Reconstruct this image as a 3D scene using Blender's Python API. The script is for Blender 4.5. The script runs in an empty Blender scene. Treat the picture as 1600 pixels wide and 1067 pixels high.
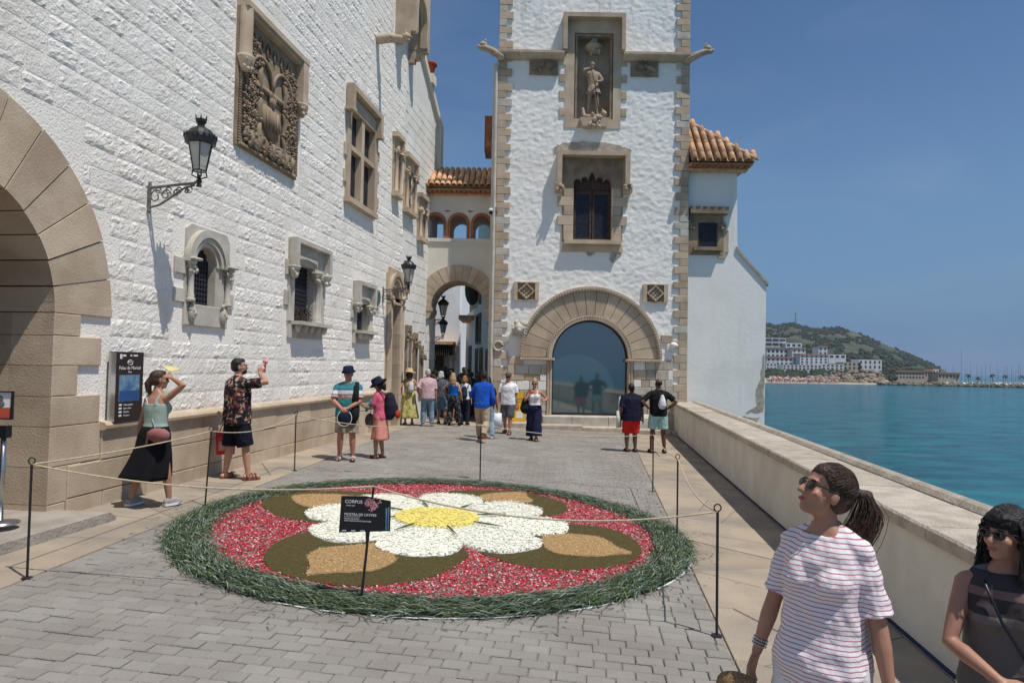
import bpy, math, random
from mathutils import Vector, Matrix, noise
random.seed(7)
PI = math.pi
sc = bpy.context.scene
COL = sc.collection
# ------------------------------------------------------------------ camera
FPX = 1067.0                                   # focal length in photo pixels (1600 wide): 24 mm
PITCH, ROLL, CAMZ, SLOPE = math.atan(36.5 / FPX), .0175, 2.0, .035
_f = Vector((0, math.cos(PITCH), math.sin(PITCH))); _u = Vector((0, -math.sin(PITCH), math.cos(PITCH))); _r = Vector((1, 0, 0))
CR = _r * math.cos(ROLL) + _u * math.sin(ROLL); CU = _u * math.cos(ROLL) - _r * math.sin(ROLL)
cam = bpy.data.cameras.new('camera'); cam.lens = 24.0; cam.sensor_width = 36.0; cam.clip_start = .05; cam.clip_end = 20000
cam_o = bpy.data.objects.new('camera', cam); COL.objects.link(cam_o)
m = Matrix((CR, CU, -_f)).transposed().to_4x4(); m.translation = (0, 0, CAMZ)
cam_o.matrix_world = m; sc.camera = cam_o
# ------------------------------------------------------------------ sky and sun
SUN_TO = Vector((.36, -.27, 1)).normalized()
world = bpy.data.worlds.new('World'); sc.world = world; world.use_nodes = True
wn = world.node_tree.nodes; wl = world.node_tree.links
bg = wn['Background']; sky = wn.new('ShaderNodeTexSky'); sky.sky_type = 'NISHITA'; sky.sun_disc = False
sky.sun_elevation = math.asin(SUN_TO.z); sky.sun_rotation = math.atan2(SUN_TO.x, SUN_TO.y)
sky.air_density = 1.0; sky.dust_density = .3; sky.ozone_density = 3.4; sky.altitude = 0
tcw = wn.new('ShaderNodeTexCoord'); sxw = wn.new('ShaderNodeSeparateXYZ'); wl.new(tcw.outputs['Generated'], sxw.inputs[0])
mrw = wn.new('ShaderNodeMapRange'); mrw.interpolation_type = 'SMOOTHSTEP'; mrw.inputs[1].default_value = -.02; mrw.inputs[2].default_value = .34; wl.new(sxw.outputs[2], mrw.inputs[0])
mxw = wn.new('ShaderNodeMix'); mxw.data_type = 'RGBA'; mxw.inputs[6].default_value = (1.45, 2.6, 4.45, 1); wl.new(mrw.outputs[0], mxw.inputs[0]); wl.new(sky.outputs[0], mxw.inputs[7])   # sea haze pales the sky evenly near the horizon
hsw = wn.new('ShaderNodeHueSaturation'); hsw.inputs['Saturation'].default_value = 1.12; wl.new(mxw.outputs[2], hsw.inputs['Color'])
mpw = wn.new('ShaderNodeMapping'); mpw.inputs['Scale'].default_value = (1.2, 2.2, 4.5); wl.new(tcw.outputs['Generated'], mpw.inputs[0]); nw = wn.new('ShaderNodeTexNoise'); nw.inputs['Scale'].default_value = 2.2; nw.inputs['Detail'].default_value = 9; nw.inputs['Distortion'].default_value = .6; wl.new(mpw.outputs[0], nw.inputs['Vector'])
cw = wn.new('ShaderNodeMapRange'); cw.inputs[1].default_value = .56; cw.inputs[2].default_value = .82; cw.inputs[4].default_value = .11; wl.new(nw.outputs[0], cw.inputs[0])
xw = wn.new('ShaderNodeMix'); xw.data_type = 'RGBA'; xw.inputs[7].default_value = (5.2, 5.8, 6.4, 1); wl.new(cw.outputs[0], xw.inputs[0]); wl.new(hsw.outputs[0], xw.inputs[6])   # faint wisps of cirrus
wl.new(xw.outputs[2], bg.inputs[0]); bg.inputs[1].default_value = .10
sun = bpy.data.lights.new('sun', 'SUN'); sun.energy = 4.3; sun.angle = math.radians(.53); sun.color = (1, .955, .89)
sun_o = bpy.data.objects.new('sun', sun); COL.objects.link(sun_o)
sun_o.rotation_euler = (-SUN_TO).to_track_quat('-Z', 'Y').to_euler(); sun_o.location = (8, -8, 30)
sc.view_settings.view_transform = 'Standard'; sc.view_settings.look = 'None'; sc.view_settings.exposure = -.12; sc.view_settings.gamma = 1
sc.cycles.max_bounces = 8; sc.cycles.diffuse_bounces = 4; sc.cycles.glossy_bounces = 3; sc.cycles.transparent_max_bounces = 12
# ------------------------------------------------------------------ placing helpers (photo measurement -> point on a known plane of the place)
def ray(x, y): return _f + CR * ((x - 800) / FPX) + CU * ((533.5 - y) / FPX)
def on_plane(x, y, p, n):
    d = ray(x, y); c = Vector((0, 0, CAMZ)); return c + d * ((Vector(p) - c).dot(n) / d.dot(n))
def gz(x, y=0): return -SLOPE * x
def G(x, y): return on_plane(x, y, (0, 0, 0), Vector((SLOPE, 0, 1)))
P0 = Vector((-5.2, 7.9, 0)); WA = math.atan(.134)
WT = Vector((math.sin(WA), math.cos(WA), 0)); WN = Vector((math.cos(WA), -math.sin(WA), 0))
def W(x, y, w=0):
    p = on_plane(x, y, P0 + WN * w, WN); return (p - P0).dot(WT), p.z
def at(x, y, Y): return on_plane(x, y, (0, Y, 0), Vector((0, 1, 0)))
WALLM = Matrix.Translation(P0) @ Matrix.Rotation(PI / 2 - WA, 4, 'Z')
def wallpt(u, v, w=0): return P0 + WT * u + WN * w + Vector((0, 0, v))
# ------------------------------------------------------------------ mesh builder
def frame(d):
    d = Vector(d).normalized(); a = Vector((0, 0, 1)) if abs(d.z) < .9 else Vector((0, 1, 0))
    x = a.cross(d).normalized(); return x, d.cross(x).normalized()
class MB:
    def __init__(s): s.v = []; s.f = []
    def add(s, vs, fs):
        o = len(s.v); s.v += [tuple(p) for p in vs]; s.f += [tuple(i + o for i in q) for q in fs]; return s
    def box(s, x0, x1, y0, y1, z0, z1):
        return s.add([(x0,y0,z0),(x1,y0,z0),(x1,y1,z0),(x0,y1,z0),(x0,y0,z1),(x1,y0,z1),(x1,y1,z1),(x0,y1,z1)],
                     [(3,2,1,0),(4,5,6,7),(0,1,5,4),(1,2,6,5),(2,3,7,6),(3,0,4,7)])
    def stone(s, x0, x1, y0, y1, z0, z1, c=.012, j=0):     # block with chamfered front (front is y0)
        r = lambda: random.uniform(-j, j)
        b = [(x0,z0),(x1,z0),(x1,z1),(x0,z1)]; f = [(x0+c,z0+c),(x1-c,z0+c),(x1-c,z1-c),(x0+c,z1-c)]
        v = [(x,y1,z) for x,z in b] + [(x,y0+c,z) for x,z in b] + [(x+r(),y0+r()*.5,z+r()) for x,z in f]
        q = []
        for a in (0, 4):
            for i in range(4): k = (i+1) % 4; q.append((a+i, a+k, a+4+k, a+4+i))
        return s.add(v, q + [(8,9,10,11)])
    def prism(s, poly, y0, y1):                            # polygon in xz, extruded from y0 (front) to y1
        n = len(poly); v = [(x,y0,z) for x,z in poly] + [(x,y1,z) for x,z in poly]
        return s.add(v, [tuple(range(n)), tuple(range(2*n-1, n-1, -1))] + [(i, i+n, (i+1)%n+n, (i+1)%n) for i in range(n)])
    def flat(s, poly, z0, z1):                             # polygon in xy, extruded in z
        n = len(poly); v = [(x,y,z0) for x,y in poly] + [(x,y,z1) for x,y in poly]
        return s.add(v, [tuple(range(n-1,-1,-1)), tuple(range(n, 2*n))] + [(i, (i+1)%n, (i+1)%n+n, i+n) for i in range(n)])
    def ring(s, outer, inner, y0, y1, closed=False):       # plate with a hole in xz, equal point counts
        n = len(outer); v = [(x,y0,z) for x,z in outer] + [(x,y0,z) for x,z in inner] + [(x,y1,z) for x,z in outer] + [(x,y1,z) for x,z in inner]
        q = []
        for i in range(n if closed else n-1):
            k = (i+1) % n
            q += [(i,k,n+k,n+i), (2*n+i,3*n+i,3*n+k,2*n+k), (i,2*n+i,2*n+k,k), (n+i,n+k,3*n+k,3*n+i)]
        if not closed: q += [(0,n,3*n,2*n), (n-1,3*n-1,4*n-1,2*n-1)]
        return s.add(v, q)
    def loft(s, rings, cap=True):
        n = len(rings[0]); v = [p for r in rings for p in r]; q = []
        for a in range(len(rings)-1):
            for i in range(n): k = (i+1) % n; q.append((a*n+i, a*n+k, a*n+n+k, a*n+n+i))
        if cap: q += [tuple(range(n-1,-1,-1)), tuple(range(len(v)-n, len(v)))]
        return s.add(v, q)
    def tube(s, pts, r, n=6, flat=1.0, cap=True):
        pts = [Vector(p) for p in pts]; rs = r if isinstance(r, (list, tuple)) else [r]*len(pts); R = []; px = None
        for i, p in enumerate(pts):
            d = pts[min(i+1, len(pts)-1)] - pts[max(i-1, 0)]
            if d.length < 1e-9: d = Vector((0,0,1))
            d.normalize()
            if px is None: x, y = frame(d)
            else:
                x = px - d * px.dot(d); x = x.normalized() if x.length > 1e-6 else frame(d)[0]; y = d.cross(x).normalized()
            px = x
            R.append([p + (x*math.cos(2*PI*k/n)*rs[i] + y*math.sin(2*PI*k/n)*rs[i]*flat) for k in range(n)])
        return s.loft(R, cap)
    def limb(s, pts, rs, n=10):                            # round-ended tapered tube
        a, b = Vector(pts[0]), Vector(pts[1]); c, d = Vector(pts[-2]), Vector(pts[-1])
        e = (a-b).normalized(); g = (d-c).normalized()
        P = [a+e*rs[0]*.95, a+e*rs[0]*.7] + [Vector(p) for p in pts] + [d+g*rs[-1]*.7, d+g*rs[-1]*.95]
        return s.tube(P, [rs[0]*.25, rs[0]*.7] + list(rs) + [rs[-1]*.7, rs[-1]*.25], n)
    def lathe(s, prof, c=(0,0,0), n=12, cap=True):
        return s.loft([[(c[0]+r*math.cos(2*PI*k/n), c[1]+r*math.sin(2*PI*k/n), c[2]+z) for k in range(n)] for r, z in prof], cap)
    def ball(s, c, r, n=8, m=6, rot=None):
        if not isinstance(r, (tuple, list)): r = (r, r, r)
        R = []
        for j in range(m+1):
            a = -PI/2 + PI*j/m; cz = math.sin(a); cr = max(math.cos(a), .02)
            ring = [Vector((r[0]*cr*math.cos(2*PI*k/n), r[1]*cr*math.sin(2*PI*k/n), r[2]*cz)) for k in range(n)]
            R.append([(rot @ p if rot else p) + Vector(c) for p in ring])
        return s.loft(R)
    def mesh(s, name, mat, smooth=False):
        me = bpy.data.meshes.new(name); me.from_pydata(s.v, [], s.f)
        if mat: me.materials.append(mat)
        if smooth: me.shade_smooth()
        me.update(); return me
    def build(s, name, mat, parent=None, smooth=False, M=None, kind=None, label=None):
        return link(name, s.mesh(name, mat, smooth), parent, M, kind, label)
def link(name, me, parent=None, M=None, kind=None, label=None):
    o = bpy.data.objects.new(name, me); COL.objects.link(o)
    if parent is not None: o.parent = parent
    if M is not None: o.matrix_local = M
    if kind: o['kind'] = kind
    if label: o['label'] = label
    return o
def tag(o, label, cat, group=None):
    o['label'] = label; o['category'] = cat
    if group: o['group'] = group
    return o
def thing(name, label, cat, M=None, group=None):
    o = bpy.data.objects.new(name, None); COL.objects.link(o); o.empty_display_size = .1
    if M is not None: o.matrix_world = M if isinstance(M, Matrix) else Matrix.Translation(Vector(M))
    return tag(o, label, cat, group)
def TR(x, y, z, rz=0): return Matrix.Translation((x, y, z)) @ Matrix.Rotation(rz, 4, 'Z')
def copy_tree(o, parent=None):
    c = o.copy(); COL.objects.link(c); c.parent = parent
    for ch in o.children: copy_tree(ch, c)
    return c
def arc(cx, cz, r, a0, a1, n): return [(cx+r*math.cos(math.radians(a0+(a1-a0)*i/n)), cz+r*math.sin(math.radians(a0+(a1-a0)*i/n))) for i in range(n+1)]
def nz(x, y, z=0): return noise.noise(Vector((x, y, z)))
# ------------------------------------------------------------------ materials
def mat(name, col, rough=.8, var=.12, ns=2.5, col2=None, bump=0, bs=60, metal=0, rnd=0, spec=.35, coord='pos', detail=5, lo=.38, hi=.66, sss=0):
    mt = bpy.data.materials.new(name); mt.use_nodes = True; N = mt.node_tree.nodes; L = mt.node_tree.links; b = N['Principled BSDF']
    b.inputs['Roughness'].default_value = rough; b.inputs['Metallic'].default_value = metal; b.inputs['Specular IOR Level'].default_value = spec
    if coord == 'pos': src = N.new('ShaderNodeNewGeometry').outputs['Position']
    else: src = N.new('ShaderNodeTexCoord').outputs['Object']
    no = N.new('ShaderNodeTexNoise'); no.inputs['Scale'].default_value = ns; no.inputs['Detail'].default_value = detail; L.new(src, no.inputs['Vector'])
    mr = N.new('ShaderNodeMapRange'); mr.inputs[1].default_value = lo; mr.inputs[2].default_value = hi; L.new(no.outputs[0], mr.inputs[0])
    mx = N.new('ShaderNodeMix'); mx.data_type = 'RGBA'; L.new(mr.outputs[0], mx.inputs[0])
    c2 = col2 or tuple(min(1, c*(1+var)) for c in col); c1 = col if col2 else tuple(c*(1-var) for c in col)
    mx.inputs[6].default_value = (*c1, 1); mx.inputs[7].default_value = (*c2, 1); out = mx.outputs[2]
    if rnd:
        g = N.new('ShaderNodeNewGeometry'); oi = N.new('ShaderNodeObjectInfo'); a = N.new('ShaderNodeMath'); a.operation = 'ADD'
        L.new(g.outputs['Random Per Island'], a.inputs[0]); L.new(oi.outputs['Random'], a.inputs[1])
        fr = N.new('ShaderNodeMath'); fr.operation = 'FRACT'; L.new(a.outputs[0], fr.inputs[0])
        m2 = N.new('ShaderNodeMapRange'); m2.inputs[3].default_value = 1-rnd; m2.inputs[4].default_value = 1+rnd; L.new(fr.outputs[0], m2.inputs[0])
        vm = N.new('ShaderNodeVectorMath'); vm.operation = 'SCALE'; L.new(out, vm.inputs[0]); L.new(m2.outputs[0], vm.inputs['Scale']); out = vm.outputs[0]
    L.new(out, b.inputs['Base Color'])
    if bump:
        n2 = N.new('ShaderNodeTexNoise'); n2.inputs['Scale'].default_value = bs; n2.inputs['Detail'].default_value = 6; L.new(src, n2.inputs['Vector'])
        bp = N.new('ShaderNodeBump'); bp.inputs['Strength'].default_value = min(1, bump); bp.inputs['Distance'].default_value = .02*max(1, bump); L.new(n2.outputs[0], bp.inputs['Height']); L.new(bp.outputs[0], b.inputs['Normal'])
    if sss: b.inputs['Subsurface Weight'].default_value = sss; b.inputs['Subsurface Radius'].default_value = (.02, .008, .004)
    return mt
def ramp_mat(name, stops, rnd_src='island', rough=.8):     # colour picked per loose piece
    mt = bpy.data.materials.new(name); mt.use_nodes = True; N = mt.node_tree.nodes; L = mt.node_tree.links; b = N['Principled BSDF']
    b.inputs['Roughness'].default_value = rough; b.inputs['Specular IOR Level'].default_value = .25
    g = N.new('ShaderNodeNewGeometry'); cr = N.new('ShaderNodeValToRGB'); e = cr.color_ramp; e.interpolation = 'CONSTANT'
    while len(e.elements) < len(stops): e.elements.new(.5)
    for el, (p, c) in zip(e.elements, stops): el.position = p; el.color = (*c, 1)
    L.new(g.outputs['Random Per Island'], cr.inputs[0]); L.new(cr.outputs[0], b.inputs['Base Color']); return mt
def bands_mat(name, stops, axis=2, rough=.85, bump=.25, scale=1.0, off=0.0, wave=False):  # woven bands along a local axis
    mt = bpy.data.materials.new(name); mt.use_nodes = True; N = mt.node_tree.nodes; L = mt.node_tree.links; b = N['Principled BSDF']
    b.inputs['Roughness'].default_value = rough; b.inputs['Specular IOR Level'].default_value = .2
    tc = N.new('ShaderNodeTexCoord'); sx = N.new('ShaderNodeSeparateXYZ'); L.new(tc.outputs['Object'], sx.inputs[0])
    ma = N.new('ShaderNodeMath'); ma.operation = 'MULTIPLY_ADD'; ma.inputs[1].default_value = scale; ma.inputs[2].default_value = off; L.new(sx.outputs[axis], ma.inputs[0]); o = ma.outputs[0]
    if wave: fr = N.new('ShaderNodeMath'); fr.operation = 'FRACT'; L.new(o, fr.inputs[0]); o = fr.outputs[0]
    cr = N.new('ShaderNodeValToRGB'); e = cr.color_ramp; e.interpolation = 'CONSTANT'
    while len(e.elements) < len(stops): e.elements.new(.5)
    for el, (p, c) in zip(e.elements, stops): el.position = p; el.color = (*c, 1)
    L.new(o, cr.inputs[0]); L.new(cr.outputs[0], b.inputs['Base Color'])
    n2 = N.new('ShaderNodeTexNoise'); n2.inputs['Scale'].default_value = 14; n2.inputs['Detail'].default_value = 3; L.new(tc.outputs['Object'], n2.inputs['Vector'])
    bp = N.new('ShaderNodeBump'); bp.inputs['Strength'].default_value = bump; bp.inputs['Distance'].default_value = .03; L.new(n2.outputs[0], bp.inputs['Height']); L.new(bp.outputs[0], b.inputs['Normal'])
    return mt
def print_mat(name, cols, scale=18, rough=.85):            # printed fabric: patches of several colours
    mt = bpy.data.materials.new(name); mt.use_nodes = True; N = mt.node_tree.nodes; L = mt.node_tree.links; b = N['Principled BSDF']
    b.inputs['Roughness'].default_value = rough; b.inputs['Specular IOR Level'].default_value = .2
    tc = N.new('ShaderNodeTexCoord'); n1 = N.new('ShaderNodeTexNoise'); n1.inputs['Scale'].default_value = scale*.6; L.new(tc.outputs['Object'], n1.inputs['Vector'])
    vm = N.new('ShaderNodeVectorMath'); vm.operation = 'MULTIPLY_ADD'; vm.inputs[1].default_value = (.09,.09,.09); L.new(n1.outputs[1], vm.inputs[0]); L.new(tc.outputs['Object'], vm.inputs[2])
    vo = N.new('ShaderNodeTexVoronoi'); vo.inputs['Scale'].default_value = scale; L.new(vm.outputs[0], vo.inputs['Vector'])
    sp = N.new('ShaderNodeSeparateColor'); L.new(vo.outputs['Color'], sp.inputs[0])
    cr = N.new('ShaderNodeValToRGB'); e = cr.color_ramp; e.interpolation = 'CONSTANT'
    while len(e.elements) < len(cols): e.elements.new(.5)
    for i, (el, c) in enumerate(zip(e.elements, cols)): el.position = i/len(cols); el.color = (*c, 1)
    L.new(sp.outputs[0], cr.inputs[0]); L.new(cr.outputs[0], b.inputs['Base Color']); return mt
M = dict(
    white_stone=mat('whitewashed_stone', (.885,.835,.755), .9, col2=(.79,.725,.62), ns=1.6, lo=.5, hi=.8, bump=.65, bs=34, rnd=.05),
    white_plain=mat('white_render', (.80,.80,.79), .9, var=.05, ns=.9, bump=.35, bs=22),
    stucco=mat('white_stucco', (.885,.86,.80), .9, col2=(.80,.77,.70), ns=.8, lo=.55, hi=.8, bump=.5, bs=24),
    annex_white=mat('weathered_white_render', (.86,.835,.78), .9, col2=(.77,.745,.69), ns=.9, lo=.5, hi=.75, bump=.25, bs=8),
    cream=mat('cream_render', (.74,.69,.58), .9, var=.05, ns=1.2, bump=.3, bs=30),
    cream_ashlar=mat('cream_ashlar', (.79,.77,.71), .9, var=.06, ns=1.5, bump=.5, bs=26, rnd=.04),
    tan=mat('tan_sandstone', (.55,.44,.32), .9, col2=(.43,.33,.23), ns=2.2, detail=8, bump=.28, bs=40, rnd=.12),
    brown=mat('brown_sandstone', (.335,.255,.175), .9, col2=(.22,.16,.105), ns=3, bump=.5, bs=40, rnd=.12),
    pale=mat('pale_limestone', (.57,.535,.46), .9, col2=(.44,.40,.33), ns=3, bump=.35, bs=50, rnd=.06),
    patch=mat('bare_render_patch', (.44,.385,.31), .95, var=.2, ns=6, bump=.8, bs=30),
    paver=mat('grey_paver', (.29,.27,.24), .85, col2=(.237,.214,.187), ns=1.1, detail=9, bump=.5, bs=70, rnd=.08),
    joint=mat('sandy_joint', (.30,.265,.22), .95, var=.2, ns=8, bump=.4, bs=90),
    slab=mat('beige_slab', (.40,.325,.24), .8, col2=(.265,.23,.19), ns=1.3, detail=10, bump=.5, bs=40, rnd=.09),
    coping=mat('travertine_coping', (.52,.455,.37), .85, col2=(.38,.325,.255), ns=5, detail=9, bump=.9, bs=45, rnd=.10),
    tile=mat('clay_tile', (.56,.275,.14), .85, col2=(.64,.44,.26), ns=6, bump=.3, bs=60, rnd=.28),
    brick=mat('red_brick_trim', (.36,.14,.07), .85, var=.2, ns=8, bump=.3, bs=50, rnd=.08),
    iron=mat('black_iron', (.016,.016,.018), .45, var=.2, ns=20, spec=.5),
    steel=mat('brushed_steel', (.55,.55,.55), .3, var=.05, metal=1),
    greyiron=mat('grey_painted_iron', (.17,.16,.15), .6, var=.2, ns=15),
    frost=mat('frosted_lamp_glass', (.50,.49,.43), .25, var=.08, ns=8, spec=.5),
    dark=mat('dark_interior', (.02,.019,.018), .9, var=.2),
    lead=mat('leaded_dark_glass', (.022,.024,.035), .4, var=.3, ns=9, spec=.25),
    lattice=mat('iron_lattice', (.05,.05,.06), .6, var=.2, ns=15),
    wood=mat('dark_wood', (.075,.045,.03), .7, var=.3, ns=12, bump=.3, bs=30),
    mirror=mat('blue_tinted_glass', (.04,.082,.094), .05, var=.02, ns=.4, spec=1.0),
    rope=mat('sand_rope', (.60,.50,.34), .9, var=.15, ns=40, bump=.5, bs=200),
    blackp=mat('black_print', (.012,.014,.018), .35, var=.1),
    whitep=mat('white_print', (.8,.8,.8), .6, var=.02), brownp=mat('brown_panel', (.035,.02,.017), .35, var=.1),
    bluep=mat('blue_print', (.06,.16,.33), .35, col2=(.25,.38,.45), ns=9), yellowp=mat('yellow_board', (.80,.50,.02), .5, var=.05),
    redp=mat('red_print', (.55,.10,.06), .5, var=.1), pinkp=mat('pink_flower_print', (.45,.10,.14), .5, col2=(.72,.45,.48), ns=110),
    greenp=mat('green_enamel', (.02,.12,.10), .3, var=.3, ns=25), blueline=mat('blue_paint', (.03,.035,.10), .7, var=.2),
    terracotta=mat('terracotta', (.33,.07,.04), .8, var=.15, ns=8), white_plastic=mat('white_plastic', (.75,.75,.75), .35, var=.03),
)
gl = M['mirror'].node_tree.nodes['Principled BSDF']; gl.inputs['IOR'].default_value = 2.0
# rain streaks of its own colour of their own colour and shape
def streaks(mt, z0, amt=.62, col=(.30,.25,.20,1), lo=.56, hi=.70, sc=1.7):
    N = mt.node_tree.nodes; L = mt.node_tree.links; b = N['Principled BSDF']; src = b.inputs['Base Color'].links[0].from_socket
    g = N.new('ShaderNodeNewGeometry'); mp = N.new('ShaderNodeMapping'); mp.inputs['Scale'].default_value = (1.6,1.6,.22); L.new(g.outputs['Position'],mp.inputs[0])
    n = N.new('ShaderNodeTexNoise'); n.inputs['Scale'].default_value = sc; n.inputs['Detail'].default_value = 8; n.inputs['Roughness'].default_value = .65; L.new(mp.outputs[0],n.inputs['Vector'])
    r = N.new('ShaderNodeMapRange'); r.inputs[1].default_value = lo; r.inputs[2].default_value = hi; L.new(n.outputs[0],r.inputs[0])
    s = N.new('ShaderNodeSeparateXYZ'); L.new(g.outputs['Position'],s.inputs[0]); h = N.new('ShaderNodeMapRange'); h.inputs[1].default_value = z0; h.inputs[2].default_value = z0+1.2; L.new(s.outputs[2],h.inputs[0])
    m_ = N.new('ShaderNodeMath'); m_.operation = 'MULTIPLY'; L.new(r.outputs[0],m_.inputs[0]); L.new(h.outputs[0],m_.inputs[1]); m2 = N.new('ShaderNodeMath'); m2.operation = 'MULTIPLY'; m2.inputs[1].default_value = amt; L.new(m_.outputs[0],m2.inputs[0])
    x = N.new('ShaderNodeMix'); x.data_type = 'RGBA'; L.new(m2.outputs[0],x.inputs[0]); L.new(src,x.inputs[6]); x.inputs[7].default_value = col; L.new(x.outputs[2],b.inputs['Base Color'])
streaks(M['white_stone'],-3,.30,(.50,.45,.37,1),.58,.72,1.1); streaks(M['annex_white'],-9,.32,(.48,.45,.40,1),.55,.72,1.3)
# ================================================================== THE SETTING
def tilt(x, y, dz=0): return (x, y, gz(x) + dz)
# sheet under all paving
st = MB(); st.add([tilt(-9,-8,-.016), tilt(3.3-.13*9.3,-8,-.016), tilt(3.35+.1306*75,80,-.016), tilt(-9,80,-.016)], [(0,1,2,3)])
street = st.build('street', M['joint']); street['kind'] = 'structure'
# grey pavers: rows square to the street
E1 = Vector((1,-.13,0)).normalized(); E2 = Vector((.13,1,0)).normalized()
def lineX(y, a, b): return a[0] + (b[0]-a[0])*(y-a[1])/(b[1]-a[1])
PL = ((-4.05,5.5),(-3.21,18.17)); PR = ((1.55,4.54),(3.07,16.4))
CC = Vector((-.85, 8.45)); CRX, CRY = 2.99, 3.08           # the flower carpet's ring
def brick(mb, c, l, w, zt, c0=.007):
    v = []; hx = E1*(l/2); hy = E2*(w/2)
    for k, (ins, z) in enumerate(((0,-.03),(0,-c0),(c0,0))):
        for sx, sy in ((-1,-1),(1,-1),(1,1),(-1,1)):
            p = c + E1*(sx*(l/2-ins)) + E2*(sy*(w/2-ins)); v.append((p.x, p.y, gz(p.x)+zt+z))
    q = [(8,9,10,11)]
    for a in (0,4):
        for i in range(4): k = (i+1)%4; q.append((a+i,a+k,a+4+k,a+4+i))
    mb.add(v, q)
bricks = []; RP, BL = .126, .195
for r in range(-2, 172):
    base = E2*(r*RP + 2.0)
    # where the row meets both edges of the grey field
    def hit(L):
        a, b = Vector((*L[0],0)), Vector((*L[1],0)); d = b-a; nrm = Vector((d.y,-d.x,0)); return nrm.dot(a-base)/nrm.dot(E1)
    s0, s1 = hit(PL), hit(PR); s = s0 - (BL*.5 if r%2 else random.uniform(.0,.05)); 
    while s < s1:
        l = BL*random.uniform(.94,1.06); a, b = max(s,s0), min(s+l,s1); s += l
        if b-a < .05: continue
        c = base + E1*((a+b)/2); d = ((c.x-CC.x)/CRX)**2 + ((c.y-CC.y)/CRY)**2
        if d < .72 or c.y < 1.5 or c.y > 21.6: continue
        bricks.append((c, b-a-random.uniform(.006,.011), RP-random.uniform(.006,.011), random.uniform(-.006,.004)))
def inview(c, z=0):
    d = Vector((c.x, c.y, z)) - Vector((0,0,CAMZ)); k = d.dot(_f)
    if k < .1: return False
    return abs(d.dot(CR)/k*FPX) < 800 and abs(d.dot(CU)/k*FPX) < 533
bricks.sort(key=lambda b: (not inview(b[0]), b[0].length))
rest = MB()
for i, (c, l, w, z) in enumerate(bricks):
    if i < 300: mb = MB(); brick(mb, c, l, w, z); mb.build('paver', M['paver'], street)
    else: brick(rest, c, l, w, z)
rest.build('paver_field', M['paver'], street, kind='stuff')
# irregular beige slabs along both sides
def clip(poly, p, n):                                       # keep the side where (q-p).n <= 0
    out = []
    for i in range(len(poly)):
        a, b = poly[i], poly[(i+1)%len(poly)]; da, db = (a-p).dot(n), (b-p).dot(n)
        if da <= 0: out.append(a)
        if da*db < 0: out.append(a + (b-a)*(da/(da-db)))
    return out
def crazy(name, quad, cell, seed, gap=.006):                # straight random cuts, as slabs are laid
    rng = random.Random(seed); todo = [[Vector(q) for q in quad]]; done = []
    area = lambda P: abs(sum(P[j].x*P[(j+1)%len(P)].y-P[(j+1)%len(P)].x*P[j].y for j in range(len(P)))/2)
    while todo:
        P = todo.pop(); A = area(P)
        if A < cell*rng.uniform(.55,1.5) or len(P) < 3: done.append(P); continue
        c = sum(P,Vector((0,0)))/len(P); L = max(((P[j]-P[i]) for i in range(len(P)) for j in range(i)),key=lambda d: d.length); c = c+L*rng.uniform(-.14,.14)
        n = L.normalized(); t = rng.choice((rng.gauss(0,.16),rng.gauss(0,.16),rng.uniform(-.9,.9))); n = Vector((n.x*math.cos(t)-n.y*math.sin(t),n.x*math.sin(t)+n.y*math.cos(t)))
        todo += [clip(P,c-n*gap,n),clip(P,c+n*gap,-n)]
    par = link(name, MB().mesh(name, M['joint']), None, None, 'structure')
    for poly in done:
        if len(poly) < 3: continue
        ar = sum(poly[j].x*poly[(j+1)%len(poly)].y - poly[(j+1)%len(poly)].x*poly[j].y for j in range(len(poly)))/2
        if abs(ar) < .006: continue
        if ar < 0: poly.reverse()
        cx = sum(p.x for p in poly)/len(poly); cy = sum(p.y for p in poly)/len(poly); z = rng.uniform(-.002,.004); n = len(poly)
        mb = MB(); v = [(p.x,p.y,gz(p.x)-.04) for p in poly] + [(p.x,p.y,gz(p.x)+z-.005) for p in poly]
        for p in poly:
            d = Vector((cx-p.x, cy-p.y)); d = d.normalized()*.006; v.append((p.x+d.x,p.y+d.y,gz(p.x)+z))
        q = [tuple(range(2*n,3*n))]
        for a in (0,n): q += [(a+j, a+(j+1)%n, a+n+(j+1)%n, a+n+j) for j in range(n)]
        mb.add(v, q).build('paving_slab', M['slab'], par)
    return par
def px_(y): return 3.09 + .1306*(y-4.72)                    # foot of the parapet
def wx_(y): return P0.x + .134*(y-P0.y)
crazy('side_pavement', [(wx_(1.5)-.1,1.5),(lineX(1.5,*PL)-.02,1.5),(lineX(21.6,*PL)-.02,21.6),(wx_(21.6)-.05,21.6)], .92, 3)
crazy('sea_side_pavement', [(lineX(1.5,*PR)+.02,1.5),(px_(1.5)-.03,1.5),(px_(21.6)-.03,21.6),(lineX(21.6,*PR)+.02,21.6)], 1.0, 5)
crazy('far_pavement', [(-4.2,21.63),(px_(21.63)-.03,21.63),(px_(23.2),22.75),(-4.2,22.75)], .8, 8)
fs = MB(); fs.add([tilt(-4.5,22.78,-.003), tilt(-.4,22.78,-.003), tilt(-.4,60,-.003), tilt(-4.5,60,-.003)], [(0,1,2,3)])
fs.build('lane_paving', M['slab'], None, kind='structure')
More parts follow.
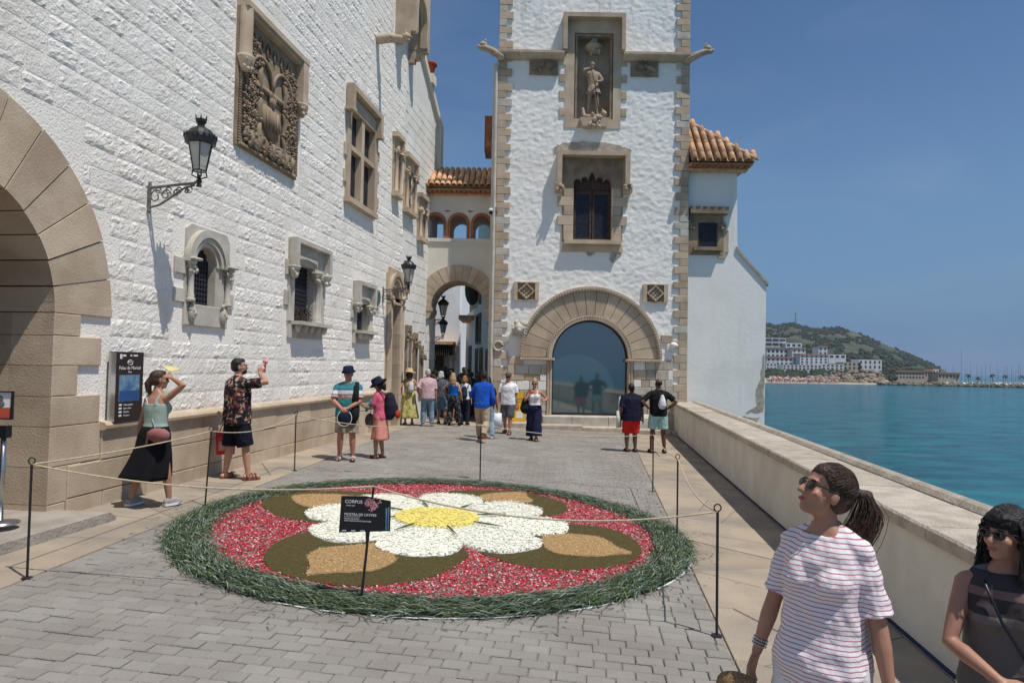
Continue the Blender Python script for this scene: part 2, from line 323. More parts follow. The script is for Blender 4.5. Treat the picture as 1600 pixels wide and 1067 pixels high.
# sea
sea = MB(); sea.add([(-400,-2900,-8),(3700,-2900,-8),(3700,6900,-8),(-400,6900,-8)], [(0,1,2,3)])
ms = mat('sea_water', (.0,.08,.118), .12, col2=(.006,.19,.215), ns=.05, detail=10, spec=.3)
streaks_sea = None; N = ms.node_tree.nodes; L = ms.node_tree.links; gp = N.new('ShaderNodeNewGeometry')
mp = N.new('ShaderNodeMapping'); mp.inputs['Scale'].default_value = (.45,1.0,1); L.new(gp.outputs['Position'], mp.inputs[0])
n0 = [n for n in N if n.bl_idname == 'ShaderNodeTexNoise'][0]; n0.inputs['Scale'].default_value = .34; L.new(mp.outputs[0], n0.inputs['Vector'])  # light and shade of the ripples put into the base colour, crests lighter
n1 = N.new('ShaderNodeTexNoise'); n1.inputs['Scale'].default_value = .28; n1.inputs['Detail'].default_value = 10; n1.inputs['Roughness'].default_value = .6; L.new(mp.outputs[0], n1.inputs['Vector'])
bp = N.new('ShaderNodeBump'); bp.inputs['Strength'].default_value = 1.0; bp.inputs['Distance'].default_value = 1.5; L.new(n1.outputs[0], bp.inputs['Height']); L.new(bp.outputs[0], N['Principled BSDF'].inputs['Normal'])
so = sea.build('sea', ms); so['kind'] = 'structure'
# ------------------------------------------------------------------ parapet wall towards the sea
def PP(y, off, z):
    n = Vector((1,-.1306,0)).normalized(); return Vector((px_(y), y, z)) + n*off
pw = thing('parapet_wall', 'long low cream parapet wall with stone coping along the sea', 'wall', (px_(4),4,gz(3)))
O = Vector((px_(4),4,gz(3)))
def pseg(y0, y1, prof):                                     # profile [(off,z)] swept between two stations
    return [[PP(y,o,z)-O for o,z in prof] for y in (y0,y1)]
mb = MB(); mb.loft(pseg(-3,23.1,[(0,-.9),(.55,-.9),(.55,.755),(0,.755)])); M['prender'] = mat('parapet_render', (.72,.69,.61), .9, col2=(.62,.585,.51), ns=2.0, bump=.3, bs=18); streaks(M['prender'],-3,.22,(.36,.32,.26,1),.55,.78,.9); mb.build('wall', M['prender'], pw)
mb = MB(); mb.loft([[PP(y,o,gz(px_(y))+z)-O for o,z in ((-.010,0),(.002,0),(.002,.032),(-.010,.032))] for y in (-3,23.1)]); mb.build('blue_skirting_line', M['blueline'], pw)
y = -3.0; k = 0
while y < 23.0:
    l = random.uniform(.85,1.15); e = min(y+l,23.1); mb = MB(); j = random.uniform(-.004,.004); c = .018
    pr = [(-.055,.757),(.58,.757),(.58,.86+j),(-.055+c,.86+j),(-.055,.86-c+j)]
    mb.loft(pseg(y+.004,e-.004,pr)); mb.build('coping_slab', M['coping'], pw); y = e
y = -3.0
while y < 23.0:
    l = random.uniform(1.3,1.7); e = min(y+l,23.1); mb = MB()
    pr = [(.72+.115*math.cos(a*PI/6), .80+.115*math.sin(a*PI/6)) for a in range(12)]
    mb.loft(pseg(y+.004,e-.004,pr)); mb.build('roll_moulding', M['coping'], pw, smooth=False); y = e
mb = MB(); mb.loft(pseg(-3,23.1,[(.56,-8.5),(1.0,-8.5),(.84,.68),(.56,.68)])); mb.build('sea_wall_face', M['coping'], pw)
# ------------------------------------------------------------------ shared stone details
def wall_grid(x0, x1, z0, z1, holes, y=0, step=None, disp=None):   # plane with rectangular holes, front facing -y
    xs = {x0,x1}; zs = {z0,z1}
    for a,b,c,d in holes: xs |= {a,b}; zs |= {c,d}
    xs = sorted(x for x in xs if x0 <= x <= x1); zs = sorted(z for z in zs if z0 <= z <= z1)
    if step:
        def sub(l):
            o = []
            for a,b in zip(l,l[1:]): n = max(1,round((b-a)/step)); o += [a+(b-a)*i/n for i in range(n)]
            return o+[l[-1]]
        xs, zs = sub(xs), sub(zs)
    mb = MB(); idx = {}
    def vi(i,j):
        if (i,j) not in idx: idx[i,j] = len(mb.v); mb.v.append((xs[i], y+(disp(xs[i],zs[j]) if disp else 0), zs[j]))
        return idx[i,j]
    for i in range(len(xs)-1):
        for j in range(len(zs)-1):
            cx, cz = (xs[i]+xs[i+1])/2, (zs[j]+zs[j+1])/2
            if any(a<cx<b and c<cz<d for a,b,c,d in holes): continue
            mb.f.append((vi(i,j),vi(i+1,j),vi(i+1,j+1),vi(i,j+1)))
    return mb
def arch_path(cx, r, zs, z0, n=14, rz=None):
    rz = rz or r
    return [(cx-r,z0)] + [(cx-r*math.cos(PI*i/n), zs+rz*math.sin(PI*i/n)) for i in range(n+1)] + [(cx+r,z0)]
def rect_of(path, x0, x1, z1, cx, zs):
    o = []
    for x,z in path:
        if z <= zs+1e-6: o.append((x0 if x < cx else x1, z)); continue
        dx, dz = x-cx, z-zs; k = 1e9
        if abs(dx) > 1e-6: k = min(k, ((x1-cx) if dx > 0 else (x0-cx))/dx)
        if dz > 1e-6: k = min(k, (z1-zs)/dz)
        o.append((cx+dx*k, zs+dz*k))
    return o
def column(mb, x, y, z0, z1, r, cap=.16):
    mb.lathe([(r*1.7,z0),(r*1.7,z0+.04),(r*1.25,z0+.07),(r*1.4,z0+.10),(r,z0+.13),(r,z1-cap),(r*1.25,z1-cap+.015),(r*1.05,z1-cap+.03),(r*1.5,z1-.06),(r*2.0,z1-.035),(r*2.0,z1)], (x,y,0), 10)
    for k in range(7): a = 2*PI*k/7; mb.ball((x+math.cos(a)*r*1.45, y+math.sin(a)*r*1.45, z1-cap*.55), r*.6, 6, 4)
def carve(mb, x, y, z, s, n=9, rng=random):                # knot of carved leaves
    for k in range(n): mb.ball((x+rng.uniform(-1,1)*s, y-rng.uniform(0,.5)*s, z+rng.uniform(-1,1)*s), (s*rng.uniform(.25,.5),s*rng.uniform(.25,.5),s*rng.uniform(.3,.6)), 6, 4)
def lattice(x0, x1, z0, z1, y, p, t=.008):
    mb = MB(); x = x0+p/2
    while x < x1: mb.box(x-t,x+t,y-.012,y,z0,z1); x += p
    z = z0+p/2
    while z < z1: mb.box(x0,x1,y-.016,y-.004,z-t,z+t); z += p
    return mb
def voussoirs(parent, cx, cz, ri, ro, a0, a1, n, y0, y1, m, clampx=None, name='voussoir'):
    for i in range(n):
        b0, b1 = a0+(a1-a0)*i/n, a0+(a1-a0)*(i+1)/n; g = .22
        po = arc(cx,cz,ro,b0+g,b1-g,3); pi_ = arc(cx,cz,ri,b0+g*1.5,b1-g*1.5,3)
        if clampx: po = [(min(max(x,clampx[0]),clampx[1]),z) for x,z in po]
        j = random.uniform(-.006,.006); MB().ring(po, pi_, y0+j, y1).build(name, m, parent)
# ------------------------------------------------------------------ the palace on the left
pal = thing('palace', 'long white palace of rough whitewashed stone with carved windows on the left', 'building', WALLM)
HOLES = [(2.42,3.08,2.82,3.80),(5.78,6.78,2.78,4.0),(9.32,10.12,2.78,3.55),(8.62,10.4,5.97,8.2),(12.0,13.05,-.5,4.25),(12.14,12.46,7.1,8.35),(13.3,14.05,6.9,8.1),(14.9,15.5,6.3,7.5),(-3.0,-.08,-.5,3.9)]
wl_ = wall_grid(-6,13.25,-.5,13.2,HOLES).build('wall', M['white_stone'], pal)
# rough hewn whitewashed blocks, proud of the wall
KEEP = [(-4.2,.74,-1,2.62),(-4,.2,2.6,4.8),(-6,14,-1,1.24),(1.95,3.66,2.46,4.06),(2.2,3.4,2.5,4.1),(5.44,7.36,2.42,4.5),(9.05,10.45,2.45,4.08),(3.45,5.98,5.6,8.3),(8.3,10.75,5.8,8.8),(11.7,13.4,-1,4.7),(11.95,12.65,6.95,8.8),(13.05,14.3,6.7,8.6),(11.9,14,11.6,14)]
def rough(mb, u0, u1, v0, v1, rng):                         # flat drafted margin, pick-dressed middle
    nx, ny = max(4,round((u1-u0)/.045)), 6; P = []; dep = rng.uniform(.003,.012); so = rng.random()*50; pl_ = rng.uniform(.2,.7)*dep
    for j in range(ny+1):
        for i in range(nx+1):
            e = i in (0,nx) or j in (0,ny); x = u0+(u1-u0)*i/nx+(rng.uniform(-.006,.006) if e else rng.uniform(-.02,.02)); z = v0+(v1-v0)*j/ny+(rng.uniform(-.006,.006) if e else rng.uniform(-.014,.014))
            y = -.002-.3*pl_*rng.random() if e else -(pl_+dep*(.35+.9*abs(nz(x*9,z*11,so))*2)*rng.choice((.25,1,1,1.3)))
            P.append((x,y,z))
    w = nx+1; mb.add(P, [(j*w+i,j*w+i+1,(j+1)*w+i+1,(j+1)*w+i) for j in range(ny) for i in range(nx)])
blocks = []; v = 1.24; rng = random.Random(11)
while v < 13.0:
    h = rng.uniform(.235,.285); u = -3.2 - rng.uniform(0,.4)
    while u < 13.2:
        l = rng.uniform(.3,.62); a, b = u+.014, min(u+l,13.22)-.014; u += l
        segs = [(a,b)]
        for x0,x1,z0,z1 in KEEP:
            if z1 <= v+.03 or z0 >= v+h-.03: continue
            ns_ = []
            for s,e in segs:
                if e <= x0 or s >= x1: ns_.append((s,e)); continue
                if s < x0: ns_.append((s,x0-.005))
                if e > x1: ns_.append((x1+.005,e))
            segs = ns_
        for s,e in segs:
            cu, cv = (s+e)/2, v+h/2
            if math.hypot(cu+1.6,cv-2.5) < 2.34+.1 and cv > 2.4: continue
            if e-s > .07: blocks.append((s,e,v+.012,v+h-.012))
    v += h
blocks.sort(key=lambda b: (not inview(wallpt((b[0]+b[1])/2,0), (b[2]+b[3])/2), (wallpt((b[0]+b[1])/2,(b[2]+b[3])/2)-Vector((0,0,2))).length))
rest = MB()
for i, b in enumerate(blocks):
    if i < 300: mb = MB(); rough(mb,*b,rng); mb.build('stone_block', M['white_stone'], wl_, smooth=False)
    else: rough(rest,*b,rng)
rest.build('stone_facing', M['white_stone'], wl_, kind='stuff')
mb = MB(); mb.box(.3,17.6,.42,6,-.5,12.2); mb.build('building_core', M['white_plain'], pal)
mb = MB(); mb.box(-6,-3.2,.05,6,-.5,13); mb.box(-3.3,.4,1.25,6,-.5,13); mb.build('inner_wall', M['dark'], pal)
# tan plinth of large blocks and the ledge above it
pl = MB().box(-.1,11.9,-.02,.3,-.4,1.12).build('plinth', M['tan'], pal)
for r,(z0,z1) in enumerate(((-.35,.36),(.36,.74),(.74,1.12))):
    u = .08 if r < 2 else .6; u0 = u
    while u < 11.85:
        l = min(rng.uniform(.55,1.25), 11.9-u); 
        if 11.9-u-l < .2: l = 11.9-u
        MB().stone(u+.004,u+l-.004,-.06-rng.uniform(0,.012),0,z0+.004,z1-.004,.01,.003).build('plinth_block', M['tan'], pl); u += l
u = .58
while u < 11.85:
    l = min(1.3,11.9-u); mb = MB(); pr = [(.05,1.10),(-.10,1.105),(-.135,1.13),(-.14,1.165),(-.11,1.20),(.05,1.225)]
    mb.loft([[(x,y,z) for y,z in pr] for x in (u+.003,u+l-.003)]); mb.build('ledge', M['tan'], pl); u += l
# great round-arched doorway by the camera
dw = MB().box(-3.1,-.1,1.2,1.24,-.4,4.2).build('doorway', M['dark'], pal)
voussoirs(dw, -1.6, 2.5, 1.42, 2.32, 0, 180, 15, -.045, 1.15, M['tan'])
jz = [(.05,.40,.12),(.40,.80,.36),(.80,1.21,.12),(1.21,1.55,.58),(1.55,1.90,.2),(1.90,2.24,.56),(2.24,2.5,.2)]
for z0,z1,x1 in ((.0,.33,.08),(.33,.75,.3),(.75,1.205,.6),(1.205,1.55,.575),(1.55,1.90,.2),(1.90,2.245,.57),(2.245,2.5,.22)):
    MB().stone(-.18,x1,-.045,.5,z0+.003,z1-.003,.008,.002).build('jamb_stone', M['tan'], dw)
    MB().box(-.178,.3,.505,1.15,z0+.003,z1-.003).build('jamb_stone', M['tan'], dw)
    MB().box(-3.4,-3.02,-.045,1.15,z0+.003,z1-.003).build('jamb_stone', M['tan'], dw)
MB().stone(.2,.74,-.043,.2,2.505,2.62,.008).build('jamb_stone', M['tan'], dw)
mb = MB(); 
for k in range(6): mb.box(-2.95+k*.46,-2.51+k*.46,1.13,1.2,-.3,4.0)
mb.build('plank_door', M['wood'], dw)
# round-headed window with columns
def arched_window(u0, u1, z0, zs, x0, x1, z1, m):
    cx, r = (u0+u1)/2, (u1-u0)/2; path = arch_path(cx,r,zs,z0,16); p2 = arch_path(cx,r+.15,zs,z0,16)
    w = MB().ring(rect_of(path,x0,x1,z1,cx,zs), path, -.035, .34).build('window', m, pal)
    mb = MB()
    for k,(ra,rb,ya) in enumerate(((.0,.06,-.06),(.07,.14,-.1),(.15,.27,-.13))):
        mb.ring(arc(cx,zs,r+rb,180,0,18), arc(cx,zs,r+ra,180,0,18), ya, -.03)
    mb.build('arch_moulding', m, w)
    for sx,cxx in ((-1,x0+.07),(1,x1-.10)):
        mb = MB(); column(mb,cxx,-.075,z0+.02,zs+.02,.042,.17); mb.box(cxx-.11,cxx+.11,-.19,-.03,zs+.02,zs+.06); carve(mb,cxx,-.1,zs-.07,.08,10); mb.build('column', m, w, True)
    MB().stone(x0-.01,x1-.04,-.05,.2,z0-.33,z0-.003,.01).build('sill', m, w)
    for cxx in (x0+.13,x1-.2):
        mb = MB(); mb.ball((cxx,-.07,z0-.14),(.08,.06,.13),10,8); mb.ball((cxx,-.13,z0-.15),(.018,.03,.04),6,5); mb.ball((cxx-.03,-.12,z0-.11),.017,6,4); mb.ball((cxx+.03,-.12,z0-.11),.017,6,4); mb.ball((cxx,-.115,z0-.21),(.03,.015,.01),6,4); carve(mb,cxx,-.06,z0-.03,.07,8); mb.build('carved_head', m, w, True)
    for a,b,c,d in ((x0-.25,x0-.004,zs-.2,zs+.04),(x0-.25,x0-.004,z0,z0+.21),(x1+.004,x1+.16,zs-.2,zs+.0),(x1+.004,x1+.16,z0,z0+.25)): MB().stone(a,b,-.04,.1,c,d,.01).build('surround_block', m, w)
    MB().box(u0-.02,u1+.02,.11,.14,z0-.02,zs+r+.03).build('pane', M['lead'], w)
    lattice(u0-.01,u1+.01,z0,zs+r,.105,.075).build('grille', M['lattice'], w)
arched_window(2.46,3.02,2.84,3.46,2.24,3.42,4.04,M['pale'])
# square-headed windows with corbels
def square_window(u0,u1,z0,z1,x0,x1,zt,zb,m,flowers=False):
    w = MB(); w.box(x0,u0,-.05,.34,z0,zt); w.box(u1,x1,-.05,.34,z0,zt); w.box(u0,u1,-.048,.34,z1,zt); w = w.build('window', m, pal)
    mb = MB(); mb.box(x0-.015,x0+.13,-.2,-.05,zt-.55,zt); mb.box(x0+.13,x1-.09,-.2,-.05,zt-.09,zt); mb.box(x1-.09,x1+.04,-.2,-.05,zt-.55,zt)
    mb.prism([(u0,z1),(u0+.05,z1+.09),((u0+u1)/2,z1+.13),(u1-.05,z1+.09),(u1,z1),(u1,z1+.16),(u0,z1+.16)],-.12,-.045); mb.build('drip_moulding', m, w)
    for cxx in (x0+.07,x1-.06,u1-.02):
        mb = MB(); mb.lathe([(.03,-.24),(.07,-.2),(.10,-.1),(.14,-.03),(.14,0)],(cxx,-.1,zt-.56),10); carve(mb,cxx,-.13,zt-.66,.1,12); mb.build('corbel', m, w, True)
    for du,rr in ((.09,.05),(.22,.04)): mb = MB(); column(mb,u1+du,-.08,z0,zt-.62,rr,.12); mb.build('column', m, w, True)
    mb = MB(); mb.box(x0+.12,x1-.02,-.26,.2,z0-.07,z0)
    mb.box(x0+.03,x1-.06,-.05,.1,zb,z0-.07); mb.build('sill', m, w)
    mb = MB()
    for k in range(5): a = x0+.25+(x1-x0-.45)*k/4; mb.lathe([(.02,-.15),(.06,-.1),(.085,0)],(a,-.14,z0-.07),8)
    mb.build('sill_corbels', m, w, True)
    for a,b,c,d in ((x0-.14,x0-.004,z0+.3,z0+.6),(x0-.12,x0-.004,zt-.75,zt-.45)): MB().stone(a,b,-.045,.1,c,d,.01).build('surround_block', m, w)
    MB().box(u0-.01,u1+.01,.12,.15,z0-.03,z1+.03).build('pane', M['lead'], w); lattice(u0,u1,z0,z1,.11,.09).build('grille', M['lattice'], w)
    if flowers:
        mb = MB(); rg = random.Random(4)
        for k in range(260): p = (rg.uniform(u0+.02,u1-.02), rg.uniform(-.04,.09), z0+rg.uniform(.02,.34)*rg.random()**.3); mb.ball(p, rg.uniform(.008,.02), 4, 3)
        mb.build('potted_flowers', mat('dusky_flowers', (.10,.03,.05), .8, col2=(.03,.07,.02), ns=30), w, kind='stuff')
square_window(5.82,6.74,2.80,3.97,5.58,7.3,4.45,2.47,M['pale'],True)
square_window(9.34,10.1,2.80,3.5,9.12,10.36,4.03,2.48,M['pale'])
# carved coat of arms
rel = MB().box(3.46,5.74,-.05,.05,5.62,7.98).build('carved_panel', M['brown'], pal)
mb = MB(); mb.box(3.46,5.86,-.22,.0,7.98,8.08); mb.box(3.72,5.6,-.17,.0,7.90,7.979); mb.box(5.62,5.85,-.21,.0,7.16,7.978); mb.loft([[(3.58+.13*math.cos(a*PI/8),-.11+.11*math.sin(a*PI/8),z) for a in range(16)] for z in (7.16,7.978)]); mb.build('hood', M['tan'], rel)
for cx in (3.56,5.73):
    mb = MB(); mb.lathe([(.05,-.26),(.09,-.2),(.12,-.1),(.14,-.03),(.14,.0)],(cx,-.12,7.15),10); carve(mb,cx,-.15,7.02,.10,10); mb.build('corbel', M['tan'], rel, True)
rg = random.Random(21); mb = MB()
for k in range(30):
    for x,z in ((3.53,5.7+k*.046),(5.67,5.7+k*.046)): mb.ball((x,-.07,z),(.045,.035,.021),6,4,Matrix.Rotation(.5,3,'Y'))
for k in range(46): mb.ball((3.53+k*.0466,-.07,5.66),(.021,.035,.045),6,4,Matrix.Rotation(.5,3,'Y'))
mb.build('rope_border', M['brown'], rel, True)
mb = MB()
for cx in (4.2,5.0):
    mb.tube([(cx-.40*math.cos(PI*i/12),-.09,6.95+.45*math.sin(PI*i/12)) for i in range(13)], .035, 6)
mb.box(3.95,5.25,-.10,-.04,6.84,6.93)
mb.prism([(4.3,6.62),(4.9,6.62),(4.92,6.28),(4.6,5.98),(4.28,6.28)],-.10,-.045)
for k in range(4): mb.prism([(4.36+k*.13,6.58),(4.41+k*.13,6.58),(4.41+k*.13,6.2),(4.36+k*.13,6.2)],-.125,-.10)
mb.ball((4.6,-.08,6.74),(.12,.07,.10),10,8)
for k in range(5): mb.limb([(4.48+k*.06,-.10,6.8),(4.46+k*.07,-.10,6.9)],[.016,.013],6)
for s_ in (-1,1):
    for zz in (6.0,6.45,7.0): mb.limb([(4.6+s_*.45,-.08,zz-.18),(4.6+s_*.5,-.10,zz+.08),(4.6+s_*.43,-.09,zz+.22)],[.045,.055,.035],8); mb.ball((4.6+s_*.44,-.11,zz+.28),.045,7,5)
for k in range(900):
    s_ = rg.choice((-1,1)); x = 4.6+s_*rg.uniform(.5,.98); z = rg.uniform(5.92,7.6); mb.ball((x,-.05-rg.random()*.05,z),(rg.uniform(.012,.035),rg.uniform(.02,.04),rg.uniform(.015,.045)),5,4,Matrix.Rotation(rg.random()*3,3,'Y'))
for k in range(220): x = rg.uniform(3.68,5.52); mb.ball((x,-.06-rg.random()*.06,5.84+rg.uniform(-.1,.14)),(rg.uniform(.02,.06),.04,rg.uniform(.02,.06)),6,4)
for k in range(7): x = 3.85+k*.26; mb.limb([(x,-.09,5.74),(x+rg.uniform(-.03,.03),-.12,5.86),(x,-.11,5.95)],[.05,.06,.035],7)
for k in range(6):
    x = 3.92+k*.27; mb.tube([(x+.07*math.cos(a*PI/6),-.07,7.62+.14*math.sin(a*PI/6)) for a in range(0,9+k%3)],.022,5)
mb.build('carving', M['brown'], rel, True)
# mullioned window
mw = MB(); mw.box(8.42,8.64,-.06,.35,5.97,8.5); mw.box(10.38,10.6,-.06,.35,5.97,8.5); mw.box(8.64,10.38,-.058,.35,8.18,8.5); mw = mw.build('window', M['tan'], pal)
mb = MB(); mb.box(9.42,9.62,-.03,.3,5.97,8.18); mb.box(8.64,9.42,-.028,.3,7.2,7.32); mb.box(9.62,10.38,-.028,.3,7.2,7.32); mb.build('mullion', M['tan'], mw)
mb = MB(); mb.prism([(8.36,8.70),(8.36,8.12),(8.52,8.12),(8.52,8.56),(10.42,8.56),(10.42,8.12),(10.60,8.12),(10.60,8.70)],-.20,-.02)
mb.box(8.28,8.54,-.22,-.02,8.04,8.115); mb.box(10.40,10.64,-.22,-.02,8.04,8.115); mb.build('hood', M['tan'], mw)
mb = MB(); mb.box(8.36,10.45,-.16,.3,5.84,5.968); mb.build('sill', M['tan'], mw)
for a,b,c,d in ((8.28,8.415,6.3,6.6),(8.28,8.415,6.95,7.25),(10.605,10.78,6.2,6.5),(10.605,10.78,6.9,7.2),(10.605,10.78,7.5,7.75)): MB().stone(a,b,-.05,.1,c,d,.01).build('surround_block', M['tan'], mw)
for a,b in ((8.66,9.4),(9.64,10.36)):
    for c,d in ((5.99,7.18),(7.34,8.16)): MB().box(a-.02,b+.02,.13,.15,c-.02,d+.02).build('pane', M['lead'], mw)
# slit window, two carved windows further on
for u0,u1,z0,z1,m in ((12.02,12.6,7.0,8.75,M['tan']),(13.15,14.2,6.78,8.5,M['tan']),(14.78,15.55,6.2,7.65,M['tan'])):
    a,b,c,d = u0+.14,u1-.14,z0+.12,z1-.4; w = MB(); w.ring([(u0,z0),(u0,z1),(u1,z1),(u1,z0)],[(a,c),(a,d),(b,d),(b,c)],-.07,.3,True); w = w.build('window', m, pal)
    mb = MB(); mb.box(u0-.05,u1+.08,-.20,0,z1-.12,z1+.02); mb.box(u1-.02,u1+.08,-.19,0,z1-.7,z1-.12); mb.build('hood', m, w)
    mb = MB(); mb.box(u0-.04,u1+.04,-.2,0,z0-.12,z0-.002); mb.build('sill', m, w)
    for uu in (u0+.07,u1-.07): mb = MB(); column(mb,uu,-.12,z0,z1-.5,.05,.15); carve(mb,uu,-.14,z1-.55,.12,10); mb.build('column', m, w, True)
    MB().box(a-.02,b+.02,.10,.12,c-.02,d+.02).build('pane', M['dark'], w)
# doorway portal with clustered shafts, beside the far lamp
po = MB().box(12.0,13.05,.4,.44,-.3,4.2).build('portal', M['dark'], pal)
for u in (11.86,12.02,12.98,13.14):
    z = -.2
    while z < 3.75:
        h = min(random.uniform(.35,.6),3.75-z); mb = MB(); mb.lathe([(.075,z+.003),(.075,z+h-.003)],(u,-.06,0),10); mb.box(u-.1,u+.1,-.03,.3,z+.003,z+h-.003); mb.build('shaft_drum', M['tan'], po); z += h
mb = MB(); 
for k,(ri,ro,y0) in enumerate(((.40,.5,-.05),(.5,.62,-.1),(.62,.72,-.14))): mb.ring(arc(12.5,3.95,ro,180,0,14),arc(12.5,3.95,ri,180,0,14),y0,.2)
for u in (11.94,13.06): carve(mb,u,-.1,3.85,.14,14)
mb.box(11.78,13.22,-.12,.1,3.72,3.79); mb.ring(rect_of(arc(12.5,3.95,.72,180,0,14),11.72,13.25,4.78,12.5,3.94),arc(12.5,3.95,.72,180,0,14),-.05,.1); mb.build('carved_arch', M['tan'], po)
# lower carved windows past the portal, in the shaded lane
for u0,u1,z0,z1 in ((13.7,14.25,1.5,3.2),(14.6,15.0,1.3,3.0),(15.4,15.75,.9,2.6),(13.45,13.9,4.2,5.2)):
    w = MB(); w.ring([(u0,z0),(u0,z1),(u1,z1),(u1,z0)],[(u0+.1,z0+.1),(u0+.1,z1-.2),(u1-.1,z1-.2),(u1-.1,z0+.1)],-.08,.1,True); carve(w,u0+.05,-.1,z1-.4,.12,8); carve(w,u1-.05,-.1,z1-.4,.12,8); w = w.build('window', M['brown'], pal)
    MB().box(u0+.09,u1-.09,.0,.02,z0+.08,z1-.18).build('pane', M['dark'], w)
# the far wing: smoother ashlar, sloping top, projecting turret, gargoyle, pots
mb = wall_grid(13.25,17.6,-.5,10.9,[h for h in HOLES if h[0] > 13]); mb.add([(13.25,0,10.9),(17.6,0,10.9),(14.6,0,12.7),(13.25,0,12.7)],[(0,1,2,3)]); fw_ = mb.build('far_wall', M['cream_ashlar'], pal)
z = 1.2; rest = MB(); k = 0
while z < 10.7:
    u = 13.27+(.25 if k%2 else 0)
    while u < 17.1:
        if not any(a-.2 < u+.25 < b+.2 and c-.2 < z+.15 < d+.5 for a,b,c,d in HOLES+[(13.7,14.25,1.5,3.2),(14.6,15.0,1.3,3.0),(15.4,15.75,.9,2.6),(13.45,13.9,4.2,5.2)]): rest.stone(u,u+.47,-.010-random.random()*.006,0,z,z+.295,.008,.003)
        u += .5
    z += .31; k += 1
rest.build('ashlar_facing', M['cream_ashlar'], fw_, kind='stuff')
mb = MB(); mb.prism([(14.5,12.75),(14.5,12.5),(17.6,10.7),(17.6,10.95)],-.12,.3); mb.box(17.3,17.7,-.14,.3,8.9,10.9); mb.build('sloping_cornice', M['cream'], pal)
tu = MB(); tu.box(12.0,12.25,-.62,0,11.85,15); tu.box(13.4,13.62,-.62,0,11.85,15); tu.ring(rect_of(arch_path(12.825,.5,12.6,11.85),12.251,13.399,15,12.825,12.6),arch_path(12.825,.5,12.6,11.85),-.62,-.4); tu.box(12.252,13.398,-.61,0,13.3,15)
for k in range(4): tu.box(12.0,12.24,-.62+.14*k,0,11.85-.1*(k+1),11.849-.1*k); tu.box(13.41,13.62,-.62+.14*k,0,11.85-.1*(k+1),11.849-.1*k)
tu.build('turret', M['tan'], pal)
mb = MB(); mb.limb([(10.45,.1,10.75),(10.45,-.35,10.78),(10.45,-.7,10.74),(10.45,-.86,10.7)],[.13,.13,.1,.07],8); mb.ball((10.45,-.82,10.8),(.11,.13,.1),8,6); mb.ball((10.40,-.8,10.9),(.03,.03,.05),6,4); mb.ball((10.5,-.8,10.9),(.03,.03,.05),6,4); carve(mb,10.45,-.4,10.8,.12,14); mb.build('gargoyle', M['tan'], pal, True)
for u,z in ((14.55,12.75),(16.0,11.95)):
    mb = MB(); mb.box(u-.22,u+.22,-.2,.25,z-.15,z+.18); p = mb.build('pot_pedestal', M['cream'], pal)
    MB().lathe([(.14,.18),(.2,.5),(.27,.54),(.27,.62),(.2,.62)],(u,0,z),10).build('flower_pot', M['terracotta'], p, True)
mb = MB(); mb.prism([(-3.0,-.3),(.02,-.3),(.08,.05),(.05,.2),(-.06,.265),(-3.0,.27)],-.72,.6); mb.build('door_step', mat('worn_concrete', (.40,.36,.30), .9, col2=(.29,.26,.22), ns=3, detail=9, bump=.8, bs=30), pal)
streaks(M['stucco'],12.75)
# ------------------------------------------------------------------ the tower
TY = 23.0
tw = thing('tower', 'tall square white stucco tower with tan corner stones and statue niche', 'tower', (0,TY,0))
TH = [(1.97,3.29,10.4,13.4),(2.0,3.28,6.24,8.56),(1.2,4.08,-.6,3.78)]
def stuc(x, z):
    if z < .2: return 0
    a = nz(x*6,z*8.5,1.7)*.018 + nz(x*12,z*16,4.2)*.014 + nz(x*1.1,z*1.1,9)*.02
    return -.02-a*.8
ty_ = wall_grid(-.6,5.88,-.6,17.2,TH,0,.042,stuc).build('wall', M['stucco'], tw, smooth=True)
mb = MB(); mb.box(-.58,1.2,.35,6,-.6,17.1); mb.box(4.08,5.86,.35,6,-.6,17.1); mb.box(1.2,4.08,.6,6,-.6,17.1); mb.box(-.58,5.86,.02,.34,16.9,17.19); mb.build('tower_core', M['stucco'], tw)
mb = MB(); mb.box(-.6,-.55,.0,6,-.6,17.2); mb.box(5.84,5.88,.0,6,-.6,17.2); mb.build('side_wall', M['stucco'], tw)
for side in (-1,1):                                        # long and short corner stones
    z = -.1; k = 0
    while z < 17:
        h = random.uniform(.225,.275); w = (.47 if k%2 else .28)+random.uniform(-.02,.02); z1 = z+h
        x0,x1 = (-.62,-.62+w) if side < 0 else (5.90-w,5.90)
        m = M['tan'] if random.random() < .8 else M['pale']
        MB().stone(x0,x1,-.075-random.random()*.012,.25,z+.003,z1-.003,.012,.004).build('quoin', m, tw); z = z1; k += 1
# exposed stones beside the great door
for x0,x1,zt in ((-.14,1.18,2.16),(4.1,5.42,2.9)):
    z = -.1
    while z < zt:
        h = random.uniform(.2,.34); x = x0
        while x < x1-.05:
            l = min(random.uniform(.25,.6),x1-x)
            if x1-x-l < .15: l = x1-x
            cx, cz = x+l/2, z+h/2
            if not (cz > 2.1 and math.hypot(cx-2.63,cz-2.27) < 2.42):
                MB().stone(x+.006,x+l-.006,-.065-random.random()*.02,.1,z+.006,z+h-.006,.014,.006).build('base_stone', random.choice((M['pale'],M['pale'],M['coping'],M['tan'],M['annex_white'])), tw)
            x += l
        z += h
